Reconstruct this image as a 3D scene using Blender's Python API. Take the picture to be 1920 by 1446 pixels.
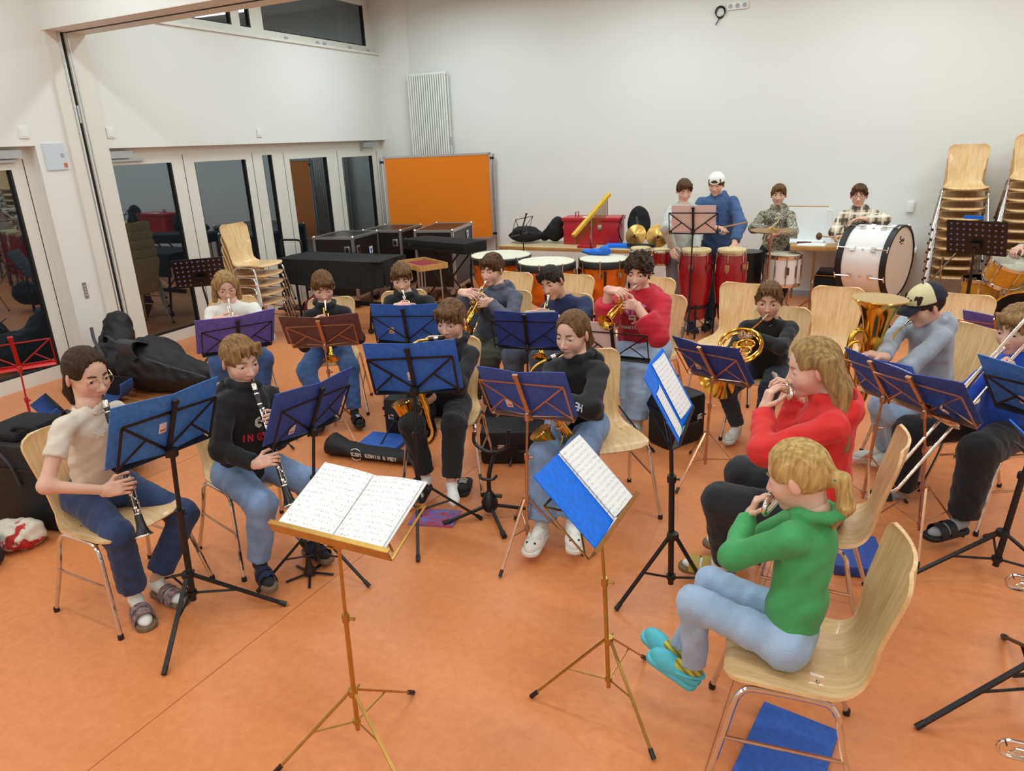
import bpy, math, random
import numpy as np
from mathutils import Matrix, Vector
from mathutils.bvhtree import BVHTree

# ------------------------------------------------------------------ camera, world, lights
for o in list(bpy.data.objects): bpy.data.objects.remove(o)
scene = bpy.context.scene
COL = scene.collection
cam_d = bpy.data.cameras.new('camera'); cam = bpy.data.objects.new('camera', cam_d); COL.objects.link(cam)
cam_d.sensor_width = 36.0; cam_d.sensor_fit = 'HORIZONTAL'; cam_d.lens = 36.0*1340/1920; cam_d.clip_start = .05
RX, RY, RZ = (0.886, 0.463, -0.037), (0.121, -0.305, -0.945), (-0.448, 0.832, -0.326)   # right, down, forward
_r = Vector(RX).normalized(); _f = Vector(RZ); _f = (_f-_r*_f.dot(_r)).normalized(); _d = _f.cross(_r)
cam.matrix_world = Matrix(((_r.x, -_d.x, -_f.x, 0), (_r.y, -_d.y, -_f.y, 0), (_r.z, -_d.z, -_f.z, 2.1), (0, 0, 0, 1)))
scene.camera = cam
world = bpy.data.worlds.new('world'); scene.world = world; world.use_nodes = True
world.node_tree.nodes['Background'].inputs[0].default_value = (0.004, 0.005, 0.008, 1)
world.node_tree.nodes['Background'].inputs[1].default_value = 1.0
scene.view_settings.view_transform = 'Standard'; scene.view_settings.look = 'None'
scene.view_settings.exposure = EXPO = 0.0; scene.view_settings.gamma = 1.0; scene.view_settings.use_curve_mapping = False
LAMP_POWER = 23.0
LAMPS = [(x, y) for y in (-3.0, -0.8, 1.4, 3.5, 5.7, 7.7, 8.6) for x in (-5.7, -2.9, -0.2, 2.5)]
# the fluorescent tubes hang above the frame; the photograph shows them mirrored in the upper windows
def lamp(x, y, z, i):
    nm = 'ceiling_tube_%d_offscreen' % (i+1); l = bpy.data.lights.new(nm, 'AREA'); l.shape = 'RECTANGLE'; l.size = 1.5; l.size_y = 0.16
    l.energy = LAMP_POWER; l.color = (0.80, 0.96, 1.0)
    o = bpy.data.objects.new(nm, l); COL.objects.link(o); o.location = (x, y, z)
    return o

# ------------------------------------------------------------------ helpers
def S(r, g, b):
    f = lambda c: ((c/255+0.055)/1.055)**2.4 if c > 10 else c/255/12.92
    return (f(r), f(g), f(b), 1)
MATS = {}
def mat(name, col, rough=.5, metal=0., var=0., vscale=8., bump=0., bscale=60., spec=.5, coat=0., stretch=None, col2=None, sheen=0., alpha=None, coords='Object'):
    if name in MATS: return MATS[name]
    m = bpy.data.materials.new(name); m.use_nodes = True; nt = m.node_tree; p = nt.nodes['Principled BSDF']
    p.inputs['Base Color'].default_value = col; p.inputs['Roughness'].default_value = rough; p.inputs['Metallic'].default_value = metal
    p.inputs['Specular IOR Level'].default_value = spec; p.inputs['Coat Weight'].default_value = coat; p.inputs['Sheen Weight'].default_value = sheen
    if var or bump:
        tc = nt.nodes.new('ShaderNodeTexCoord'); mp = nt.nodes.new('ShaderNodeMapping')
        nt.links.new(tc.outputs[coords], mp.inputs[0])
        if stretch: mp.inputs['Scale'].default_value = stretch
    if var or col2:
        n = nt.nodes.new('ShaderNodeTexNoise'); n.inputs['Scale'].default_value = vscale; n.inputs['Detail'].default_value = 5
        nt.links.new(mp.outputs[0], n.inputs[0])
        mx = nt.nodes.new('ShaderNodeMix'); mx.data_type = 'RGBA'
        c2 = col2 if col2 else tuple(max(0, c*(1-var)) for c in col[:3])+(1,)
        c1 = col if col2 else tuple(min(1, c*(1+var)) for c in col[:3])+(1,)
        mx.inputs[6].default_value = c1; mx.inputs[7].default_value = c2
        rp = nt.nodes.new('ShaderNodeValToRGB'); rp.color_ramp.elements[0].position = .35; rp.color_ramp.elements[1].position = .65
        nt.links.new(n.outputs[0], rp.inputs[0]); nt.links.new(rp.outputs[0], mx.inputs[0]); nt.links.new(mx.outputs[2], p.inputs['Base Color'])
    if bump:
        n2 = nt.nodes.new('ShaderNodeTexNoise'); n2.inputs['Scale'].default_value = bscale; n2.inputs['Detail'].default_value = 3
        nt.links.new(mp.outputs[0], n2.inputs[0])
        b = nt.nodes.new('ShaderNodeBump'); b.inputs['Strength'].default_value = bump; b.inputs['Distance'].default_value = .01
        nt.links.new(n2.outputs[0], b.inputs['Height']); nt.links.new(b.outputs[0], p.inputs['Normal'])
    MATS[name] = m; return m
V3 = lambda a: np.array(a, float)
def unit(v): v = V3(v); return v/np.linalg.norm(v)

class MB:
    """collects shapes for one mesh object"""
    def __init__(s): s.v = []; s.f = []; s.mi = []; s.cur = 0
    def add(s, vs, fs):
        b = len(s.v); s.v += [tuple(map(float, p)) for p in vs]; s.f += [tuple(b+i for i in f) for f in fs]; s.mi += [s.cur]*len(fs); return s
    def box(s, c, size, ax=None, taper=1.0):
        hx, hy, hz = [q/2 for q in size]; A = np.eye(3) if ax is None else np.array(ax, float)
        vs = []
        for z in (-hz, hz):
            t = taper if z > 0 else 1
            for x, y in ((-hx, -hy), (hx, -hy), (hx, hy), (-hx, hy)): vs.append(V3(c)+A[0]*x*t+A[1]*y*t+A[2]*z)
        return s.add(vs, [(3, 2, 1, 0), (4, 5, 6, 7), (0, 1, 5, 4), (1, 2, 6, 5), (2, 3, 7, 6), (3, 0, 4, 7)])
    def rbox(s, c, size, r=.01, ax=None):
        """box with chamfered vertical edges and top/bottom"""
        hx, hy, hz = [q/2 for q in size]; r = min(r, hx*.9, hy*.9, hz*.9); A = np.eye(3) if ax is None else np.array(ax, float)
        def ring(i, z): 
            x, y = hx-i, hy-i
            pts = []
            for sx, sy, o in ((1, 1, 0), (-1, 1, 1), (-1, -1, 2), (1, -1, 3)):
                for k in range(3):
                    a = math.pi/2*(o+k/2); pts.append((sx*(x-r)+r*math.cos(a), sy*(y-r)+r*math.sin(a), z))
            return pts
        rings = [ring(r*.7, -hz), ring(r*.2, -hz+r*.3), ring(0, -hz+r), ring(0, hz-r), ring(r*.2, hz-r*.3), ring(r*.7, hz)]
        vs = [V3(c)+A[0]*p[0]+A[1]*p[1]+A[2]*p[2] for R_ in rings for p in R_]; n = 12; fs = []
        for k in range(5):
            for i in range(n): fs.append((k*n+i, k*n+(i+1) % n, (k+1)*n+(i+1) % n, (k+1)*n+i))
        fs += [tuple(reversed(range(n))), tuple(range(5*n, 6*n))]
        return s.add(vs, fs)
    def tube(s, pts, r, n=8, closed=False, cap=True, sq=None):
        P = [V3(p) for p in pts]; m = len(P); rr = r if hasattr(r, '__len__') else [r]*m
        T = []
        for i in range(m):
            if closed: t = P[(i+1) % m]-P[i-1]
            else: t = P[min(i+1, m-1)]-P[max(i-1, 0)]
            T.append(t/(np.linalg.norm(t)+1e-12))
        u = np.cross(T[0], (0, 0, 1)); 
        if np.linalg.norm(u) < .1: u = np.cross(T[0], (0, 1, 0))
        u /= np.linalg.norm(u); vs = []
        for i in range(m):
            u = u-T[i]*(u@T[i]); u /= np.linalg.norm(u)+1e-12; w = np.cross(T[i], u)
            for k in range(n):
                a = 2*math.pi*k/n; vs.append(P[i]+(u*math.cos(a)*(sq or 1)+w*math.sin(a))*rr[i])
        fs = []
        for i in range(m if closed else m-1):
            j = (i+1) % m
            for k in range(n): fs.append((i*n+k, i*n+(k+1) % n, j*n+(k+1) % n, j*n+k))
        if cap and not closed: fs += [tuple(reversed(range(n))), tuple(range((m-1)*n, m*n))]
        return s.add(vs, fs)
    def lathe(s, prof, o=(0, 0, 0), ax=(0, 0, 1), n=20, sx=1., cap=True):
        """prof = [(radius, height)...] round the axis"""
        a = unit(ax); u = np.cross(a, (0, 0, 1)); u = np.array((1., 0, 0)) if np.linalg.norm(u) < .05 else unit(u); w = np.cross(a, u)
        vs = [V3(o)+a*h+(u*math.cos(2*math.pi*k/n)*sx+w*math.sin(2*math.pi*k/n))*max(r, 1e-5) for r, h in prof for k in range(n)]; fs = []
        for i in range(len(prof)-1):
            for k in range(n): fs.append((i*n+k, i*n+(k+1) % n, (i+1)*n+(k+1) % n, (i+1)*n+k))
        if cap:
            if prof[0][0] > 1e-4: fs.append(tuple(reversed(range(n))))
            if prof[-1][0] > 1e-4: fs.append(tuple(range((len(prof)-1)*n, len(prof)*n)))
        return s.add(vs, fs)
    def ball(s, c, r, n=10, sc=(1, 1, 1)):
        m = n//2+1; prof = [(math.sin(math.pi*i/m), -math.cos(math.pi*i/m)) for i in range(m+1)]
        vs = [V3(c)+V3((p[0]*math.cos(2*math.pi*k/n)*r*sc[0], p[0]*math.sin(2*math.pi*k/n)*r*sc[1], p[1]*r*sc[2])) for p in prof for k in range(n)]; fs = []
        for i in range(m):
            for k in range(n): fs.append((i*n+k, i*n+(k+1) % n, (i+1)*n+(k+1) % n, (i+1)*n+k))
        return s.add(vs, fs)
    def poly(s, pts, th, nrm):
        """flat polygon with thickness th along nrm"""
        nrm = unit(nrm)*th; n = len(pts); a = [V3(p) for p in pts]; b = [p+nrm for p in a]
        return s.add(a+b, [tuple(reversed(range(n))), tuple(range(n, 2*n))]+[(i, (i+1) % n, n+(i+1) % n, n+i) for i in range(n)])
    def grid(s, fn, nu, nv, th=0.):
        """surface fn(u,v) (0..1) with thickness th along its normal"""
        P = np.array([[fn(i/nu, j/nv) for j in range(nv+1)] for i in range(nu+1)], float)
        du = np.gradient(P, axis=0); dv = np.gradient(P, axis=1); N = np.cross(du, dv); N /= np.linalg.norm(N, axis=2, keepdims=True)+1e-12
        def idx(i, j, o): return o+i*(nv+1)+j
        A = P.reshape(-1, 3)
        fs = [(idx(i, j, 0), idx(i+1, j, 0), idx(i+1, j+1, 0), idx(i, j+1, 0)) for i in range(nu) for j in range(nv)]
        if not th: return s.add(A, fs)
        B = (P-N*th).reshape(-1, 3); o = len(A)
        fs += [(idx(i, j+1, o), idx(i+1, j+1, o), idx(i+1, j, o), idx(i, j, o)) for i in range(nu) for j in range(nv)]
        for i in range(nu):
            fs += [(idx(i, 0, o), idx(i+1, 0, o), idx(i+1, 0, 0), idx(i, 0, 0)), (idx(i, nv, 0), idx(i+1, nv, 0), idx(i+1, nv, o), idx(i, nv, o))]
        for j in range(nv):
            fs += [(idx(0, j, 0), idx(0, j+1, 0), idx(0, j+1, o), idx(0, j, o)), (idx(nu, j, o), idx(nu, j+1, o), idx(nu, j+1, 0), idx(nu, j, 0))]
        return s.add(np.concatenate([A, B]), fs)
    def mesh(s, name, mats, smooth=True, angle=40):
        me = bpy.data.meshes.new(name); me.from_pydata(s.v, [], s.f)
        for m in (mats if isinstance(mats, (list, tuple)) else [mats]): me.materials.append(m)
        if any(s.mi): me.polygons.foreach_set('material_index', s.mi)
        me.validate()
        if smooth: me.polygons.foreach_set('use_smooth', [True]*len(me.polygons)); me.set_sharp_from_angle(angle=math.radians(angle))
        return me
    def build(s, name, mats, parent=None, smooth=True, angle=40):
        return obj(name, s.mesh(name, mats, smooth, angle), parent)
def obj(name, me, parent=None):
    o = bpy.data.objects.new(name, me); COL.objects.link(o)
    if parent: o.parent = parent
    return o
def tag(o, label=None, cat=None, group=None, kind=None):
    if label: o['label'] = label
    if cat: o['category'] = cat
    if group: o['group'] = group
    if kind: o['kind'] = kind
    return o
def thing(name, label, cat, M=None, group=None):
    o = bpy.data.objects.new(name, None); COL.objects.link(o); o.empty_display_size = .1
    if M is not None: o.matrix_world = M
    return tag(o, label, cat, group)
def place(loc, rz=0., s=1.): return Matrix.Translation(loc) @ Matrix.Rotation(math.radians(rz), 4, 'Z') @ Matrix.Scale(s, 4)
def frameM(o, x, z):
    """matrix with origin o, local X along x and Z close to z"""
    x = unit(x); z = V3(z); z = unit(z-x*(z@x)); y = np.cross(z, x)
    return Matrix(((x[0], y[0], z[0], o[0]), (x[1], y[1], z[1], o[1]), (x[2], y[2], z[2], o[2]), (0, 0, 0, 1)))
def tf(M, p): return np.array(M @ Vector(p))
def tfd(M, p): return np.array(M.to_3x3() @ Vector(p))
def copy_tree(o, parent=None):
    c = o.copy(); COL.objects.link(c); c.parent = parent
    for k, v in o.items(): c[k] = v
    for ch in list(o.children): copy_tree(ch, c)
    return c
def arc(c, r, a0, a1, n=8, u=(1, 0, 0), v=(0, 0, 1)):
    return [V3(c)+V3(u)*r*math.cos(math.radians(a0+(a1-a0)*i/n))+V3(v)*r*math.sin(math.radians(a0+(a1-a0)*i/n)) for i in range(n+1)]
def spline(pts, n=6):
    P = [V3(p) for p in pts]; P = [2*P[0]-P[1]]+P+[2*P[-1]-P[-2]]; out = []
    for i in range(1, len(P)-2):
        for k in range(n):
            t = k/n; out.append(.5*((2*P[i])+(P[i+1]-P[i-1])*t+(2*P[i-1]-5*P[i]+4*P[i+1]-P[i+2])*t*t+(-P[i-1]+3*P[i]-3*P[i+1]+P[i+2])*t**3))
    out.append(P[-2]); return out

# ------------------------------------------------------------------ materials
m_wall = mat('white_plaster', S(232, 231, 226), .85, bump=.05, bscale=180)
m_ceil = mat('ceiling_white', S(235, 234, 230), .9, var=.02)
m_frame = mat('cream_paint', S(228, 224, 214), .45, var=.015, vscale=3)
m_glass = mat('night_glass', (.010, .013, .017, 1), .02, spec=.5, var=.01); m_glass.node_tree.nodes['Principled BSDF'].inputs['IOR'].default_value = 3.3; m_glass.node_tree.nodes['Principled BSDF'].inputs['Specular Tint'].default_value = (.78, .92, 1, 1)
m_blackgap = mat('black_gasket', (.008, .008, .008, 1), .6, var=.1)
m_alu = mat('brushed_aluminium', S(190, 192, 194), .35, .9, var=.06, vscale=40)
m_steel = mat('chrome', S(215, 214, 210), .13, 1., var=.03, vscale=20)
m_greyplastic = mat('grey_plastic', S(176, 180, 184), .5, var=.03)
m_whiteplastic = mat('white_plastic', S(236, 236, 230), .4, var=.02)
m_black = mat('black_metal', S(17, 16, 18), .45, var=.15)
m_blackfab = mat('black_fabric', S(17, 17, 19), .9, var=.25, vscale=14, bump=.4, bscale=220)
m_blackpl = mat('black_plastic', S(20, 20, 22), .35, var=.1)
m_copper = mat('copper_nickel_wire', S(196, 150, 118), .28, .85, var=.08, vscale=30)
m_brassst = mat('brass_plated_steel', S(186, 146, 78), .28, .9, var=.08, vscale=30)
m_brass = mat('lacquered_brass', S(226, 178, 74), .14, 1., var=.06, vscale=18)
m_silver = mat('silver_plate', S(226, 222, 212), .14, 1., var=.04, vscale=18)
m_ebony = mat('black_ebonite', S(22, 20, 20), .3, var=.2, vscale=40)
m_wood = None
def wood(name, c1, c2, rough=.4, sc=(1.2, 9, 1.2), coat=.15):
    m = mat(name, S(*c1), rough, coat=coat); nt = m.node_tree; p = nt.nodes['Principled BSDF']
    tc = nt.nodes.new('ShaderNodeTexCoord'); mp = nt.nodes.new('ShaderNodeMapping'); mp.inputs['Scale'].default_value = sc
    n = nt.nodes.new('ShaderNodeTexNoise'); n.inputs['Scale'].default_value = 5; n.inputs['Detail'].default_value = 4; n.inputs['Distortion'].default_value = .6
    w = nt.nodes.new('ShaderNodeTexNoise'); w.inputs['Scale'].default_value = 26; w.inputs['Detail'].default_value = 3
    ad = nt.nodes.new('ShaderNodeMath'); ad.operation = 'ADD'; ml = nt.nodes.new('ShaderNodeMath'); ml.operation = 'MULTIPLY'; ml.inputs[1].default_value = .45
    rp = nt.nodes.new('ShaderNodeValToRGB'); rp.color_ramp.elements[0].position = .5; rp.color_ramp.elements[1].position = .9
    rp.color_ramp.elements[0].color = S(*c1); rp.color_ramp.elements[1].color = S(*c2)
    nt.links.new(tc.outputs['Object'], mp.inputs[0]); nt.links.new(mp.outputs[0], n.inputs[0]); nt.links.new(mp.outputs[0], w.inputs[0])
    nt.links.new(w.outputs[0], ml.inputs[0]); nt.links.new(n.outputs[0], ad.inputs[0]); nt.links.new(ml.outputs[0], ad.inputs[1])
    nt.links.new(ad.outputs[0], rp.inputs[0]); nt.links.new(rp.outputs[0], p.inputs['Base Color'])
    return m
m_beech = wood('beech_plywood', (238, 202, 150), (216, 174, 118))
m_birch = wood('birch_plywood_table', (214, 196, 150), (196, 172, 124))
m_lightwood = wood('light_wood', (206, 160, 92), (184, 134, 70))
# floor: orange marbled linoleum
m_floor = mat('orange_linoleum', S(218, 132, 76), .36, spec=.4); nt = m_floor.node_tree; pb = nt.nodes['Principled BSDF']
tc = nt.nodes.new('ShaderNodeTexCoord'); n1 = nt.nodes.new('ShaderNodeTexNoise'); n1.inputs['Scale'].default_value = 22; n1.inputs['Detail'].default_value = 8; n1.inputs['Roughness'].default_value = .7
rp = nt.nodes.new('ShaderNodeValToRGB'); rp.color_ramp.elements[0].position = .3; rp.color_ramp.elements[1].position = .72
rp.color_ramp.elements[0].color = S(214, 128, 74); rp.color_ramp.elements[1].color = S(229, 147, 90)
nt.links.new(tc.outputs['Object'], n1.inputs[0]); nt.links.new(n1.outputs[0], rp.inputs[0]); nt.links.new(rp.outputs[0], pb.inputs['Base Color'])
m_seam = mat('linoleum_weld', S(168, 98, 52), .5, var=.05)
m_seamlight = mat('pale_floor_joint', S(226, 160, 116), .5, var=.05)
m_orangeboard = mat('orange_pinboard_felt', S(226, 122, 8), .85, bump=.15, bscale=400)

# ------------------------------------------------------------------ room
def XW(y, off=0.): return -7.12-.0555*(y-4.0)+off
def struct(name, mb, m, parent=None, **k):
    o = mb.build(name, m, parent, **k)
    if parent is None: o['kind'] = 'structure'
    return o
XR, YB, YF, ZC = 4.6, 9.97, -4.2, 4.15
fl = struct('floor', MB().box((-1.4, 2.9, -.05), (12.6, 14.6, .1)), m_floor)
for (a, b, m) in (((-2.375, YF), (-2.30, YB), m_seam), ((-.37, YF), (-.345, YB), m_seam), ((-7.1, 3.93), (XR, 4.1), m_seamlight), ((-4.35, YF), (-4.3, YB), m_seam)):
    p = V3(b+(0,))-V3(a+(0,)); u = unit(p); w = np.cross((0, 0, 1), u)
    MB().box((V3(a+(0,))+V3(b+(0,)))/2+V3((0, 0, .0003)), (np.linalg.norm(p), .004, .001), (u, w, (0, 0, 1))).build('floor_seam', m, fl)
struct('ceiling', MB().box((-1.4, 2.9, ZC+.05), (12.6, 14.6, .1)), m_ceil)
struct('wall_back', MB().box((-1.2, YB+.1, 2.05), (12.6, .2, 4.2)), m_wall)
struct('wall_right', MB().box((XR+.1, 2.9, 2.05), (.2, 14.6, 4.2)), m_wall)
struct('wall_front', MB().box((-1.4, YF-.1, 2.05), (12.6, .2, 4.2)), m_wall)
def wl(y0, y1, z0, z1, o0, o1):
    """a block of the (slightly skewed) left wall"""
    m = MB(); pts = [(XW(y0, o0), y0), (XW(y0, o1), y0), (XW(y1, o1), y1), (XW(y1, o0), y1)]
    m.add([(x, y, z0) for x, y in pts]+[(x, y, z1) for x, y in pts], [(3, 2, 1, 0), (4, 5, 6, 7), (0, 1, 5, 4), (1, 2, 6, 5), (2, 3, 7, 6), (3, 0, 4, 7)]); return m
def join(*ms):
    r = MB()
    for m in ms: r.add(m.v, m.f)
    return r
# wall with openings: door 1 opening y..4.11, double doors 4.83..9.84 under the lintel, windows above 3.41
struct('wall_left', join(wl(YF, 4.13, 2.2, ZC, -.45, 0), wl(4.13, 4.45, 0, ZC, -.45, 0), wl(4.45, 4.86, 0, ZC, -.45, -.02), wl(4.86, 9.85, 2.16, 3.40, -.45, 0), wl(4.86, 5.75, 3.40, ZC, -.45, 0),
       wl(YF, 1.3, 0, 2.2, -.45, 0), wl(9.85, YB, 0, ZC, -.45, 0)), m_wall)
pl = MB(); pts = [(-7.5, 9.84), (-7.2, 9.84), (-6.95, 9.975), (-7.5, 9.975)]
pl.add([(x, y, 0) for x, y in pts]+[(x, y, ZC) for x, y in pts], [(3, 2, 1, 0), (4, 5, 6, 7), (0, 1, 5, 4), (1, 2, 6, 5), (2, 3, 7, 6), (3, 0, 4, 7)])
struct('wall_pilaster', pl, m_wall)
# partition beam across the room with its track, and the jamb on the left wall
bm_ = struct('trim_1', join(MB().box((-1.3, 4.655, 3.68), (11.9, .43, .96))), m_wall)
MB().box((-1.3, 4.655, 3.198), (11.8, .02, .008)).build('partition_track', m_blackgap, bm_)
jm = struct('trim_2', join(wl(4.45, 4.60, 0, 3.2, -.02, .03), wl(4.645, 4.86, 0, 3.2, -.02, .03)), m_frame)
wl(4.60, 4.645, 0, 3.2, -.02, .004).build('slot', m_blackgap, jm)
for y in (4.575, 4.668): wl(y-.006, y+.006, 0, 3.2, .03, .036).build('edge_profile', m_alu, jm)
wl(4.615, 4.64, 2.4, 2.56, .004, .02).build('latch_plate', m_alu, jm)

def glazed(name, y0, y1, z0, z1, gy0, gy1, gz0, gz1, rec=-.12, closer=None, hinge=None):
    """frame block with a dark night pane set in it"""
    f = join(wl(y0, gy0, z0, z1, rec-.07, rec), wl(gy1, y1, z0, z1, rec-.07, rec), wl(gy0, gy1, z0, gz0, rec-.07, rec), wl(gy0, gy1, gz1, z1, rec-.07, rec))
    o = struct(name, f, m_frame)
    wl(gy0-.01, gy1+.01, gz0-.01, gz1+.01, rec-.05, rec-.03).build('pane', m_glass, o, smooth=False)
    g = join(wl(gy0, gy0+.012, gz0, gz1, rec-.03, rec-.004), wl(gy1-.02, gy1, gz0, gz1, rec-.03, rec-.004), wl(gy0, gy1, gz0, gz0+.014, rec-.03, rec-.004)); g.build('gasket', m_blackgap, o)
    if closer:
        c = wl(closer[0], closer[1], z1-.10, z1-.03, rec, rec+.07).build('door_closer', m_alu, o)
        wl(closer[0]+.05, closer[1]+closer[2], z1-.135, z1-.115, rec+.01, rec+.04).build('closer_arm', m_alu, c)
    return o
def leafline(o, y, z0, z1, rec=-.12): wl(y-.004, y+.004, z0, z1, rec, rec+.001).build('leaf_joint', m_blackgap, o)
d1 = glazed('door_1', 1.3, 4.13, 0, 2.2, 2.6, 3.93, .13, 2.0, closer=(3.55, 4.02, -.05)); leafline(d1, 4.05, 0, 2.09); leafline(d1, 2.45, 0, 2.09)
d2 = glazed('door_2', 4.86, 5.885, 0, 2.16, 4.93, 5.71, .12, 1.99, closer=(4.88, 5.18, .16)); leafline(d2, 5.875, 0, 2.07)
d3 = glazed('door_3', 5.885, 7.05, 0, 2.16, 6.03, 6.85, .12, 1.98); leafline(d3, 6.97, 0, 2.06)
glazed('window_4', 7.05, 7.45, 0, 2.16, 7.15, 7.33, .12, 2.02)
d4 = glazed('door_4', 7.45, 8.70, 0, 2.16, 7.66, 8.46, .12, 1.95); leafline(d4, 7.55, 0, 2.04)
d5 = glazed('door_5', 8.70, 9.85, 0, 2.16, 8.81, 9.60, .12, 1.93, closer=(9.30, 9.62, -.33)); leafline(d5, 8.705, 0, 2.03); leafline(d5, 9.72, 0, 2.03)
glazed('window_1', 7.36, 9.85, 3.43, ZC, 7.50, 9.72, 3.53, 4.09)
glazed('window_2', 7.02, 7.36, 3.43, ZC, 7.10, 7.28, 3.53, 4.09)
glazed('window_3', 5.75, 7.02, 3.43, ZC, 5.85, 6.96, 3.53, 4.09)
struct('trim_3', wl(5.72, 9.86, 3.40, 3.43, -.2, .03), m_frame)
for y in (7.9, 8.55, 8.7, 9.3, 9.75): wl(y-.03, y+.03, 3.465, 3.49, -.12, -.105).build('window_fitting', m_greyplastic, bpy.data.objects['window_1'])
bb = struct('baseboard_back', MB().box((-1.2, YB-.008, .04), (11.5, .016, .08)), m_greyplastic)

def plate(name, label, y, z, w, h, rocker=True):
    o = wl(y-w/2, y+w/2, z-h/2, z+h/2, 0, .012).build(name, m_whiteplastic); tag(o, label, 'switch')
    wl(y-w*.34, y+w*.34, z-h*.34, z+h*.34, .012, .017).build('rocker', m_whiteplastic, o); return o
plate('wall_switch', 'white square wall switch above the doors, right of mid lintel', 7.03, 2.29, .085, .1)
plate('wall_switch', 'white square wall switch tucked against the partition jamb', 4.93, 2.31, .085, .1)
plate('wall_switch', 'white square wall switch above the single glazed door', 4.05, 2.32, .085, .1)
pn = tag(wl(4.19, 4.40, 1.98, 2.22, 0, .012).build('distribution_panel', mat('pale_grey_panel', S(206, 214, 222), .4, var=.02)), 'small pale grey wall panel with key lock beside the jamb', 'panel')
wl(4.35, 4.375, 2.10, 2.13, .012, .02).build('key_lock', m_alu, pn); wl(4.36, 4.395, 2.0, 2.04, .012, .0135).build('orange_sticker', mat('orange_sticker', S(196, 110, 60), .5, var=.1), pn)
pp = tag(wl(4.265, 4.305, .74, .90, 0, .006).build('lock_plate', m_alu), 'narrow metal lock plate low on the white jamb', 'plate')
for k in range(4): wl(4.275, 4.295, .765+.03*k, .78+.03*k, .006, .009).build('slot_cover', m_greyplastic, pp)
# socket strip, cable coil and socket on the back wall
t = tag(MB().rbox((-2.03, YB-.012, 3.535), (.26, .024, .085), .006).build('socket_strip', m_whiteplastic), 'white triple socket strip high on the back wall', 'socket')
for k in range(3): MB().lathe([(.026, 0), (.026, .006), (.02, .006), (.02, .001)], (-2.115+.085*k, YB-.024, 3.535), (0, -1, 0), 16).build('socket_hole', m_greyplastic, t)
cb = MB()
for k in range(3): cb.tube([( -2.235+.05*math.cos(a)*(1+.12*k), YB-.015-.006*k, 3.475+.062*math.sin(a)+.008*k) for a in np.linspace(0, 2*math.pi, 18)], .0045, 6)
cb.tube(spline([(-2.24, YB-.02, 3.42), (-2.27, YB-.025, 3.37), (-2.285, YB-.03, 3.345)]), .006, 6)
tag(cb.build('cable_coil', m_blackpl), 'small coil of black cable hanging by the socket strip', 'cable')
t = tag(MB().rbox((.13, YB-.02, 1.16), (.085, .04, .13), .008).build('wall_socket', m_whiteplastic), 'white wall socket behind the big bass drum', 'socket')
# column radiator
rd = thing('radiator', 'tall white tubular column radiator on the back wall', 'radiator', place((-6.57, YB-.1, 0)))
for k in range(17):
    x = -.33+k*.0415
    for dy in (-.045, .03): MB().tube([(x, dy, .7), (x, dy, 3.07)], .0135, 8).build('tube', m_whiteplastic, rd)
for z in (.72, 3.07):
    MB().tube([(-.345, -.008, z), (.35, -.008, z)], .026, 10).build('header', m_whiteplastic, rd)
MB().box((.36, -.008, 2.1), (.012, .02, .12)).build('valve_plate', m_greyplastic, rd)
for z in (1.0, 2.9): MB().box((0, .07, z), (.5, .05, .04)).build('bracket', m_whiteplastic, rd)
# ceiling light fixtures
for i, (x, y) in enumerate(LAMPS):
    tl = thing('ceiling_light', 'long white fluorescent ceiling light hung from the ceiling', 'lamp', place((x, y, 4.0)), 'fluorescent ceiling lights')
    MB().rbox((0, 0, .035), (1.56, .2, .06), .01).build('housing', m_whiteplastic, tl)
    for s in (-.5, .5): MB().tube([(s, 0, .06), (s, 0, .15)], .006, 6).build('suspension_rod', m_alu, tl)
    lamp(x, y, 3.998, i)

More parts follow.
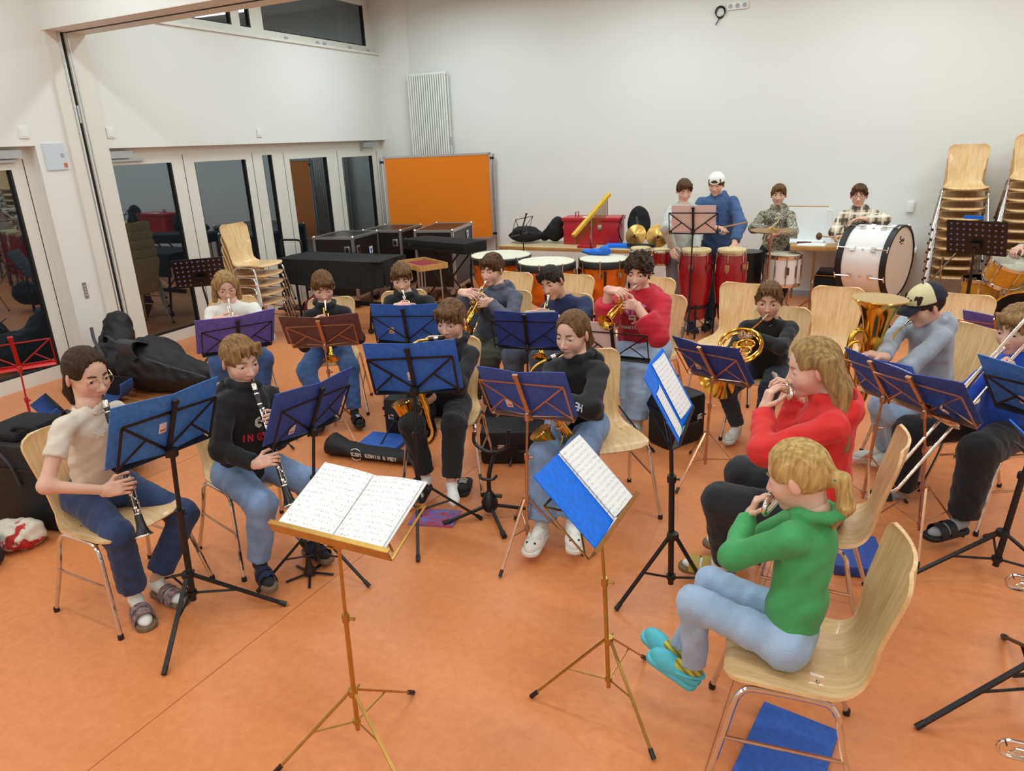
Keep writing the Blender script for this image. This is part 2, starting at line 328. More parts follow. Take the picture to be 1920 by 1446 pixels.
# ------------------------------------------------------------------ chairs
def chair_meshes():
    prof = spline([(.215, .438), (.20, .452), (.15, .459), (.02, .452), (-.09, .445), (-.15, .452), (-.19, .485), (-.212, .545), (-.235, .66), (-.266, .79), (-.285, .885)], 5)
    P = np.array(prof)[:, :2] if len(prof[0]) > 2 else np.array(prof)
    seg = np.r_[0, np.cumsum(np.linalg.norm(np.diff(P, axis=0), axis=1))]; tot = seg[-1]
    def hw(s):
        q = s/tot; b = np.interp(q, [0, .2, .40, .52, .62, 1.], [.212, .214, .205, .165, .168, .205]); r = .07; d = min(s, tot-s)
        if d < r: b = b-r+math.sqrt(max(r*r-(r-d)**2, 0))
        return b
    def fn(u, v):
        s = u*tot; x = np.interp(s, seg, P[:, 0]); z = np.interp(s, seg, P[:, 1]); k = 2*v-1; b = hw(max(s, .0008) if s < tot-.0008 else tot-.0008)
        q = s/tot; back = np.clip((q-.5)/.2, 0, 1); front = np.clip((.42-q)/.2, 0, 1)
        return (x+.03*back*(k*k-.5)*1.0, k*b, z-.008*(1-back)*(1-k*k)*(1-front*.6)+.006*(1-back)*k**4)
    sh = MB(); sh.grid(fn, 46, 10, -.012)
    side = {}
    for s in (1, -1):
        y0, y1 = .205*s, .258*s
        a = spline([(.255, y1, .012), (.205, .232*s, .23), (.178, .218*s, .36)], 4)+spline([(.168, y0+.010*s, .40), (.14, y0+.003*s, .428), (.09, y0, .433)], 4)+spline([(-.04, y0, .432), (-.10, y0+.003*s, .426), (-.128, y0+.010*s, .395)], 4)+spline([(-.135, .218*s, .36), (-.165, .232*s, .23), (-.235, y1, .012)], 4)
        side[s] = MB().tube(a, .0105, 8)
    st = {s: MB().tube([(.199, .2355*s, .245), (-.166, .2355*s, .245)], .0065, 6) for s in (1, -1)}
    cr = [MB().tube([(x, -.205, .419), (x, .205, .419)], .008, 8) for x in (.11, -.07)]
    ft = MB().lathe([(.0135, 0), (.0135, .02), (.0115, .026)], (0, 0, 0), (0, 0, 1), 10)
    sc = MB().lathe([(.006, 0), (.006, .0015), (.003, .003)], (0, 0, 0), (0, 0, 1), 8)
    return dict(shell=sh.mesh('seat_shell', m_beech, angle=50), L=side[1].mesh('leg_frame', m_steel), R=side[-1].mesh('leg_frame', m_steel), sL=st[1].mesh('stretcher', m_copper), sR=st[-1].mesh('stretcher', m_copper),
                c0=cr[0].mesh('cross_tube', m_steel), c1=cr[1].mesh('cross_tube', m_steel), foot=ft.mesh('foot_cap', m_blackpl), screw=sc.mesh('screw', m_steel))
CM = chair_meshes()
def chair(x, y, rz, label, group=None, z=0., tilt=0.):
    M = Matrix.Translation((x, y, z)) @ Matrix.Rotation(math.radians(rz), 4, 'Z') @ Matrix.Rotation(math.radians(tilt), 4, 'Y')
    o = thing('plywood_chair', label, 'chair', M, group)
    sh = obj('seat_shell', CM['shell'], o)
    for px in (.11, -.07):
        for py in (-.135, .135):
            q = obj('screw', CM['screw'], sh); q.location = (px, py, .452 if px > 0 else .447)
    obj('leg_frame', CM['L'], o); obj('leg_frame', CM['R'], o); obj('stretcher', CM['sL'], o); obj('stretcher', CM['sR'], o); obj('cross_tube', CM['c0'], o); obj('cross_tube', CM['c1'], o)
    for px in (.255, -.235):
        for py in (.258, -.258): q = obj('foot_cap', CM['foot'], o); q.location = (px, py, 0)
    return o

# ------------------------------------------------------------------ music stands, folders
def sheet_mat(name, ink=.55, tint=(246, 246, 244), stave=.021):
    m = mat(name, S(*tint), .7, spec=.2); nt = m.node_tree; p = nt.nodes['Principled BSDF']
    tc = nt.nodes.new('ShaderNodeTexCoord'); sp = nt.nodes.new('ShaderNodeSeparateXYZ'); nt.links.new(tc.outputs['Object'], sp.inputs[0])
    def M_(op, a, b=None):
        n = nt.nodes.new('ShaderNodeMath'); n.operation = op
        for i, q in enumerate((a, b)):
            if q is None: continue
            if isinstance(q, (int, float)): n.inputs[i].default_value = q
            else: nt.links.new(q, n.inputs[i])
        return n.outputs[0]
    fr = M_('FRACT', M_('MULTIPLY', M_('ADD', sp.outputs[1], 5.0), 1/stave)); band = M_('MULTIPLY', M_('GREATER_THAN', fr, .25), M_('LESS_THAN', fr, .72))
    ln = M_('LESS_THAN', M_('FRACT', M_('MULTIPLY', fr, 10.6)), .22)
    ns = nt.nodes.new('ShaderNodeTexNoise'); ns.inputs['Scale'].default_value = 210; ns.inputs['Detail'].default_value = 2; nt.links.new(tc.outputs['Object'], ns.inputs[0])
    note = M_('GREATER_THAN', ns.outputs[0], .575)
    ns2 = nt.nodes.new('ShaderNodeTexNoise'); ns2.inputs['Scale'].default_value = 34; nt.links.new(tc.outputs['Object'], ns2.inputs[0]); dens = M_('GREATER_THAN', ns2.outputs[0], .44)
    amt = M_('MULTIPLY', M_('MAXIMUM', M_('MULTIPLY', ln, .45), M_('MULTIPLY', note, dens)), M_('MULTIPLY', band, ink))
    mx = nt.nodes.new('ShaderNodeMix'); mx.data_type = 'RGBA'; mx.inputs[6].default_value = S(*tint); mx.inputs[7].default_value = (.02, .02, .02, 1)
    nt.links.new(amt, mx.inputs[0]); nt.links.new(mx.outputs[2], p.inputs['Base Color']); return m
m_sheet = sheet_mat('printed_music', .5); m_paper = mat('white_paper', S(244, 244, 242), .75, var=.01)
m_pinkpaper = mat('thin_pinkish_paper', S(232, 208, 206), .75, var=.02)
def folder_mat(name, c): return mat(name, S(*c), .6, var=.12, vscale=45, bump=.35, bscale=240, spec=.35)
m_fblue = folder_mat('cobalt_card', (54, 102, 192)); m_fnavy = folder_mat('navy_card', (60, 86, 166)); m_fbright = folder_mat('bright_blue_card', (14, 116, 238)); m_fpurple = folder_mat('violet_card', (108, 100, 190)); m_fbrown = folder_mat('brown_card', (116, 78, 76)); m_fteal = folder_mat('worn_blue_card', (66, 120, 196)); m_fdark = folder_mat('dark_navy_card', (50, 70, 148))
m_sticker = mat('pale_sticker', S(226, 206, 206), .6, var=.05, vscale=60)
def music_stand(c, yaw, tilt, label, metal, base=None, trip=30, w=.48, h=.22, thick=1., legs=.30, hub=.34, roll=0., mfoot=None, spread=None, name='music_stand'):
    """c = desk centre; yaw = direction from the desk to its player"""
    c = V3(c); bx, by = base if base is not None else (c[0], c[1]); a = math.radians(yaw); n_ = V3((math.cos(a), math.sin(a), 0)); t = math.radians(tilt)
    r = np.cross(-n_, (0, 0, 1)); v = math.cos(t)*V3((0, 0, 1))-math.sin(t)*n_; ro = math.radians(roll); r, v = math.cos(ro)*r+math.sin(ro)*v, -math.sin(ro)*r+math.cos(ro)*v; nn = np.cross(r, v)
    B = V3((bx, by, 0)); o = thing(name, label, 'music stand', Matrix.Translation(B)); mfoot = mfoot or m_blackpl
    D = lambda x, y, z=0: c-B+r*x+v*y+nn*z; e = -.006
    k = thick
    # desk behind the folder (z<0 side): ledge, spine, bars
    hb = -.15; MB().box(D(0, hb, e), (.05*k, .012, .30), (r, nn, v)) 
    sp = MB(); sp.box(D(0, hb+.13, e-.012), (.024, .008, .28), (r, nn, v)); sp.box(D(0, hb+.275, e-.012), (.03, .014, .02), (r, nn, v)); sp.build('spine', metal, o)
    W2 = w/2; top = hb+h
    bars = [((0, hb+.025), (W2, top)), ((0, hb+.025), (-W2, top)), ((0, top), (W2, top)), ((0, top), (-W2, top)), ((W2, hb), (W2, top)), ((-W2, hb), (-W2, top)), ((W2*.5, (hb+.025+top)/2), (W2*.62, top+.03 if False else hb)), ((-W2*.5, (hb+.025+top)/2), (-W2*.62, hb)), ((0, top), (W2*.72, hb+.07)), ((0, top), (-W2*.72, hb+.07))]
    for (x0, y0), (x1, y1) in bars[:6]:
        p0, p1 = D(x0, y0, e), D(x1, y1, e); d = unit(p1-p0); MB().box((p0+p1)/2, (np.linalg.norm(p1-p0), .008*k, .0035), (d, np.cross(nn, d), nn)).build('desk_bar', metal, o)
    for s in (1, -1):
        p0, p1 = D(s*W2*.48, hb+.025+.48*(h-.025), e), D(s*W2*.98, hb+.02, e); d = unit(p1-p0); MB().box((p0+p1)/2, (np.linalg.norm(p1-p0), .007*k, .0035), (d, np.cross(nn, d), nn)).build('desk_bar', metal, o)
    MB().box(D(0, hb-.003, .012), (w, .04, .004), (r, nn, v)).build('ledge', metal, o)
    MB().box(D(0, hb+.004, .032), (w, .003, .016), (r, nn, v)).build('ledge_lip', metal, o)
    # pole, tripod
    tp = D(0, hb+.03, e-.03); kn = MB(); kn.lathe([(.014*k, -.022), (.016*k, -.01), (.016*k, .012), (.01, .022)], tp, (0, 0, 1), 10); kn.box((D(0, hb+.04, e-.012)+tp)/2, (.02, .035, .03), (r, nn, v)); kn.build('tilt_clamp', metal, o)
    jn = tp*.52+V3((0, 0, hub))*.48
    MB().tube([tp, jn], .0062*k, 8).build('inner_pole', metal, o); MB().tube([jn, (0, 0, .08)], .0088*k, 8).build('outer_pole', metal, o)
    cl = MB(); cl.lathe([(.013*k, -.016), (.014*k, 0), (.013*k, .016)], jn, (0, 0, 1), 10); cl.tube([jn+V3((.012*k, 0, 0)), jn+V3((.036, .004, .002))], [.0035, .0065], 6); cl.build('height_clamp', metal, o)
    ux = V3((0, 0, 1)); hb_ = MB().lathe([(.016*k, -.014), (.018*k, 0), (.016*k, .014)], (0, 0, hub), (0, 0, 1), 12); hb_.tube([(0, .012, hub), (0, .036, hub+.004)], [.0035, .006], 6); hb_.build('hub', metal, o)
    lo = .12; MB().lathe([(.014*k, -.01), (.015*k, 0), (.014*k, .01)], (0, 0, lo), (0, 0, 1), 10).build('sliding_collar', metal, o)
    for i in range(3):
        an = math.radians(trip+120*i) if spread is None else math.radians(spread[i]); d = V3((math.cos(an), math.sin(an), 0)); p0 = V3((0, 0, hub))+d*.016; p1 = d*legs+V3((0, 0, .012)); ld = unit(p1-p0)
        lg = MB(); lg.box((p0+p1)/2, (np.linalg.norm(p1-p0), .0115*k, .006*k), (ld, np.cross((0, 0, 1), d), np.cross(ld, np.cross((0, 0, 1), d)))); L_ = lg.build('leg', metal, o)
        MB().tube([p1-ld*.03, p1+ld*.006], .0095*k**.5, 8).build('rubber_foot', mfoot, L_)
        pm = p0+(p1-p0)*.5; MB().tube([V3((0, 0, lo))+d*.014, pm], .0035*k, 6).build('brace', metal, o)
    return o, D, (r, v, nn)
def folder(D, fr, label, m, w=.54, h=.30, bend=6, pages=None, sticker=None, cat='folder', off=.012, yoff=.0, name='music_folder', xo=0., th=.004):
    """open card folder standing on the ledge; local X right, Y up, Z to the player"""
    r, v, nn = fr; y0 = -.148+yoff; O = D(xo, y0, off)
    base = D(0, 0, 0)
    return r, v, nn, O, y0
def put_folder(st, label, m, w=.54, h=.30, bend=6, pages=None, sticker=None, name='music_folder', cat='folder', off=.004, yoff=0., xo=0., th=.004, top=0., group=None, writing=False):
    o, D, (r, v, nn) = st; B = V3(o.location); P0 = B+D(xo, -.146+yoff, off)
    M = Matrix(((r[0], v[0], nn[0], P0[0]), (r[1], v[1], nn[1], P0[1]), (r[2], v[2], nn[2], P0[2]), (0, 0, 0, 1)))
    f = thing(name, label, cat, M, group); tb = math.tan(math.radians(bend)); sb = 1.2
    for s in (1, -1):
        g = MB(); q = lambda u, vv: (s*u*w/2, vv*h+.004*math.sin(u*3+vv*2)*s*.0, u*w/2*tb+.003*math.sin(u*math.pi))
        g.grid(q if s > 0 else (lambda u, vv: q(u, 1-vv)), 5, 3, th); g.build('cover', m, f)
    MB().box((0, h/2, -.002), (.014, h, .005)).build('spine', m, f)
    if sticker:
        x, y = sticker; z = abs(x)*tb; MB().box((x, y, z-th-.0012), (.038, .05, .0012)).build('sticker', m_sticker, f)
        MB().box((x, y-.012, z-th-.002), (.026, .010, .0006)).build('sticker_print', mat('dull_red_print', S(176, 110, 104), .6, var=.1), f)
    for i, pg in enumerate(pages or []):
        x, y, pw, ph, mm, lift = pg; g = MB()
        g.grid(lambda u, vv: (u*pw-pw/2, vv*ph-ph/2, .006*math.sin(u*math.pi)), 6, 3, .0015); s_ = g.build('music_sheet', mm, f)
        s_.location = (x, y, abs(x)*tb+.004+lift); s_.rotation_euler = (0, -math.atan(tb)*(1 if x > 0 else -1), math.radians(random.Random(i*7+len(label)).uniform(-2, 2)))
    return f

# ------------------------------------------------------------------ implicit surfaces for bodies, clothes, hair
def cone(a, b, ra, rb, sq=None, flat='', op='u', k=None):
    a, b = V3(a), V3(b); ba = b-a; L2 = ba@ba+1e-12; dn = ba/math.sqrt(L2); R_ = max(ra, rb)*(sq[1] if sq else 1)
    def fn(X, Y, Z):
        px, py, pz = X-a[0], Y-a[1], Z-a[2]
        h = (px*ba[0]+py*ba[1]+pz*ba[2])/L2; t = np.clip(h, 0, 1)
        dx, dy, dz = px-t*ba[0], py-t*ba[1], pz-t*ba[2]
        if sq:
            ax, s = sq; cpt = (dx*ax[0]+dy*ax[1]+dz*ax[2])*(1-1/s)
            dx, dy, dz = dx-ax[0]*cpt, dy-ax[1]*cpt, dz-ax[2]*cpt
        d = np.sqrt(dx*dx+dy*dy+dz*dz)-(ra+(rb-ra)*t)
        if 'b' in flat: d = np.maximum(d, (h-1)*math.sqrt(L2))
        if 'a' in flat: d = np.maximum(d, -h*math.sqrt(L2))
        return d
    return fn, np.minimum(a, b)-R_, np.maximum(a, b)+R_, op, k
def ell(c, r, ax=None, op='u', k=None):
    c = V3(c); r = V3(r); A = np.eye(3) if ax is None else np.array(ax, float); R_ = np.sqrt(((A*r[:, None])**2).sum(0))
    def fn(X, Y, Z):
        px, py, pz = X-c[0], Y-c[1], Z-c[2]; k0 = 0; k1 = 0
        for i in range(3):
            q = (px*A[i][0]+py*A[i][1]+pz*A[i][2])/r[i]; k0 = k0+q*q; k1 = k1+(q/r[i])**2
        k0 = np.sqrt(k0); return k0*(k0-1)/(np.sqrt(k1)+1e-9)
    return fn, c-R_, c+R_, op, k
def sbox(c, h, ax=None, r=.01, op='u', k=None):
    c = V3(c); h = V3(h); A = np.eye(3) if ax is None else np.array(ax, float); R_ = (np.abs(A)*h[:, None]).sum(0)
    def fn(X, Y, Z):
        px, py, pz = X-c[0], Y-c[1], Z-c[2]; o = 0; m = None
        for i in range(3):
            q = np.abs(px*A[i][0]+py*A[i][1]+pz*A[i][2])-h[i]+r; o = o+np.maximum(q, 0)**2; m = q if m is None else np.maximum(m, q)
        return np.sqrt(o)+np.minimum(m, 0)-r
    return fn, c-R_, c+R_, op, k
def sines(seed, wl, n=7, ax=None):
    rs = np.random.RandomState(seed); W_ = []
    for i in range(n):
        d = rs.normal(size=3) if ax is None else ax[1]*(1 if rs.rand() > .5 else -1)+ax[0]*.16*rs.normal()+ax[2]*.09*rs.normal(); d = d/np.linalg.norm(d); W_.append((d*2*math.pi/(wl*(.6+.9*rs.rand())), rs.rand()*6.28))
    return lambda X, Y, Z: sum(np.sin(X*w[0]+Y*w[1]+Z*w[2]+p) for w, p in W_)/n**.5
def sdf(prims, vs, k=.02, noise=None, pad=0.):
    """smooth union of primitives -> (verts, quads) by surface nets"""
    us = [p for p in prims if p[3] == 'u']
    lo = np.min([p[1] for p in us], 0)-3*vs-pad; hi = np.max([p[2] for p in us], 0)+3*vs+pad
    n = np.ceil((hi-lo)/vs).astype(int)+1; g = [lo[i]+vs*np.arange(n[i]) for i in range(3)]
    D = np.full(n, .2, np.float32)
    for fn, a, b, op, kk in prims:
        kk = k if kk is None else kk
        m = kk+3*vs+pad; i0 = np.clip(np.floor((a-m-lo)/vs).astype(int), 0, n); i1 = np.clip(np.ceil((b+m-lo)/vs).astype(int)+1, 0, n)
        if (i1 <= i0).any(): continue
        X = g[0][i0[0]:i1[0], None, None]; Y = g[1][None, i0[1]:i1[1], None]; Z = g[2][None, None, i0[2]:i1[2]]
        d = fn(X, Y, Z).astype(np.float32); sl = tuple(slice(i0[i], i1[i]) for i in range(3)); E = D[sl]
        if op == 'u':
            hh = np.clip(.5+.5*(E-d)/kk, 0, 1); D[sl] = E*(1-hh)+d*hh-kk*hh*(1-hh)
        else:
            d = -d; hh = np.clip(.5-.5*(E-d)/kk, 0, 1); D[sl] = E*(1-hh)+d*hh+kk*hh*(1-hh)
    if noise is not None: 
        nz, amp = noise; D += amp*nz(g[0][:, None, None], g[1][None, :, None], g[2][None, None, :]).astype(np.float32)
    D[[0, -1]] = .1; D[:, [0, -1]] = .1; D[:, :, [0, -1]] = .1
    ins = D < 0; nx, ny, nz_ = [q-1 for q in n]
    cnt = np.zeros((nx, ny, nz_), np.int8); C8 = [(i, j, l) for i in (0, 1) for j in (0, 1) for l in (0, 1)]
    for i, j, l in C8: cnt += ins[i:nx+i, j:ny+j, l:nz_+l]
    act = np.argwhere((cnt > 0) & (cnt < 8)); ids = np.full((nx, ny, nz_), -1, np.int32); ids[tuple(act.T)] = np.arange(len(act))
    vals = np.stack([D[act[:, 0]+i, act[:, 1]+j, act[:, 2]+l] for i, j, l in C8], 1)
    acc = np.zeros((len(act), 3)); num = np.zeros(len(act)); cc = np.array(C8, float)
    for p in range(8):
        for q in range(p+1, 8):
            if abs(cc[p]-cc[q]).sum() != 1: continue
            a, b = vals[:, p], vals[:, q]; m = (a < 0) != (b < 0); t = np.where(m, a/(a-b+1e-12), 0)
            acc += np.where(m[:, None], cc[p]+(cc[q]-cc[p])*t[:, None], 0); num += m
    P = lo+vs*(act+acc/num[:, None]); F = []
    for ax in range(3):
        s0 = [slice(None)]*3; s1 = [slice(None)]*3; s0[ax] = slice(0, -1); s1[ax] = slice(1, None)
        a, b = ins[tuple(s0)], ins[tuple(s1)]; e = np.argwhere(a != b); e = e[(e[:, (ax+1) % 3] > 0) & (e[:, (ax+2) % 3] > 0)]
        if not len(e): continue
        o1 = np.zeros(3, int); o1[(ax+1) % 3] = 1; o2 = np.zeros(3, int); o2[(ax+2) % 3] = 1
        q = np.stack([ids[tuple((e-o).T)] for o in (0*o1, o1, o1+o2, o2)], 1); fl_ = ~a[tuple(e.T)]
        q[fl_] = q[fl_][:, ::-1]; F.append(q[(q >= 0).all(1)])
    return P, np.concatenate(F)
def raw_mesh(name, parts, mats, base, colf=None):
    """join [(verts, quads)] into one smooth mesh, coordinates relative to base"""
    V = []; F = []; o = 0
    for v, f in parts: V.append(v); F.append(f+o); o += len(v)
    V = np.concatenate(V); F = np.concatenate(F); me = bpy.data.meshes.new(name)
    me.vertices.add(len(V)); me.vertices.foreach_set('co', (V-base).astype(np.float32).ravel())
    me.loops.add(4*len(F)); me.polygons.add(len(F)); me.loops.foreach_set('vertex_index', F.ravel().astype(np.int32))
    me.polygons.foreach_set('loop_start', np.arange(0, 4*len(F), 4, dtype=np.int32))
    me.polygons.foreach_set('use_smooth', np.ones(len(F), bool)); me.update(calc_edges=True); me.validate()
    for m in (mats if isinstance(mats, (list, tuple)) else [mats]): me.materials.append(m)
    if colf is not None:
        c = me.color_attributes.new('Col', 'FLOAT_COLOR', 'POINT'); c.data.foreach_set('color', colf(V).astype(np.float32).ravel())
    return me
def skin_mat():
    m = mat('skin', (.7, .45, .35, 1), .48, bump=.04, bscale=300, spec=.4); nt = m.node_tree
    a = nt.nodes.new('ShaderNodeAttribute'); a.attribute_name = 'Col'; nt.links.new(a.outputs['Color'], nt.nodes['Principled BSDF'].inputs['Base Color'])
    p = nt.nodes['Principled BSDF']; p.inputs['Subsurface Weight'].default_value = .12; p.inputs['Subsurface Radius'].default_value = (.6, .25, .12); p.inputs['Subsurface Scale'].default_value = .012
    return m
m_skin = skin_mat()
m_eye = mat('eye_white', S(232, 226, 220), .25, var=.03); m_iris = {}
def hair_mat(name, c1, c2):
    return mat(name, S(*c1), .55, spec=.22, col2=S(*c2), var=.2, vscale=22, bump=.45, bscale=60, stretch=(3.2, 3.2, .4), sheen=.0, coords='Object')
def cloth(name, c, var=.08, rough=.85, bump=.7, bscale=15, **k): return mat(name, S(*c), rough, var=var, vscale=9, bump=bump, bscale=bscale, sheen=.12, **k)
def ik(S_, W_, l1, l2, hint):
    d = W_-S_; D = np.linalg.norm(d); 
    if D > (l1+l2)*.995: s = D/(l1+l2)/.995; l1 *= s; l2 *= s
    u = d/D; a = (l1*l1-l2*l2+D*D)/(2*D); hgt = math.sqrt(max(l1*l1-a*a, 0)); e = hint-S_; e = e-u*(e@u); e /= np.linalg.norm(e)+1e-9
    return S_+u*a+e*hgt
def hand_prims(W, d, n, side, curl=.6, s=1., thumb=.5, fing=None):
    d = unit(d); n = V3(n); n = unit(n-d*(n@d)); t = np.cross(d, n)*side; ax = (d, t, n); pr = []
    pr.append(sbox(W+d*.046*s, (.046*s, .036*s, .0145*s), ax, .0135*s)); pr.append(cone(W-d*.012*s, W+d*.02*s, .026*s, .024*s, (t, 1.2)))
    for i, ln in enumerate(((.041, .025, .021), (.045, .029, .022), (.041, .027, .021), (.032, .02, .018))):
        c = curl if fing is None else fing[i]
        b = W+d*(.086-.004*abs(i-1))*s+t*(.0275-.0183*i)*s; th = 0; r = (.0088-.0008*(i == 3))*s; sp = t*(.10-.07*i)
        for q, (l, an) in enumerate(zip(ln, (58, 78, 48))):
            th += math.radians(an)*c; e = b+unit(d*math.cos(th)+n*math.sin(th)+sp*(q == 0))*l*s; pr.append(cone(b, e, r, r*.92, k=.003)); b = e; r *= .92
    b = W+d*.022*s+t*.026*s; r = .0115*s
    for v, l in (((.62, .75, .35), .042), ((.8, .75-.75*thumb, .3+.5*thumb), .033), ((.85, .45-.8*thumb, .25+.55*thumb), .026)):
        e = b+unit(d*v[0]+t*v[1]+n*v[2])*l*s; pr.append(cone(b, e, r, r*.88, k=.006)); b = e; r *= .86
    return pr
def face_frame(face):
    y, p, r = [math.radians(a) for a in face]
    F = V3((math.cos(y)*math.cos(p), math.sin(y)*math.cos(p), math.sin(p))); L = V3((-math.sin(y), math.cos(y), 0)); U = np.cross(F, L)
    L2 = math.cos(r)*L+math.sin(r)*U; return F, L2, np.cross(F, L2)
JN = ['H', 'N', 'SR', 'SL', 'ER', 'EL', 'WR', 'WL', 'HR', 'HL', 'KR', 'KL', 'AR', 'AL']
def lips(p): F, L, U = face_frame(p['face']); return V3(p['J'][0])+p['hs']*(.098*F-.058*U)

def person(p, label, skin, hair, top, pants, shoes, hands, brow=None, eye_open=.55, group=None, fine=True):
    """p: joints + head direction; hands {'R': (wrist, dir, palm normal, curl[, thumb[, fing]])}"""
    J = {n: V3(q) for n, q in zip(JN, p['J'])}; h = p['h']; hs = p['hs']; w = h/1.5*p.get('girth', 1.); g = p.get('girth', 1.)
    F, L, U = face_frame(p['face']); H = J['H']; up = V3((0, 0, 1)); mh = (J['HR']+J['HL'])/2; N = J['N']; ms = (J['SR']+J['SL'])/2
    base = V3((mh[0], mh[1], 0)); T = N-mh; lat = unit(J['SL']-J['SR']); hlat = unit(J['HL']-J['HR']); fwd = unit(np.cross(lat, up)); hf = unit(np.cross(hlat, up))
    rs = np.random.RandomState(abs(hash(label)) % 1000 if False else sum(map(ord, label)) % 1000); seed = rs.randint(9999)
    # arms from the hands
    hp = {}
    for s in 'RL':
        if s in hands:
            a = hands[s]; W_ = V3(a[0]); J['W'+s] = W_
        J['E'+s] = ik(J['S'+s], J['W'+s], .178*h, .152*h, J['E'+s])
    
    for s in 'RL': J['S'+s] = J['S'+s]-up*.014*w-lat*(1 if s=='L' else -1)*.008*w
    hd = lambda f, l, u: H+hs*(F*f+L*l+U*u); ax = (F, L, U); R3 = lambda *r: tuple(hs*q for q in r)
    # head
    pr = [ell(hd(-.012, 0, .027), R3(.094, .076, .087), ax), ell(hd(.022, 0, -.035), R3(.069, .059, .076), ax, k=.03*hs), ell(hd(.062, 0, -.092), R3(.023, .026, .02), ax, k=.02*hs)]
    for s in (1, -1):
        pr += [ell(hd(.047, .036*s, -.03), R3(.03, .027, .032), ax, k=.02*hs), ell(hd(-.012, .077*s, -.006), R3(.019, .009, .031), (unit(F*.8+L*s*.5), unit(L*s*.8-F*.5), U), k=.006*hs),
               ell(hd(.086, .034*s, .006), R3(.016, .021, .013), ax, 's', .012*hs)]
    pr += [cone(hd(.079, 0, .008), hd(.1, 0, -.03), .0075*hs, .0125*hs, k=.008*hs), ell(hd(.09, .012, -.035), R3(.01, .008, .008), ax, k=.006*hs), ell(hd(.09, -.012, -.035), R3(.01, .008, .008), ax, k=.006*hs)]
    for s in (1, -1):
        pr += [ell(hd(.0655, .034*s, .006), R3(.0150, .0165, .0150), ax, k=.004*hs), ell(hd(.083, .034*s, .003), R3(.02, .0135, .0015+.0065*eye_open), ax, 's', .002*hs)]
    pr += [cone(hd(.082, -.02, -.059), hd(.0905, 0, -.055), .0045*hs, .0062*hs, k=.004*hs), cone(hd(.0905, 0, -.055), hd(.082, .02, -.059), .0062*hs, .0045*hs, k=.004*hs),
           cone(hd(.081, -.016, -.064), hd(.089, 0, -.066), .005*hs, .0068*hs, k=.004*hs), cone(hd(.089, 0, -.066), hd(.081, .016, -.064), .0068*hs, .005*hs, k=.004*hs)]
    nk0 = hd(-.028, 0, -.05); pr += [cone(nk0, N+up*.0, .0445*hs, .049*hs, k=.02)]
    parts = [sdf(pr, .0032 if fine else .0045, .012)]
    # trunk, arms and legs under the clothes
    bp = [cone(mh, mh+T*.3, .085*w, .08*w, (hlat, 1.35)), cone(mh+T*.3, mh+T*.82, .075*w, .08*w, (lat, 1.4)), cone(J['SR']*.9+ms*.1, J['SL']*.9+ms*.1, .04*w, .04*w), cone(ms, N+up*.03, .055*w, .05*hs)]
    for s in 'RL':
        bp += [cone(J['S'+s], J['E'+s], .037*w, .031*w), cone(J['E'+s], J['W'+s], .032*w, .0225*w), cone(J['H'+s], J['K'+s], .065*w, .048*w), cone(J['K'+s], J['A'+s], .047*w, .032*w)]
    parts.append(sdf(bp, .009, .03))
    hsc = min(1.05, max(.82, h/1.62))
    for s, sg in (('R', 1), ('L', -1)):
        if s in hands:
            a = hands[s]; parts.append(sdf(hand_prims(J['W'+s], a[1], a[2], sg, a[3], hsc, a[4] if len(a) > 4 else .5, a[5] if len(a) > 5 else None), .0032 if fine else .004, .008))
    sk = V3(S(*skin)[:3])
    def colf(V):
        q = (V-H)/hs; f, l, u = q@F, q@L, q@U; c = np.repeat(sk[None], len(V), 0)
        blush = np.exp(-(((f-.07)/.04)**2+((np.abs(l)-.042)/.02)**2+((u+.03)/.022)**2))*.55+.25*np.exp(-(((f-.1)/.02)**2+(l/.012)**2+((u+.03)/.015)**2))
        ear = (np.abs(l) > .074)*(np.abs(u) < .045)*.35
        c = c*(1-(blush+ear)[:, None]*V3((.05, .38, .36)))
        lp = np.exp(-((np.maximum(np.abs(l)-.013, 0)/.008)**2+((u+.0605)/.0075)**2))*(f > .06)
        c = c*(1-lp[:, None]*V3((.18, .52, .45)))
        return np.concatenate([c, np.ones((len(V), 1))], 1)
    body = obj('person', raw_mesh('person', parts, m_skin, base, colf)); body.location = base
    tag(body, label, 'person', group)
    # eyes and brows
    im = mat('iris_'+p.get('iris', 'brown'), S(70, 48, 32) if p.get('iris', 'brown') == 'brown' else S(84, 104, 118), .2, var=.15, vscale=200)
    for s in (1, -1):
        e = MB(); c = hd(.0655, .034*s, .005); e.ball(c-base, .0128*hs, 12); e.cur = 1
        gz = unit(F-U*.32*(1-eye_open)); e.lathe([(.0062*hs, .0115*hs), (.006*hs, .0126*hs), (.003*hs, .0132*hs), (0, .0134*hs)], c-base, gz, 12); e.cur = 2; e.lathe([(.0028*hs, .0131*hs), (.0026*hs, .0137*hs), (0, .0138*hs)], c-base, gz, 10)
        e.build('eye', [m_eye, im, m_blackpl], body)
        b = MB(); b.tube([hd(f, l*s, u)-base for f, l, u in ((.0825, .014, .026), (.083, .022, .0295), (.079, .034, .0315), (.070, .047, .027))], [.0028*hs, .0038*hs, .0036*hs, .0018*hs], 6, sq=1.)
        b.build('eyebrow', brow or hair['mat'], body)
    # hair
    st = hair['style']; hn = (sines(seed, .013*hs, 9, ax), .0017); cut = lambda c, r, k=.01: ell(hd(*c), R3(*r), ax, 's', k*hs)
    ear_cut = [sbox(hd(.085, 0, -.105), (.1*hs, .2*hs, .105*hs), ax, .012*hs, 's', .012*hs), sbox(hd(0, 0, -.17), (.3*hs, .2*hs, .115*hs), ax, .01, 's', .012*hs)]
    hp_ = []
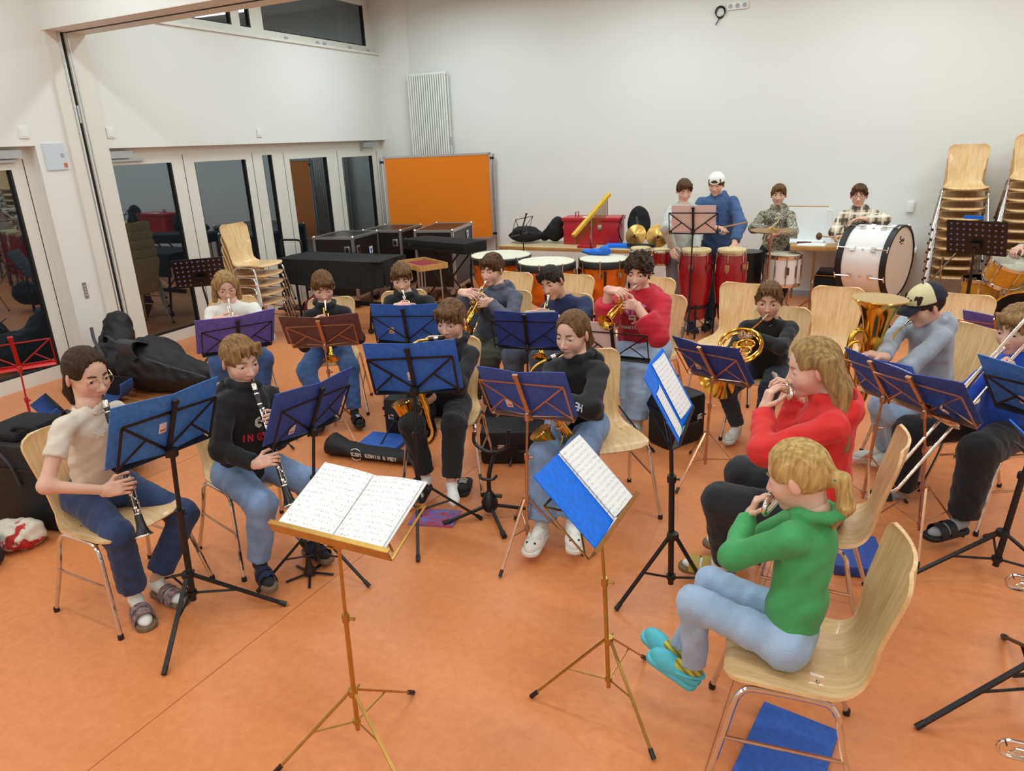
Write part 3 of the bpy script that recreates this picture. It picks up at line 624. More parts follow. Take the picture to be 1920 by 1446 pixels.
    if st in ('short', 'fringe', 'spiky', 'curly', 'cap'):
        gx, gt = dict(short=(.008, .012), fringe=(.009, .014), spiky=(.005, .016), curly=(.02, .026), cap=(.007, .004))[st]
        hp_ = [ell(hd(-.014, 0, .03), R3(.094+gx, .076+gx, .087+gt), ax)]
        if st == 'spiky': hp_ += [ell(hd(.01, 0, .09), R3(.07, .055, .04), ax, k=.02)]
        if st in ('fringe', 'curly'): hp_ += [ell(hd(.05, .012, .078), R3(.048, .062, .032), ax, k=.02)]
        hl = hair.get('line', .084 if st in ('short', 'spiky') else .07 if st == 'cap' else .077)
        hp_ += [cut((.118, 0, hl-.094), (.075, .085, .09), .008)]+ear_cut
        if st != 'curly':
            nl = 9; tip = hl-.016-(.020 if st == 'fringe' else .004)
            for i in range(nl):
                l0 = -.058+.116*i/(nl-1); l1 = l0+.012*rs.normal()*.6+.006; fx = .088-.55*abs(l0)**1.4; tp2 = tip+.010*rs.normal()*.7-.012*(abs(l0) > .05)
                hp_ += [cone(hd(fx-.022, l0, hl+.012), hd(fx+.002, l1, tp2), .014*hs, .0035*hs, k=.006)]
            for s in (1, -1): hp_ += [cone(hd(.012, .079*s, .03), hd(.014, .0775*s, -.004), .012*hs, .005*hs, k=.006)]
        if st == 'curly': hn = (sines(seed, .03*hs, 12), .0085)
        elif st == 'spiky': hn = (sines(seed, .015*hs, 10, ax), .0038)
        else: hn = (sines(seed, .017*hs, 10, ax), .0034)
    elif st == 'bob':
        hp_ = [ell(hd(-.014, 0, .03), R3(.104, .088, .099), ax), cone(hd(-.06, 0, -.02), hd(-.065, 0, -.13), .062*hs, .055*hs, (L, 1.25))]
        for s in (1, -1): hp_ += [cone(hd(-.012, .08*s, .03), hd(-.004, .094*s, -.125), .026*hs, .021*hs, k=.02)]
        hp_ += [cut((.118, 0, -.026), (.11, .072, .122), .008), sbox(hd(0, 0, -.20), (.3, .3, .06), ax, .01, 's', .008)]
    elif st in ('pony', 'long', 'kidpony'):
        hp_ = [ell(hd(-.014, 0, .03), R3(.102, .083, .096), ax), cut((.118, 0, -.02), (.112, .08, .124), .01)]
        if st != 'long':
            hp_ += ear_cut+[cone(hd(-.04, 0, .0), hd(-.092, 0, -.015), .06*hs, .03*hs, k=.03)]
            tp = hd(-.105, .0, -.01); hp_ += [cone(tp, tp-U*.02*hs-F*.025*hs, .017*hs, .022*hs)]
            q = tp-U*.02*hs-F*.028*hs; ln = hair.get('len', .16)
            for i, (sx, r) in enumerate(((0, .026), (.012, .018), (-.014, .016))):
                e1 = q-up*ln*.55-F*.02*hs+L*sx; e2 = q-up*ln*(1-.12*i)+F*.012*hs+L*sx*1.6; hp_ += [cone(q, e1, r*hs*.9, r*hs, k=.012), cone(e1, e2, r*hs, .006*hs, k=.012)]
        else:
            ln = hair.get('len', .34); bk = -fwd
            for i, l in enumerate((-.075, -.045, -.015, .015, .045, .075)):
                a = hd(-.045-.03*(1-abs(l)/.075), l, .03); b = hd(-.075-.02*(1-abs(l)/.075), l*1.12, -.10); e = b-up*(ln-.12)*(1-.12*(i % 3))+bk*.035+lat*l*.5
                hp_ += [cone(a, b, .036*hs, .034*hs, k=.02), cone(b, e, .032*hs, .014*hs, k=.016)]
            for s in (1, -1):
                a = hd(-.02, .07*s, .045); b = hd(-.055, .088*s, -.07); e = b-up*ln*.62+bk*.05+lat*.02*s; hp_ += [cone(a, b, .024*hs, .026*hs, k=.02), cone(b, e, .026*hs, .012*hs, k=.016)]
            hp_ += [cut((.122, 0, -.02), (.11, .066, .122), .008)]
            hp_ += [sbox(hd(.055, .09*s, -.06), R3(.065, .05, .075), ax, .02*hs, 's', .012*hs) for s in (1, -1)]
    hm = obj('hair', raw_mesh('hair', [sdf(hp_, .0036 if fine else .0048, .014, hn)], hair['mat'], base), body)
    if hair.get('tie'):
        q = hd(-.112, 0, -.018); MB().tube([q-base+.021*hs*(L*math.cos(a)+unit(U*.6+F*.8)*math.sin(a)) for a in np.linspace(0, 6.283, 14)][:-1], .006, 6, closed=True).build('hair_tie', hair['tie'], body)
    # top
    off = top.get('off', .018); kd = top['kind']; tp_ = [cone(mh+T*.02+hf*.01, mh+T*.3, (.088+off)*w, (.084+off)*w, (hlat, 1.34), flat='a' if top.get('crop') else ''), cone(mh+T*.3, mh+T*.8, (.079+off)*w, (.082+off)*w, (lat, 1.36)), cone(J['SR']*.88+ms*.12, J['SL']*.88+ms*.12, (.036+off*.55)*w, (.036+off*.55)*w), cone(ms-up*.01, N+up*.012, (.058+off*.4)*w, .055*hs+.003)]+[cone(N-up*.004, J['S'+s]*.75+ms*.25, .040*w, (.030+off*.5)*w, k=.03) for s in 'RL']
    if top.get('crop'): tp_[0] = cone(mh+T*top['crop'], mh+T*.45, (.084+off)*w, (.08+off)*w, (hlat, 1.34), flat='a')
    sl = top.get('sleeve', 'long')
    for s in 'RL':
        Sx, Ex, Wx = J['S'+s], J['E'+s], J['W'+s]
        if sl == 'short': tp_.append(cone(Sx, Sx+(Ex-Sx)*.52, (.035+off)*w, (.040+off)*w, flat='b'))
        else:
            q = .62 if sl == 'push' else .93
            tp_ += [cone(Sx, Ex, (.035+off*.7)*w, (.032+off*.9)*w), cone(Ex, Ex+(Wx-Ex)*q, (.032+off*.9)*w, (.025+off*.75)*w, flat='b')]
            if sl == 'push': tp_.append(cone(Ex+(Wx-Ex)*.4, Ex+(Wx-Ex)*.62, (.042+off)*w, (.04+off)*w, flat='b'))
    tp_.append(cone(N+up*.008, N+up*.12, .052*hs, .056*hs, op='s', k=.006) if kd == 'tee' else cone(N+up*.05, N+up*.14, .05*hs, .056*hs, op='s', k=.006))
    if kd in ('hoodie', 'collar'):
        ring = [N+up*(.012+.028*(1-math.cos(a))*.5)+fwd*(.068*math.cos(a)-.012)*hs+lat*.07*math.sin(a)*hs for a in np.linspace(0, 2*math.pi, 9)]
        for a, b in zip(ring[:-1], ring[1:]): tp_.append(cone(a, b, .02, .02, k=.012))
        if kd == 'hoodie': tp_ += [ell(N-fwd*.085*hs-up*.015, (.05*hs, .105*hs, .07*hs), (fwd, lat, up), k=.03), ell(N-fwd*.08*hs+up*.045, (.022*hs, .062*hs, .04*hs), (fwd, lat, up), 's', .02)]
        tp_.append(cone(N+up*.02, N+up*.14, .047*hs, .058*hs, op='s', k=.008))
    else: pass
    to = obj(top.get('name', 'shirt'), raw_mesh('top', [sdf(tp_, .007 if fine else .009, .028, (sines(seed+1, .075), .0028))], top['mat'], base), body)
    if kd == 'tee': MB().tube([N-base+up*(.006-.012*math.cos(a))+fwd*(.060*math.cos(a)-.004)*hs+lat*.062*math.sin(a)*hs for a in np.linspace(0, 2*math.pi, 25)[:-1]], .0048, 8, closed=True, sq=1.).build('neck_band', top['mat'], to)
    # trousers
    wd = pants.get('wide', 1.); po = pants.get('off', .012); seat = p.get('seated', True); pp_ = [cone(J['HR'], J['HL'], (.082+po)*w, (.082+po)*w), cone(mh, mh+T*pants.get('rise', .2), (.088+po)*w, (.086+po*.6)*w, (hlat, 1.3), flat='b')]
    for s in 'RL':
        Hx, Kx, Ax = J['H'+s], J['K'+s], J['A'+s]; hem = pants.get('hem', .97); e = Kx+(Ax-Kx)*hem
        pp_ += [cone(Hx, Kx, (.076+po)*w, (.054+po)*w*wd), cone(Kx, e, (.054+po)*w*wd, (.040+po)*w*wd*pants.get('flare', 1.), flat='b')]
    obj('trousers', raw_mesh('trousers', [sdf(pp_, .0085 if fine else .01, .03, (sines(seed+2, .06), .0026))], pants['mat'], base), body)
    # socks and shoes
    for s, sg in (('R', -1), ('L', 1)):
        A = J['A'+s]; K = J['K'+s]
        fd = p.get('foot'+s); 
        if fd is None: fd = unit(V3((hf[0], hf[1], 0))+hlat*sg*.18)
        else: fd = unit(fd)
        gz = p.get('solez', None); sole = (A[2]-.085 if gz is None else gz); fs = h/1.55*shoes.get('s', 1.)
        fu = unit(np.cross(np.cross(fd, up), fd)); lt = np.cross(fu, fd); c = A+fd*.055*fs; c = c-fu*((c-A)@fu+.0) ; c = V3((c[0], c[1], A[2]))-fu*.045 if fd[2] else V3((c[0], c[1], sole+.04))
        fa = (fd, lt, fu); sp = lambda f, l, u: c+fd*f*fs+lt*l*fs+fu*u
        kind = shoes['kind'] if isinstance(shoes['kind'], str) else shoes['kind'][s]
        if shoes.get('sock'): 
            sk_ = [cone(K+(A-K)*.6, A-up*.01, .034*w, .031*w), cone(A-up*.02, sp(.055, 0, -.005), .034*w, .03*w)]
            if kind in ('slide', 'bare', 'sandal', 'none'): sk_ += [ell(sp(.06, 0, -.008), (.085*fs, .037*fs, .028), fa, k=.02)]
            obj('sock', raw_mesh('sock', [sdf(sk_, .006, .02)], shoes['sock'], base), body)
        if kind in ('sneaker', 'clog', 'slipper'):
            q = [ell(sp(.06, 0, -.012), (.085*fs, .045*fs, .046 if kind == 'clog' else .037 if kind != 'sneaker' else .032), fa), ell(sp(-.045, 0, .004), (.062*fs, .039*fs, .05 if kind == 'sneaker' else .03), fa, k=.03), sbox(sp(.022, 0, -.075), (.16*fs, .06*fs, .035), fa, .005, 's', .006)]
            if kind == 'clog': q += [cone(A-up*.03, A+up*.1, .032*w, .036*w, op='s', k=.006)]
            so = [cone(sp(-.062, 0, -.03), sp(.11, 0, -.03), .037*fs, .045*fs), sbox(sp(.02, 0, .02), (.25, .2, .037), fa, .003, 's', .004), sbox(sp(.02, 0, -.08), (.25, .2, .038), fa, .003, 's', .004)]
            x = obj('shoe', raw_mesh('shoe', [sdf(q, .005, .02)], shoes['mat'], base), body); obj('sole', raw_mesh('sole', [sdf(so, .005, .01)], shoes.get('solemat', shoes['mat']), base), x)
            if kind == 'sneaker':
                for i in range(4): MB().tube([sp(.03+.018*i, -.02, .012-.004*i)-base, sp(.034+.018*i, 0, .021-.004*i)-base, sp(.03+.018*i, .02, .012-.004*i)-base], .0035, 6).build('lace', shoes.get('lace', shoes['mat']), x)
            if kind == 'clog':
                MB().tube(spline([sp(.0, -.042, .012)-base, sp(-.06, -.04, .03)-base, sp(-.105, 0, .036)-base, sp(-.06, .04, .03)-base, sp(0, .042, .012)-base], 4), .005, 6, sq=1.6).build('heel_strap', shoes['mat'], x)
                for i in range(9): MB().lathe([(.0055, -.004), (.005, .003), (0, .003)], sp(.05+.03*(i//3), -.022+.022*(i % 3), .0215-.006*(i//3)-.004*abs(i % 3-1))-base, fu, 8).build('vent_hole', mat('clog_hole', S(24, 60, 72), .7, var=.1), x)
            if kind == 'slipper':
                for l in (-.02, .02):
                    MB().ball(sp(.105, l, .016)-base, .0065, 8).build('button_eye', m_blackpl, x); MB().lathe([(.014, 0), (.008, .016), (0, .024)], sp(.055, l*1.3, .022)-base, fu, 8, sx=.6).build('plush_ear', shoes['mat'], x)
                MB().ball(sp(.128, 0, .006)-base, .004, 8).build('nose', mat('pink_nose', S(200, 130, 130), .6, var=.1), x)
        elif kind in ('slide', 'sandal'):
            so = [cone(sp(-.062, 0, -.03), sp(.115, 0, -.03), .038*fs, .047*fs), sbox(sp(.02, 0, .022), (.25, .2, .037), fa, .003, 's', .004), sbox(sp(.02, 0, -.08), (.25, .2, .037), fa, .003, 's', .004)]
            x = obj('slipper', raw_mesh('slipper', [sdf(so, .005, .01)], shoes['mat'], base), body)
            straps = [(.075, .036)] if kind == 'slide' else [(.03, .02), (.085, .022)]
            for sc, hw in straps:
                m = MB(); m.grid(lambda u, v: sp(sc+(v-.5)*2*hw, .047*math.cos(math.pi*(1-u)), -.024+.062*math.sin(math.pi*u)**.8*(1-1.6*(sc-.03)*(1 if kind == 'slide' else .8)))-base, 12, 3, .004)
                y = m.build('strap', shoes.get('strap', shoes['mat']), x)
                if shoes.get('stripe') and kind == 'slide':
                    for i in range(3):
                        z = MB(); f0 = sc-.022+.022*i
                        z.grid(lambda u, v: sp(f0+(v-.5)*.011, .0482*math.cos(math.pi*(1-u)), -.024+.0642*math.sin(math.pi*u)**.8*(1-1.6*(sc-.03)))-base, 12, 1, .002); z.build('stripe', shoes['stripe'], y)
                if kind == 'sandal' and shoes.get('buckle'):
                    MB().tube([sp(sc+a, l, .026-.09*(sc-.03))-base+fu*.004 for a, l in ((-.012, -.012), (.012, -.012), (.012, .012), (-.012, .012))], .003, 6, closed=True).build('buckle', shoes['buckle'], y)
    p['parts'] = dict(body=body, top=to, base=base, J=J, hd=hd, ax=ax, fwd=fwd, lat=lat, N=N, mh=mh, T=T, w=w, off=off)
    return body
def glasses(p, m, r=.024):
    q = p['parts']; hd = q['hd']; b = q['base']; o = MB()
    for s in (1, -1):
        o.tube([hd(.092-.006*abs(math.cos(a))*(1 if s*math.cos(a) > 0 else 0), .034*s+r*math.cos(a), .001+r*.88*math.sin(a))-b for a in np.linspace(0, 6.283, 20)[:-1]], .0017, 6, closed=True)
        o.tube([hd(.086, .034*s+r*s, .006)-b, hd(.03, .079*s, .01)-b, hd(-.012, .081*s, .006)-b], .0017, 6)
    o.tube([hd(.093, -.011, .004)-b, hd(.097, 0, .008)-b, hd(.093, .011, .004)-b], .0016, 6)
    return o.build('eyeglasses', m, q['body'])

# ------------------------------------------------------------------ instruments
def trumpet(M, label, m=None, m2=None, mp=True, name='trumpet'):
    """local: mouthpiece rim at the origin, X forward, Z up (valve tops), Y to the player's left"""
    m = m or m_brass; m2 = m2 or m_silver; o = thing(name, label, name, M)
    if mp: MB().lathe([(.0135, 0), (.0135, .004), (.011, .012), (.008, .026), (.0055, .04), (.0045, .085)], (0, 0, 0), (1, 0, 0), 14).build('mouthpiece', m2, o)
    MB().tube([(.06 if mp else .13, -.014, 0), (.36, -.014, 0)], .0062, 10).build('leadpipe', m, o)
    ts = MB(); ts.tube([(.32, -.014, 0)]+[(.375+.030*math.sin(a), -.014, -.03+.03*math.cos(a)) for a in np.linspace(0, math.pi, 9)]+[(.24, -.014, -.06)], .0074, 10); ts.tube([(.385, -.014, -.055), (.385, -.014, -.005)], .003, 6); ts.build('tuning_slide', m, o)
    b = MB(); pts = [(.20, .016, -.06)]+[(.125-.03*math.sin(a), .016, -.03-.03*math.cos(a)) for a in np.linspace(0, math.pi, 9)]+[(.2, .016, 0), (.27, .016, 0)]
    b.tube(pts, .0066, 10); b.build('bell_tube', m, o)
    pr = [(.0066, 0), (.0085, .06), (.011, .11), (.0155, .15), (.022, .18), (.032, .20), (.046, .213), (.061, .2195), (.062, .2205), (.060, .2195), (.045, .211), (.031, .198), (.02, .178), (.013, .15), (.009, .11), (.006, .03)]
    MB().lathe(pr, (.265, .016, 0), (1, 0, 0), 24, cap=False).build('bell', m, o)
    for i in range(3):
        x = .198+.024*i; v = MB(); v.lathe([(.0115, -.082), (.0125, -.078), (.0105, -.07), (.0105, .02), (.0125, .024), (.0125, .03), (.008, .032)], (x, .001, 0), (0, 0, 1), 12); vo = v.build('valve', m, o)
        f = MB(); f.lathe([(.0022, .03), (.0022, .05), (.009, .052), (.009, .056), (0, .0565)], (x, .001, 0), (0, 0, 1), 10); f.build('finger_button', m2, vo)
    s = MB(); s.tube([(.246, -.012, -.035), (.335, -.012, -.035)]+[(.335+.012*math.sin(a), -.012, -.047+.012*math.cos(a)) for a in np.linspace(0, math.pi, 6)]+[(.25, -.012, -.059)], .005, 8); s.build('third_valve_slide', m2, o)
    s = MB(); s.tube([(.198, .012, -.03), (.14, .012, -.03), (.128, .012, -.04), (.14, .012, -.05), (.198, .012, -.05)], .005, 8); s.build('first_valve_slide', m2, o)
    MB().tube(arc((.29, -.012, -.02), .014, -90, 190, 10), .0025, 6, closed=False).build('finger_ring', m, o)
    h = MB(); h.tube(arc((.262, -.014, .022), .011, -80, 180, 8), .0025, 6); h.build('finger_hook', m, o)
    for x in (.11, .33): MB().tube([(x, -.014, 0), (x, .016, 0)], .003, 6).build('brace', m, o)
    return o
def clarinet(M, label):
    """local: mouthpiece tip at origin, X runs down to the bell, Z towards the front (keys)"""
    o = thing('clarinet', label, 'clarinet', M)
    MB().lathe([(.004, 0), (.008, .012), (.0125, .05), (.0132, .072), (.011, .074), (.011, .084)], (0, 0, 0), (1, 0, 0), 14).build('mouthpiece', m_ebony, o)
    MB().lathe([(.0137, .028), (.0142, .03), (.0142, .06), (.0137, .062)], (0, 0, 0), (1, 0, 0), 14).build('ligature', m_silver, o)
    MB().lathe([(.0125, .08), (.0155, .092), (.0155, .125), (.0135, .14)], (0, 0, 0), (1, 0, 0), 16).build('barrel', m_ebony, o)
    MB().lathe([(.0135, .14), (.0138, .34), (.0138, .345), (.0138, .565)], (0, 0, 0), (1, 0, 0), 16).build('body', m_ebony, o)
    MB().lathe([(.0138, .565), (.0165, .575), (.018, .60), (.022, .63), (.030, .655), (.039, .668), (.040, .672), (.036, .67), (.026, .65), (.014, .60)], (0, 0, 0), (1, 0, 0), 24, cap=False).build('bell', m_ebony, o)
    for x in (.083, .14, .345, .352, .567): MB().lathe([(.0145, -.004), (.0158, -.003), (.0158, .003), (.0145, .004)], (x, 0, 0), (1, 0, 0), 16).build('ring', m_silver, o)
    MB().lathe([(.0392, .666), (.0408, .669), (.0402, .673)], (0, 0, 0), (1, 0, 0), 24).build('bell_ring', m_silver, o)
    for i, (x, a) in enumerate([(.17, 15), (.19, -30), (.215, 40), (.235, 0), (.262, -20), (.285, 30), (.305, 5), (.325, -40), (.375, 0), (.40, 12), (.425, -8), (.452, 35), (.475, -35), (.50, 20), (.52, 50), (.54, -25), (.555, 10)]):
        a = math.radians(a); d = V3((0, math.sin(a), math.cos(a))); k = MB(); k.lathe([(.0075, 0), (.0075, .0035), (.004, .005)], V3((x, 0, 0))+d*.0145, d, 10); k.tube([V3((x, 0, 0))+d*.017, V3((x+.02, 0, 0))+V3((0, math.sin(a+.6), math.cos(a+.6)))*.0165], .0018, 5); k.build('key', m_silver, o)
    for s, x0, x1 in ((.7, .16, .33), (-.7, .17, .33), (.7, .37, .55), (-.6, .36, .56)): MB().tube([(x0, math.sin(s)*.0168, math.cos(s)*.0168), (x1, math.sin(s)*.0168, math.cos(s)*.0168)], .0022, 6).build('key_rod', m_silver, o)
    return o
def saxophone(M, label):
    """alto; local: body tube along -Z from the neck socket at the origin, bell on +X, mouthpiece on -X"""
    o = thing('saxophone', label, 'saxophone', M)
    nk = MB(); nk.tube(spline([(0, 0, -.02), (0, 0, .03), (-.025, 0, .065), (-.075, 0, .08), (-.14, 0, .07)], 5), list(np.linspace(.0125, .007, 21)), 10); nk.build('neck', m_brass, o)
    MB().lathe([(.0085, 0), (.013, .01), (.0125, .06), (.006, .10)], (-.125, 0, .0735), (-1, 0, -.16), 12).build('mouthpiece', m_ebony, o)
    MB().lathe([(.0138, .03), (.0138, .055)], (-.125, 0, .0735), (-1, 0, -.16), 12).build('ligature', m_silver, o)
    MB().lathe([(.0135, 0), (.02, -.22), (.0275, -.44)], (0, 0, 0), (0, 0, 1), 18).build('body_tube', m_brass, o)
    bw = MB(); bw.tube([(.052-.052*math.cos(a), 0, -.44-.058*math.sin(a)) for a in np.linspace(0, math.pi, 11)], list(np.linspace(.0275, .037, 11)), 16); bw.build('bow', m_brass, o)
    bl = MB(); bl.lathe([(.037, 0), (.041, .08), (.045, .14), (.052, .18), (.0605, .205), (.0625, .208), (.060, .206), (.05, .18), (.042, .13), (.034, 0)], (.104, 0, -.44), (.10, 0, 1), 24, cap=False); bl.build('bell', m_brass, o)
    MB().lathe([(.0605, .203), (.0635, .207), (.0615, .211)], (.104, 0, -.44), (.10, 0, 1), 24).build('bell_rim', m_brass, o)
    for i, z in enumerate(np.linspace(-.06, -.42, 10)):
        r = .0155+.0135*(-z/.44); k = MB(); k.lathe([(.009+.004*i/9, 0), (.009+.004*i/9, .004), (.005, .006)], (r*.75, r*.7, z), (.72, .7, 0), 12); k.build('key_cup', m_brass, o)
    for y in (.022, -.024): MB().tube([(.008, y, -.04), (.014, y*1.25, -.42)], .0028, 6).build('key_rod', m_brass, o)
    for x, z in ((.12, -.36), (.10, -.44)): MB().lathe([(.022, 0), (.022, .005), (.01, .008)], (x, .04, z), (.1, 1, 0), 14).build('key_cup', m_brass, o)
    MB().tube([(.02, .02, -.30), (.045, .045, -.33), (.09, .045, -.36)], .003, 6).build('key_guard', m_brass, o)
    MB().tube([(.018, 0, -.2), (.085, 0, -.27)], .004, 6).build('bell_brace', m_brass, o)
    return o
def french_horn(M, label):
    """local: coil in the XZ plane, centre at origin, mouthpiece up +Z side, bell at -X"""
    o = thing('french_horn', label, 'horn', M)
    for r, y, tr in ((.135, 0, .0085), (.118, .018, .0075), (.128, -.02, .0075)):
        MB().tube([(r*math.cos(a), y, r*.88*math.sin(a)) for a in np.linspace(0, 6.283, 33)[:-1]], tr, 8, closed=True).build('coil', m_brass, o)
    for r, c in ((.055, (.03, .022, .02)), (.045, (-.04, .024, -.02)), (.05, (.02, -.024, -.05))): MB().tube([(c[0]+r*math.cos(a), c[1], c[2]+r*.6*math.sin(a)) for a in np.linspace(0, 6.283, 21)[:-1]], .006, 8, closed=True).build('valve_slide', m_brass, o)
    for i in range(3):
        v = MB().lathe([(.019, 0), (.02, .003), (.02, .03), (.014, .035)], (-.035+.043*i, .03, .03), (0, 1, 0), 14).build('rotary_valve', m_brass, o)
        MB().box((-.035+.043*i, .03, .115), (.014, .012, .04)).build('valve_lever', m_silver, v)
    MB().tube(spline([(.04, .02, .10), (.07, .03, .14), (.10, .04, .175), (.125, .043, .205)], 4), .0055, 8).build('leadpipe', m_brass, o)
    MB().lathe([(.0045, 0), (.006, .04), (.0095, .06), (.010, .066)], (.115, .043, .19), (.58, .04, .81), 12).build('mouthpiece', m_silver, o)
    MB().lathe([(.012, 0), (.018, .08), (.03, .15), (.05, .2), (.085, .245), (.14, .275), (.152, .28), (.145, .276), (.085, .24), (.045, .19), (.02, .1)], (.03, .03, -.10), (-.75, .65, -.05), 28, cap=False).build('bell', m_brass, o)
    return o
def tenor_horn(M, label):
    """oval baritone; local: Z up the bell axis (bell rim at z=.36), mouthpiece side +X, valves on -X front Y"""
    o = thing('baritone_horn', label, 'horn', M)
    MB().lathe([(.022, -.24), (.03, -.12), (.042, .02), (.058, .14), (.076, .22), (.105, .29), (.145, .335), (.152, .34), (.148, .338), (.10, .285), (.07, .21), (.05, .12), (.036, .0), (.02, -.2)], (0, 0, 0), (0, 0, 1), 30, cap=False).build('bell', m_brass, o)
    MB().lathe([(.149, .335), (.154, .34), (.150, .345)], (0, 0, 0), (0, 0, 1), 30).build('bell_rim', m_brass, o)
    bo = MB(); bo.tube([(0, 0, -.22)]+[(-.075+.075*math.cos(a), .0, -.24-.085*math.sin(a)) for a in np.linspace(0, math.pi, 11)]+[(-.15, 0, -.1), (-.155, 0, .05)]+[(-.105-.05*math.cos(a), 0, .10+.06*math.sin(a)) for a in np.linspace(0, math.pi, 9)]+[(-.055, .01, 0), (-.055, .02, -.12)], list(np.linspace(.024, .0125, 25))[:25], 12)
    bo.build('main_branch', m_brass, o)
    MB().tube(spline([(-.185, -.01, -.16), (-.19, -.02, .02), (-.16, -.03, .10), (-.10, -.04, .08), (-.08, -.05, -.1)], 5), .0095, 10).build('tuning_slide', m_brass, o)
    for i in range(3):
        v = MB(); v.lathe([(.015, -.11), (.017, -.10), (.014, -.09), (.014, .01), (.017, .015), (.016, .025), (.008, .027)], (-.115+.036*i, -.055, -.04), (0, 0, 1), 12); vo = v.build('valve', m_brass, o)
        MB().lathe([(.003, .025), (.003, .05), (.011, .052), (.011, .056), (0, .057)], (-.115+.036*i, -.055, -.04), (0, 0, 1), 10).build('finger_button', m_silver, vo)
        MB().tube([(-.12+.036*i, -.07, -.09), (-.12+.036*i, -.085, -.14), (-.105+.036*i, -.085, -.16), (-.095+.036*i, -.08, -.13), (-.10+.036*i, -.07, -.08)], .0065, 8).build('valve_slide', m_brass, vo)
    MB().tube(spline([(-.03, -.05, -.08), (.02, -.06, -.02), (.07, -.05, .06), (.12, -.02, .115), (.19, 0, .16)], 5), list(np.linspace(.0075, .005, 21)), 8).build('leadpipe', m_brass, o)
    MB().lathe([(.005, 0), (.0075, .04), (.0125, .055), (.014, .065), (.0135, .068)], (.18, 0, .153), (.84, .0, .54), 12).build('mouthpiece', m_silver, o)
    return o
def trombone(M, label, ext=.0):
    """local: mouthpiece rim at origin, X along the slide, Y to the left where the bell section sits, Z up"""
    o = thing('trombone', label, 'trombone', M)
    MB().lathe([(.0135, 0), (.013, .008), (.009, .03), (.0055, .05), (.005, .085)], (0, 0, 0), (1, 0, 0), 14).build('mouthpiece', m_silver, o)
    for y in (0, .078): MB().tube([(.07, y, 0), (.62, y, 0)], .0062, 10).build('inner_slide', m_silver, o)
    L = .66+ext; sl = MB(); sl.tube([(.16+ext, 0, 0), (L, 0, 0)]+[(L+.039*math.sin(a), .039-.039*math.cos(a), 0) for a in np.linspace(0.2, math.pi-.2, 7)]+[(L, .078, 0), (.16+ext, .078, 0)], .0082, 10); so = sl.build('outer_slide', m_silver, o)
    MB().tube([(.17+ext, 0, 0), (.17+ext, .078, 0)], .006, 8).build('slide_brace', m_silver, so); MB().lathe([(.01, 0), (.012, .006), (.006, .018)], (L+.036, .039, 0), (1, 0, 0), 10).build('bumper', m_blackpl, so)
    MB().tube([(.09, 0, 0), (.09, .078, 0)], .006, 8).build('slide_brace', m_silver, o)
    MB().tube([(.1, .078, 0), (-.12, .078, 0)]+[(-.14-.055*math.sin(a), .078, .055-.055*math.cos(a)) for a in np.linspace(0, math.pi, 9)]+[(-.1, .078, .11), (.1, .078, .11)], .0085, 10).build('bell_bow', m_silver, o)
    MB().lathe([(.0085, 0), (.011, .1), (.015, .2), (.023, .28), (.036, .33), (.058, .365), (.095, .39), (.104, .393), (.1, .391), (.056, .36), (.03, .31), (.016, .22), (.009, .1)], (.08, .078, .11), (1, 0, 0), 28, cap=False).build('bell', m_silver, o)
    MB().tube([(.12, .078, 0), (.12, .078, .11)], .005, 8).build('bell_brace', m_silver, o)
    return o
def flute(M, label):
    """curved-head flute; local: embouchure at origin, X towards the foot, Z up"""
    o = thing('flute', label, 'flute', M)
    MB().tube([(.045, 0, 0), (.03, 0, 0), (-.04, 0, 0)]+[(-.052-.022*math.sin(a), 0, -.022+.022*math.cos(a)) for a in np.linspace(0, math.pi, 9)]+[(-.02, 0, -.044), (.01, 0, -.044)], .0088, 12).build('curved_headjoint', m_silver, o)
    MB().lathe([(.0, .012), (.0085, .009), (.0105, 0), (.0105, -.008), (.009, -.01)], (.05, 0, 0), (1, 0, 0), 14).build('crown', m_silver, o)
    MB().ball((0, .002, .008), .012, 10, (1.5, 1.1, .45)).build('lip_plate', m_silver, o)
    MB().tube([(-.0, 0, -.044), (.0, 0, -.044), (.012, 0, -.044)], .0095, 10).build('joint_ring', m_silver, o)
    MB().tube([(.005, 0, -.044), (.50, 0, -.044)], .0092, 12).build('body', m_silver, o)
    for i in range(13): MB().lathe([(.0085, 0), (.0085, .004), (.005, .005)], (.07+.031*i, .0, -.0355), (0, 0, 1), 10).build('key', m_silver, o)
    MB().tube([(.06, .011, -.04), (.48, .011, -.04)], .0022, 6).build('key_rod', m_silver, o)
    return o

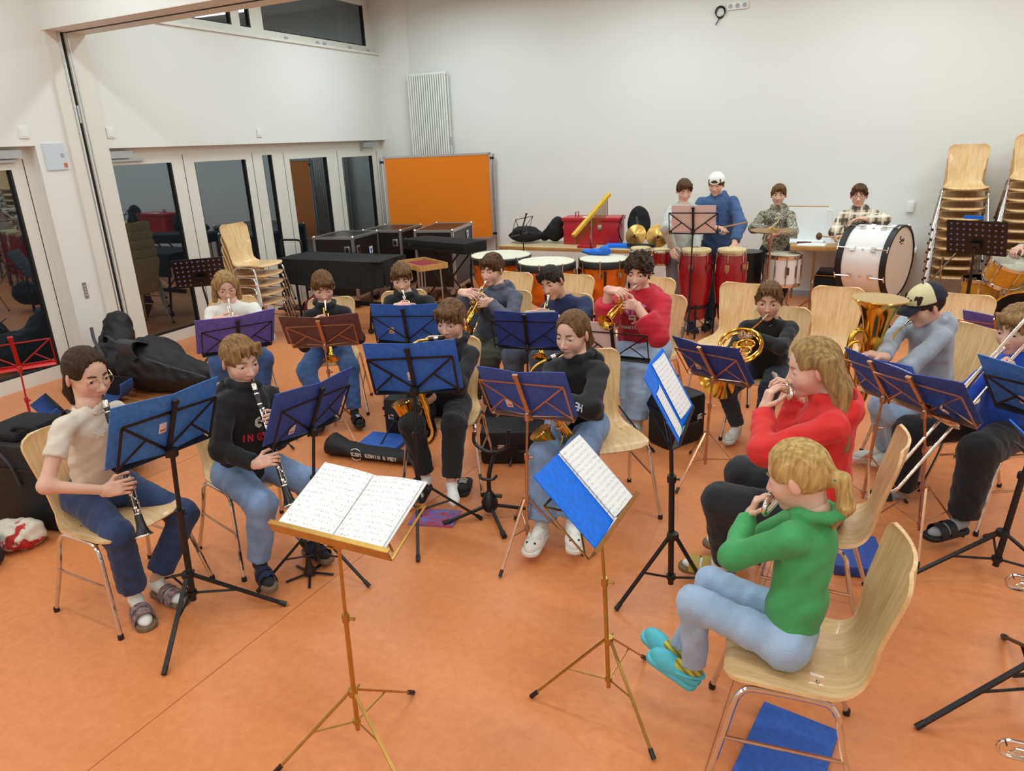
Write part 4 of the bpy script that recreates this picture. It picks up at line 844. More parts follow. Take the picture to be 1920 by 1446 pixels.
# ------------------------------------------------------------------ people
PP = {
 'p1': dict(h=1.52, hs=1.06, girth=1.00, face=(0, -15, 0), seated=True,
  J=[(-3.20, 1.84, 1.15), (-3.19, 1.81, 0.99), (-3.16, 1.65, 0.98), (-3.23, 1.97, 0.94), (-3.09, 1.55, 0.74), (-3.07, 1.87, 0.76), (-2.88, 1.61, 0.80), (-2.92, 1.74, 0.87), (-3.33, 1.75, 0.54), (-3.29, 1.92, 0.53), (-3.00, 1.65, 0.44), (-2.99, 2.03, 0.38), (-3.04, 1.67, 0.08), (-3.06, 1.85, 0.08)]),
 'p2': dict(h=1.36, hs=1.03, girth=1.08, face=(-12, -15, 0), seated=True,
  J=[(-2.83, 2.39, 1.10), (-2.82, 2.38, 0.96), (-2.82, 2.23, 0.94), (-2.80, 2.53, 0.88), (-2.78, 2.13, 0.71), (-2.73, 2.46, 0.67), (-2.59, 2.20, 0.73), (-2.64, 2.34, 0.81), (-2.89, 2.26, 0.52), (-2.84, 2.41, 0.53), (-2.59, 2.17, 0.45), (-2.56, 2.49, 0.42), (-2.64, 2.14, 0.14), (-2.60, 2.43, 0.11)]),
 'p3': dict(h=1.60, hs=1.00, girth=1.00, face=(-36, -24, 0), seated=True,
  J=[(-4.64, 3.90, 1.08), (-4.63, 3.91, 0.93), (-4.76, 3.81, 0.89), (-4.49, 4.03, 0.89), (-4.58, 3.62, 0.79), (-4.28, 3.89, 0.77), (-4.38, 3.66, 0.91), (-4.38, 3.72, 0.90), (-4.89, 4.02, 0.52), (-4.77, 4.16, 0.51), (-4.66, 3.73, 0.50), (-4.44, 3.98, 0.47), (-4.72, 3.73, 0.13), (-4.49, 3.94, 0.10)]),
 'p4': dict(h=1.42, hs=1.02, girth=1.00, face=(-44, -24, 0), seated=True,
  J=[(-3.87, 4.16, 1.07), (-3.87, 4.16, 0.92), (-3.94, 4.03, 0.88), (-3.78, 4.30, 0.86), (-3.79, 3.84, 0.83), (-3.62, 4.14, 0.78), (-3.61, 3.82, 0.95), (-3.73, 3.99, 0.88), (-4.06, 4.24, 0.53), (-3.94, 4.35, 0.52), (-3.94, 3.94, 0.45), (-3.69, 4.15, 0.45), (-3.82, 3.91, 0.12), (-3.62, 4.07, 0.12)]),
 'p5': dict(h=1.46, hs=1.00, girth=1.00, face=(-54, -18, 0), seated=True,
  J=[(-3.45, 4.61, 1.08), (-3.43, 4.62, 0.94), (-3.55, 4.54, 0.91), (-3.28, 4.73, 0.89), (-3.42, 4.32, 0.88), (-3.11, 4.54, 0.85), (-3.23, 4.32, 0.97), (-3.17, 4.36, 0.95), (-3.62, 4.70, 0.52), (-3.48, 4.80, 0.52), (-3.46, 4.40, 0.45), (-3.27, 4.54, 0.44), (-3.47, 4.42, 0.11), (-3.30, 4.55, 0.10)]),
 'p6': dict(h=1.46, hs=1.03, girth=1.00, face=(-85, -14, 0), seated=True,
  J=[(-2.30, 3.53, 1.08), (-2.30, 3.55, 0.94), (-2.48, 3.57, 0.90), (-2.15, 3.51, 0.90), (-2.47, 3.40, 0.70), (-2.04, 3.32, 0.77), (-2.38, 3.20, 0.69), (-2.14, 3.16, 0.88), (-2.52, 3.55, 0.52), (-2.36, 3.63, 0.50), (-2.43, 3.22, 0.50), (-2.20, 3.33, 0.49), (-2.38, 3.25, 0.15), (-2.18, 3.23, 0.16)]),
 'p7': dict(h=1.64, hs=1.02, girth=1.00, face=(-97, -10, 0), seated=True,
  J=[(-2.75, 4.85, 1.14), (-2.72, 4.88, 0.99), (-2.92, 4.88, 0.91), (-2.55, 4.86, 0.95), (-2.85, 4.63, 0.79), (-2.41, 4.63, 0.85), (-2.73, 4.51, 0.97), (-2.59, 4.48, 0.93), (-2.94, 5.00, 0.52), (-2.75, 5.01, 0.52), (-2.84, 4.63, 0.50), (-2.64, 4.64, 0.48), (-2.85, 4.62, 0.12), (-2.65, 4.64, 0.09)]),
 'p8': dict(h=1.72, hs=1.00, girth=1.02, face=(-98, -14, 18), seated=True,
  J=[(-2.18, 4.73, 1.09), (-2.13, 4.80, 0.96), (-2.29, 4.85, 0.88), (-1.93, 4.78, 0.96), (-2.23, 4.56, 0.84), (-1.77, 4.54, 0.88), (-2.10, 4.41, 1.00), (-2.00, 4.45, 0.96), (-2.40, 5.03, 0.51), (-2.20, 5.03, 0.52), (-2.55, 4.66, 0.52), (-2.24, 4.63, 0.53), (-2.55, 4.65, 0.11), (-2.25, 4.64, 0.12)]),
 'p9': dict(h=1.56, hs=1.03, girth=1.00, face=(-100, -12, 0), seated=True,
  J=[(-1.45, 3.39, 1.11), (-1.43, 3.41, 0.96), (-1.61, 3.46, 0.89), (-1.28, 3.36, 0.94), (-1.52, 3.23, 0.78), (-1.16, 3.14, 0.84), (-1.41, 3.02, 0.75), (-1.32, 2.99, 0.92), (-1.59, 3.55, 0.51), (-1.42, 3.60, 0.51), (-1.53, 3.19, 0.48), (-1.34, 3.24, 0.51), (-1.50, 3.06, 0.14), (-1.35, 3.13, 0.16)]),
 'p10': dict(h=1.74, hs=1.04, girth=1.20, face=(-88, -14, 0), seated=True,
  J=[(-1.60, 4.96, 1.16), (-1.58, 5.00, 1.00), (-1.78, 5.05, 0.92), (-1.41, 4.95, 0.97), (-1.79, 4.75, 0.88), (-1.36, 4.68, 0.84), (-1.62, 4.63, 1.03), (-1.52, 4.53, 0.99), (-1.74, 5.24, 0.52), (-1.54, 5.21, 0.52), (-1.62, 4.85, 0.50), (-1.52, 4.80, 0.51), (-1.57, 4.79, 0.10), (-1.51, 4.71, 0.11)]),
 'p15': dict(h=1.42, hs=1.02, girth=1.00, face=(-86, -8, 0), seated=True,
  J=[(-0.67, 4.81, 1.04), (-0.66, 4.85, 0.90), (-0.82, 4.87, 0.85), (-0.51, 4.83, 0.88), (-0.82, 4.63, 0.77), (-0.55, 4.60, 0.80), (-0.77, 4.42, 0.78), (-0.59, 4.43, 0.93), (-0.76, 5.05, 0.51), (-0.60, 5.05, 0.52), (-0.90, 4.76, 0.42), (-0.61, 4.72, 0.47), (-0.83, 4.89, 0.12), (-0.64, 4.67, 0.14)]),
 'p16': dict(h=1.52, hs=1.00, girth=1.00, face=(-148, -18, 0), seated=True,
  J=[(0.21, 4.76, 1.08), (0.26, 4.84, 0.97), (0.12, 4.98, 0.93), (0.32, 4.70, 0.93), (0.03, 4.75, 0.84), (0.27, 4.47, 0.81), (-0.09, 4.61, 0.98), (0.04, 4.47, 0.81), (0.26, 5.01, 0.51), (0.36, 4.87, 0.51), (0.06, 4.72, 0.45), (0.14, 4.60, 0.45), (0.11, 4.86, 0.12), (0.18, 4.80, 0.15)]),
 'p17': dict(h=1.62, hs=1.03, girth=1.00, face=(-165, -16, 0), seated=True,
  J=[(-0.23, 3.03, 1.17), (-0.16, 3.03, 1.03), (-0.17, 3.21, 0.96), (-0.12, 2.85, 1.00), (-0.40, 3.23, 0.80), (-0.37, 2.83, 0.86), (-0.27, 3.10, 0.96), (-0.31, 2.69, 1.06), (-0.14, 3.16, 0.52), (-0.16, 2.97, 0.52), (-0.51, 3.28, 0.52), (-0.55, 2.98, 0.51), (-0.48, 3.29, 0.14), (-0.53, 3.09, 0.14)]),
 'p18': dict(h=1.27, hs=0.98, girth=0.92, face=(172, -22, 0), seated=True,
  J=[(-0.18, 2.21, 1.06), (-0.12, 2.20, 0.93), (-0.09, 2.34, 0.89), (-0.17, 2.07, 0.92), (-0.26, 2.31, 0.76), (-0.34, 2.10, 0.78), (-0.26, 2.19, 0.91), (-0.29, 2.02, 0.94), (-0.14, 2.21, 0.53), (-0.15, 2.06, 0.53), (-0.43, 2.26, 0.56), (-0.45, 2.08, 0.59), (-0.52, 2.21, 0.28), (-0.45, 2.13, 0.29)]),
 'p19': dict(h=1.60, hs=1.00, girth=1.00, face=(-125, -14, 0), seated=True,
  J=[(0.59, 4.17, 1.12), (0.65, 4.21, 0.99), (0.58, 4.37, 0.91), (0.71, 4.04, 0.94), (0.56, 4.56, 0.71), (0.72, 4.24, 0.75), (0.46, 4.34, 0.73), (0.60, 4.37, 0.91), (0.59, 4.46, 0.53), (0.69, 4.31, 0.53), (0.22, 4.41, 0.42), (0.51, 3.99, 0.52), (0.22, 4.40, 0.05), (0.49, 3.97, 0.15)]),
 'p11': dict(h=1.58, hs=0.97, girth=1.00, face=(-62, -18, 0), seated=False,
  J=[(-2.04, 7.82, 1.51), (-2.04, 7.81, 1.34), (-2.15, 7.67, 1.32), (-1.94, 7.95, 1.31), (-2.11, 7.46, 1.14), (-1.85, 7.79, 1.11), (-1.93, 7.33, 1.06), (-1.85, 7.57, 1.03), (-2.11, 7.75, 0.82), (-1.94, 7.82, 0.82), (-2.06, 7.70, 0.45), (-1.92, 7.75, 0.45), (-2.05, 7.77, 0.09), (-1.91, 7.82, 0.09)]),
 'p12': dict(h=1.68, hs=0.97, girth=1.12, face=(-92, -14, 0), seated=False,
  J=[(-1.77, 8.12, 1.55), (-1.76, 8.18, 1.42), (-1.96, 8.20, 1.36), (-1.58, 8.16, 1.38), (-1.90, 8.01, 1.14), (-1.49, 8.00, 1.15), (-1.69, 7.88, 1.12), (-1.48, 7.82, 0.98), (-1.82, 8.15, 0.87), (-1.62, 8.19, 0.88), (-1.79, 8.08, 0.48), (-1.58, 8.13, 0.49), (-1.74, 8.01, 0.09), (-1.53, 8.11, 0.10)]),
 'p13': dict(h=1.50, hs=0.97, girth=1.00, face=(-86, -4, 0), seated=False,
  J=[(-1.21, 8.76, 1.39), (-1.21, 8.76, 1.24), (-1.38, 8.80, 1.17), (-1.05, 8.71, 1.18), (-1.42, 8.57, 1.04), (-1.00, 8.50, 1.03), (-1.24, 8.44, 1.04), (-1.13, 8.32, 1.02), (-1.28, 8.75, 0.76), (-1.11, 8.77, 0.77), (-1.24, 8.71, 0.42), (-1.06, 8.73, 0.42), (-1.32, 8.79, 0.09), (-1.14, 8.80, 0.09)]),
 'p14': dict(h=1.46, hs=1.00, girth=1.05, face=(-88, -4, 0), seated=False,
  J=[(-0.39, 8.80, 1.38), (-0.37, 8.80, 1.23), (-0.53, 8.80, 1.18), (-0.20, 8.79, 1.19), (-0.57, 8.61, 1.02), (-0.12, 8.55, 1.16), (-0.47, 8.42, 0.99), (-0.29, 8.42, 1.18), (-0.43, 8.80, 0.76), (-0.25, 8.79, 0.77), (-0.43, 8.89, 0.43), (-0.25, 8.85, 0.43), (-0.43, 8.91, 0.09), (-0.25, 8.87, 0.09)]),
}
def alignM(a, b, a2, b2, la, wa):
    """rigid matrix: local direction a -> world b, local a2 close to world b2, local point la -> world point wa"""
    def fr(x, y): x = unit(x); y = V3(y); y = unit(y-x*(y@x)); return np.stack([x, y, np.cross(x, y)], 1)
    R_ = fr(b, b2) @ fr(a, a2).T; t = V3(wa)-R_@V3(la)
    return Matrix([list(R_[i])+[t[i]] for i in range(3)]+[[0, 0, 0, 1]])
def hd_(M, W_, d, n, curl, *a): return (tf(M, W_), tfd(M, d), tfd(M, n), curl)+a
def hands_trumpet(M): return dict(R=hd_(M, (.19, -.105, .062), (.2, .95, .12), (0, .1, -1), .6, .3), L=hd_(M, (.155, .078, -.062), (.62, -.35, .45), (.1, -1, .1), .75))
def hands_clarinet(M): return dict(L=hd_(M, (.225, .088, -.03), (.12, -.6, .8), (0, -.8, -.6), .72, .6), R=hd_(M, (.425, -.088, -.03), (.12, .6, .8), (0, .8, -.6), .72, .6))
def hands_sax(M): return dict(L=hd_(M, (-.05, .08, -.10), (.85, -.5, -.05), (-.5, -.85, 0), .75), R=hd_(M, (-.05, -.085, -.28), (.85, .5, -.05), (-.5, .85, 0), .75))
def hands_flute(M): return dict(L=hd_(M, (.075, .085, -.125), (.08, -.25, .95), (.15, -.95, -.25), .62, .3), R=hd_(M, (.27, -.075, -.105), (-.05, .55, .85), (0, .85, -.55), .7, .3))
H_brown = hair_mat('hair_brown', (100, 68, 42), (62, 41, 25)); H_dark = hair_mat('hair_dark_brown', (70, 46, 31), (38, 25, 17)); H_light = hair_mat('hair_light_brown', (164, 126, 80), (116, 85, 51))
H_blond = hair_mat('hair_blond', (206, 174, 112), (164, 126, 70)); H_dblond = hair_mat('hair_dark_blond', (176, 142, 90), (128, 96, 56)); H_mid = hair_mat('hair_mid_brown', (122, 88, 55), (80, 56, 34)); H_blackb = hair_mat('hair_near_black', (54, 39, 30), (26, 19, 15))
c_black = cloth('black_sweat_cloth', (15, 15, 17)); c_black2 = cloth('faded_black_cloth', (21, 21, 24)); c_cream = cloth('cream_jersey', (218, 208, 190), .03); c_white = cloth('white_jersey', (232, 230, 222), .03)
j_dark = cloth('dark_denim', (40, 58, 96), .22, .8, .3, 160); j_light = cloth('washed_denim', (118, 142, 176), .2, .8, .3, 160); j_mid = cloth('blue_denim', (58, 90, 142), .22, .8, .3, 160); j_pale = cloth('pale_denim', (158, 182, 210), .12, .8, .3, 160); j_black = cloth('black_denim', (27, 30, 37), .2, .8, .3, 160); j_grey = cloth('grey_denim', (82, 90, 104), .2, .8, .3, 160)
c_slate = cloth('slate_sweat_cloth', (84, 88, 104)); c_olive = cloth('olive_twill', (66, 66, 54)); c_navytee = cloth('navy_sports_tee', (32, 44, 82), .05); c_red = cloth('crimson_sweat_cloth', (196, 26, 52), .08); c_grey = cloth('light_grey_sweat_cloth', (184, 186, 180), .06); c_blue = cloth('denim_blue_sweat_cloth', (62, 90, 136)); c_greyh = cloth('heather_grey_sweat_cloth', (168, 176, 186), .08)
c_redh = cloth('bright_red_sweat_cloth', (214, 40, 34), .08); c_green = cloth('green_sweat_cloth', (64, 156, 88), .08); c_royal = cloth('royal_blue_jersey', (26, 78, 190), .06); c_navyp = cloth('navy_twill', (34, 42, 58)); c_greyp = cloth('grey_twill', (120, 122, 130))
def camo_mat():
    m = mat('woodland_camouflage', S(150, 142, 120), .85); nt = m.node_tree; p = nt.nodes['Principled BSDF']; tc = nt.nodes.new('ShaderNodeTexCoord')
    n = nt.nodes.new('ShaderNodeTexNoise'); n.inputs['Scale'].default_value = 11; n.inputs['Detail'].default_value = 4; n.inputs['Distortion'].default_value = 1.6; rp = nt.nodes.new('ShaderNodeValToRGB'); rp.color_ramp.interpolation = 'CONSTANT'
    e = rp.color_ramp.elements; e[0].position = 0; e[0].color = S(96, 88, 70); e[1].position = .42; e[1].color = S(160, 152, 134)
    for q, c in ((.50, S(74, 70, 60)), (.55, S(186, 180, 166)), (.62, S(128, 128, 84)), (.7, S(112, 100, 82))): x = e.new(q); x.color = c
    nt.links.new(tc.outputs['Object'], n.inputs[0]); nt.links.new(n.outputs[0], rp.inputs[0]); nt.links.new(rp.outputs[0], p.inputs['Base Color']); return m
def plaid_mat():
    m = mat('beige_black_plaid', S(200, 176, 146), .85); nt = m.node_tree; p = nt.nodes['Principled BSDF']; tc = nt.nodes.new('ShaderNodeTexCoord'); sp = nt.nodes.new('ShaderNodeSeparateXYZ'); nt.links.new(tc.outputs['Object'], sp.inputs[0]); prev = None
    def M_(op, a, b): 
        n = nt.nodes.new('ShaderNodeMath'); n.operation = op
        for i, q in enumerate((a, b)):
            if isinstance(q, float): n.inputs[i].default_value = q
            else: nt.links.new(q, n.inputs[i])
        return n.outputs[0]
    def band(ax, per, th, ph): 
        f = nt.nodes.new('ShaderNodeMath'); f.operation = 'FRACT'; nt.links.new(M_('MULTIPLY', M_('ADD', sp.outputs[ax], 5.0+ph), 1/per), f.inputs[0]); return M_('LESS_THAN', f.outputs[0], th)
    col = None
    for ax, per, th, ph, c in ((2, .13, .3, 0., S(44, 42, 44)), (0, .11, .25, .03, S(62, 56, 54)), (2, .13, .18, .05, S(232, 224, 210)), (0, .11, .2, .075, S(230, 220, 204))):
        mx = nt.nodes.new('ShaderNodeMix'); mx.data_type = 'RGBA'; mx.inputs[7].default_value = c
        nt.links.new(M_('MULTIPLY', band(ax, per, th, ph), .8), mx.inputs[0])
        if col: nt.links.new(col, mx.inputs[6])
        else: mx.inputs[6].default_value = S(200, 176, 146)
        col = mx.outputs[2]
    nt.links.new(col, p.inputs['Base Color']); return m
c_camo = camo_mat(); c_plaid = plaid_mat()
sock_w = cloth('white_sock', (232, 230, 224), .03); sock_k = cloth('black_sock', (26, 26, 28)); sock_g = cloth('grey_sock', (150, 154, 160), .06)
def stripe_mat(name, a, b, per):
    m = mat(name, S(*a), .85); nt = m.node_tree; tc = nt.nodes.new('ShaderNodeTexCoord'); w = nt.nodes.new('ShaderNodeTexWave'); w.inputs['Scale'].default_value = per; w.bands_direction = 'DIAGONAL'
    rp = nt.nodes.new('ShaderNodeValToRGB'); rp.color_ramp.interpolation = 'CONSTANT'; rp.color_ramp.elements[0].color = S(*a); rp.color_ramp.elements[1].position = .55; rp.color_ramp.elements[1].color = S(*b)
    nt.links.new(tc.outputs['Object'], w.inputs[0]); nt.links.new(w.outputs[0], rp.inputs[0]); nt.links.new(rp.outputs[0], nt.nodes['Principled BSDF'].inputs['Base Color']); return m
sock_y = stripe_mat('yellow_striped_sock', (206, 190, 50), (140, 130, 70), 18)
m_rub = mat('black_rubber', S(24, 24, 26), .6, var=.1); m_floral = mat('dark_floral_felt', S(92, 84, 84), .9, col2=S(176, 140, 140), var=.2, vscale=55); m_suede = mat('navy_suede', S(30, 36, 60), .9, var=.2, vscale=60); m_cork = mat('cork_sole', S(120, 96, 72), .8, var=.2, vscale=90); m_bbuck = mat('bright_blue_buckle', S(30, 110, 220), .35, var=.05); m_clog = mat('turquoise_foam', S(84, 190, 206), .55, var=.03); m_plush = mat('white_plush', S(236, 230, 220), .95, var=.04, bump=.6, bscale=180); m_shoe = mat('off_white_canvas', S(206, 202, 194), .8, var=.1, vscale=30); m_goldwire = mat('gold_wire', S(210, 180, 130), .25, .8, var=.05)
fair, fair2, tan = (228, 182, 158), (222, 176, 150), (206, 158, 128)
def front_print(p, pts_fn, m, name='print', lift=.004):
    """a flat print laid on the front of a garment; pts in (lat, up) metres from the chest"""
    pass

PP['p12']['girth'] = 1.02; PP['p1']['girth'] = .93; PP['p17']['girth'] = .97; PP['p8']['J'][10] = (-2.49, 4.66, .52); PP['p8']['J'][12] = (-2.49, 4.65, .11); PP['p7']['J'][11] = (-2.70, 4.65, .48); PP['p7']['J'][13] = (-2.70, 4.65, .09); PP['p1']['J'][10] = (-3.0, 1.69, .44); PP['p1']['J'][12] = (-3.04, 1.72, .08)
for k_ in ('p3', 'p4', 'p5', 'p7', 'p8', 'p10'):
    for i_ in (4, 5): e_ = PP[k_]['J'][i_]; PP[k_]['J'][i_] = (e_[0], e_[1], e_[2]-.14)
# 1 girl with the clarinet, cream tee
p = PP['p1']; M1 = frameM(lips(p), (.407, -.19, -.89), (1, -.25, .3)); clarinet(M1, 'black clarinet with silver keys played by the girl in cream tee')
person(p, 'girl in cream tee, dark flared jeans and gold glasses playing clarinet', fair2, dict(style='pony', mat=H_dark, len=.2), dict(kind='tee', mat=c_cream, sleeve='short', off=.010, crop=.14, name='tee_shirt'), dict(mat=j_dark, wide=1.02, flare=1.3, hem=.86, rise=.16), dict(kind='sandal', mat=m_cork, strap=m_floral, sock=sock_w, s=1.02), hands_clarinet(M1), brow=H_dark, eye_open=.5)
glasses(p, m_goldwire, .026)
# 2 boy with the clarinet
p = PP['p2']; M2 = frameM(lips(p), (.53, -.30, -.79), (1, -.3, .3)); clarinet(M2, 'black clarinet with silver keys played by the boy in black hoodie')
person(p, 'light-haired boy in black printed hoodie and washed jeans playing clarinet', fair, dict(style='short', mat=H_light), dict(kind='hoodie', mat=c_black, off=.022, name='hoodie'), dict(mat=j_light, wide=1.12), dict(kind='sandal', mat=m_cork, strap=m_suede, sock=sock_k, buckle=m_bbuck), hands_clarinet(M2), eye_open=.45)
# 3 girl with bob
p = PP['p3']; M3 = frameM(lips(p), (.42, -.39, -.82), (.3, -.3, 1)); trumpet(M3, 'silver cornet played by the girl with a bob', m_silver)
person(p, 'girl with blond bob and glasses in white shirt playing cornet', fair, dict(style='bob', mat=H_dblond), dict(kind='tee', mat=c_white, off=.02, name='shirt'), dict(mat=j_mid, wide=1.1), dict(kind='sneaker', mat=m_shoe), hands_trumpet(M3), eye_open=.35, fine=False); glasses(p, m_goldwire)
# 4 boy behind the brown folder
p = PP['p4']; M4 = frameM(lips(p), (.36, -.46, -.81), (.3, -.3, 1)); trumpet(M4, 'gold trumpet with silver mouthpiece behind the brown folder', m_brass)
person(p, 'short-haired boy in black collared sweater and blue jeans behind the brown folder', fair, dict(style='fringe', mat=H_mid), dict(kind='collar', mat=c_black, off=.016, name='sweater'), dict(mat=j_mid, wide=1.18), dict(kind='slide', mat=m_rub, sock=sock_k, stripe=sock_w), hands_trumpet(M4), eye_open=.35, fine=False)
# 5 boy centre back
p = PP['p5']; M5 = frameM(lips(p), (.62, -.45, -.64), (.3, -.3, 1)); trumpet(M5, 'silver trumpet held by the boy beside the glockenspiel tray', m_silver)
person(p, 'boy in black hoodie playing silver trumpet in front of the flight cases', fair, dict(style='fringe', mat=H_mid), dict(kind='hoodie', mat=c_black2, off=.02, name='hoodie'), dict(mat=j_black), dict(kind='sneaker', mat=m_rub), hands_trumpet(M5), eye_open=.35, fine=False)
# 6 saxophone boy
p = PP['p6']; l6 = lips(p); M6 = alignM((.348, 0, -.29), (-.42, -.45, -.75), (0, 0, -1), (.05, -.1, -1), (-.224, 0, .0575), l6); M6 = M6 @ Matrix.Scale(1.04, 4); M6.translation = Vector(l6)-M6.to_3x3() @ Vector((-.224, 0, .0575)); saxophone(M6, 'alto saxophone of the boy sitting in white socks')
person(p, 'boy in black sweater and black trousers with white socks playing saxophone', fair2, dict(style='fringe', mat=H_mid, line=.07), dict(kind='collar', mat=c_black, off=.02, name='sweater'), dict(mat=c_black2, wide=1.15, hem=.9), dict(kind=dict(R='slide', L='none'), mat=m_rub, sock=sock_w, stripe=sock_w), hands_sax(M6), eye_open=.35)
# 7 slate hoodie
p = PP['p7']; M7 = frameM(lips(p), (.03, -.83, -.55), (0, -.3, 1)); trumpet(M7, 'gold trumpet of the boy in slate grey hoodie')
person(p, 'boy in slate grey hoodie and olive trousers playing trumpet', fair, dict(style='fringe', mat=H_brown), dict(kind='hoodie', mat=c_slate, off=.022, name='hoodie'), dict(mat=c_olive, wide=1.15), dict(kind='sneaker', mat=m_rub), hands_trumpet(M7), eye_open=.35, fine=False)
# 8 navy tee
p = PP['p8']; M8 = frameM(lips(p), (.10, -.62, -.78), (.1, -.3, 1)); trumpet(M8, 'gold trumpet of the teenager in navy sports tee')
person(p, 'dark-haired teenager in navy sports tee tilting his head over a trumpet', tan, dict(style='spiky', mat=H_blackb, line=.08), dict(kind='tee', mat=c_navytee, off=.010, sleeve='short', name='tee_shirt'), dict(mat=j_grey, wide=1.1), dict(kind='sneaker', mat=m_rub), hands_trumpet(M8), eye_open=.35, fine=False)
# 9 saxophone girl
p = PP['p9']; l9 = lips(p); M9 = alignM((.348, 0, -.29), (-.229, -.235, -.945), (0, 0, -1), (0, -.1, -1), (-.224, 0, .0575), l9); saxophone(M9, 'alto saxophone of the girl in plush slippers')
person(p, 'girl in black printed hoodie, wide jeans and plush slippers playing saxophone', fair, dict(style='pony', mat=H_mid, len=.14), dict(kind='hoodie', mat=c_black, off=.024, name='hoodie'), dict(mat=j_light, wide=1.25, flare=1.2), dict(kind='slipper', mat=m_plush, sock=sock_w, s=1.08), hands_sax(M9), eye_open=.4)
# 10 red hoodie
p = PP['p10']; M10 = frameM(lips(p), (-.14, -.93, -.34), (0, -.3, 1)); trumpet(M10, 'gold trumpet of the boy in crimson hoodie')
person(p, 'curly-haired boy in crimson printed hoodie and pale jeans playing trumpet', fair, dict(style='curly', mat=H_dark), dict(kind='hoodie', mat=c_red, off=.022, sleeve='push', name='hoodie'), dict(mat=j_pale, wide=1.1), dict(kind='sneaker', mat=m_shoe), hands_trumpet(M10), eye_open=.35, fine=False)
# 15 horn player
p = PP['p15']; l15 = lips(p); M15 = alignM((-.150, -.045, -.235), (-.12, -.21, -.165), (-1, 0, 0), (-.9, .4, .2), (.150, .045, .235), l15); french_horn(M15, 'brass french horn held by the child in black sweater')
person(p, 'child with tied-up hair in black sweater playing french horn', tan, dict(style='spiky', mat=H_mid, line=.088), dict(kind='tee', mat=c_black, off=.016, name='sweater'), dict(mat=c_navyp, wide=1.05), dict(kind='sneaker', mat=m_shoe, sock=sock_w), dict(L=hd_(M15, (.05, .10, .13), (-.35, -.45, -.6), (-.2, -.75, .4), .6), R=hd_(M15, (-.22, .26, -.11), (.75, -.65, .0), (.3, .3, .7), .3)), eye_open=.4, fine=False)
# 16 baritone horn
p = PP['p16']; l16 = lips(p); M16 = frameM((0, 0, 0), (.75, .65, -.02), (-.08, -.1, 1)); M16.translation = Vector(l16)-M16.to_3x3() @ Vector((.237, 0, .19)); tenor_horn(M16, 'brass baritone horn with upright bell held by the boy in a cap')
person(p, 'boy in grey hoodie and black and cream cap playing baritone horn', fair2, dict(style='cap', mat=H_dark), dict(kind='hoodie', mat=c_greyh, off=.024, name='hoodie'), dict(mat=j_pale, wide=1.1), dict(kind='sneaker', mat=m_shoe), dict(R=hd_(M16, (-.03, -.14, .035), (-.75, .6, .15), (0, .1, -1), .5), L=hd_(M16, (.06, .02, -.20), (-.9, .1, .25), (-.2, -.5, .8), .6)), eye_open=.3)
# 17 flute girl in red
p = PP['p17']; F17 = face_frame(p['face'])[0]; r17 = unit(np.cross((F17[0], F17[1], 0), (0, 0, 1))); M17 = frameM(lips(p)+F17*.004, r17+V3((0, 0, -.12)), (0, 0, 1)); flute(M17, 'silver curved-head flute of the girl in red hoodie')
person(p, 'girl with long blond hair in bright red hoodie playing flute', fair, dict(style='long', mat=H_dblond, len=.42), dict(kind='hoodie', mat=c_redh, off=.026, name='hoodie'), dict(mat=j_black, wide=1.2), dict(kind='sandal', mat=m_cork, strap=mat('mustard_strap', S(176, 150, 60), .6, var=.1), sock=sock_w), hands_flute(M17), brow=H_dblond, eye_open=.5)
# 18 flute girl in green
p = PP['p18']; p['footR'] = (-.86, .40, .30); p['footL'] = (-.92, .18, .30); F18 = face_frame(p['face'])[0]; r18 = unit(np.cross((F18[0], F18[1], 0), (0, 0, 1))); M18 = frameM(lips(p)+F18*.004, r18+V3((0, 0, -.1)), (0, 0, 1)); flute(M18, 'silver curved-head flute of the girl in green sweater')
person(p, 'small blond girl in green sweater and turquoise clogs playing flute', fair, dict(style='kidpony', mat=H_blond, len=.17, tie=mat('teal_tie', S(60, 130, 130), .7, var=.1)), dict(kind='collar', mat=c_green, off=.026, name='sweater'), dict(mat=j_pale, wide=1.05), dict(kind='clog', mat=m_clog, sock=sock_y), hands_flute(M18), brow=H_dblond, eye_open=.6)
# 19 trombone
p = PP['p19']; M19 = frameM(lips(p), (-.50, -.45, -.74), (-.3, -.3, .7)); trombone(M19, 'silver trombone of the boy in royal blue top', .2)
person(p, 'boy in royal blue top and black trousers playing trombone', fair, dict(style='fringe', mat=H_light), dict(kind='tee', mat=c_royal, off=.018, name='shirt'), dict(mat=c_black2, wide=1.3), dict(kind='sandal', mat=m_rub, sock=sock_g), dict(R=hd_(M19, (.33, -.07, -.03), (.2, .9, .2), (.9, -.1, .1), .75), L=hd_(M19, (.05, .02, -.09), (.2, .2, .95), (.3, .6, -.1), .75)), eye_open=.4)
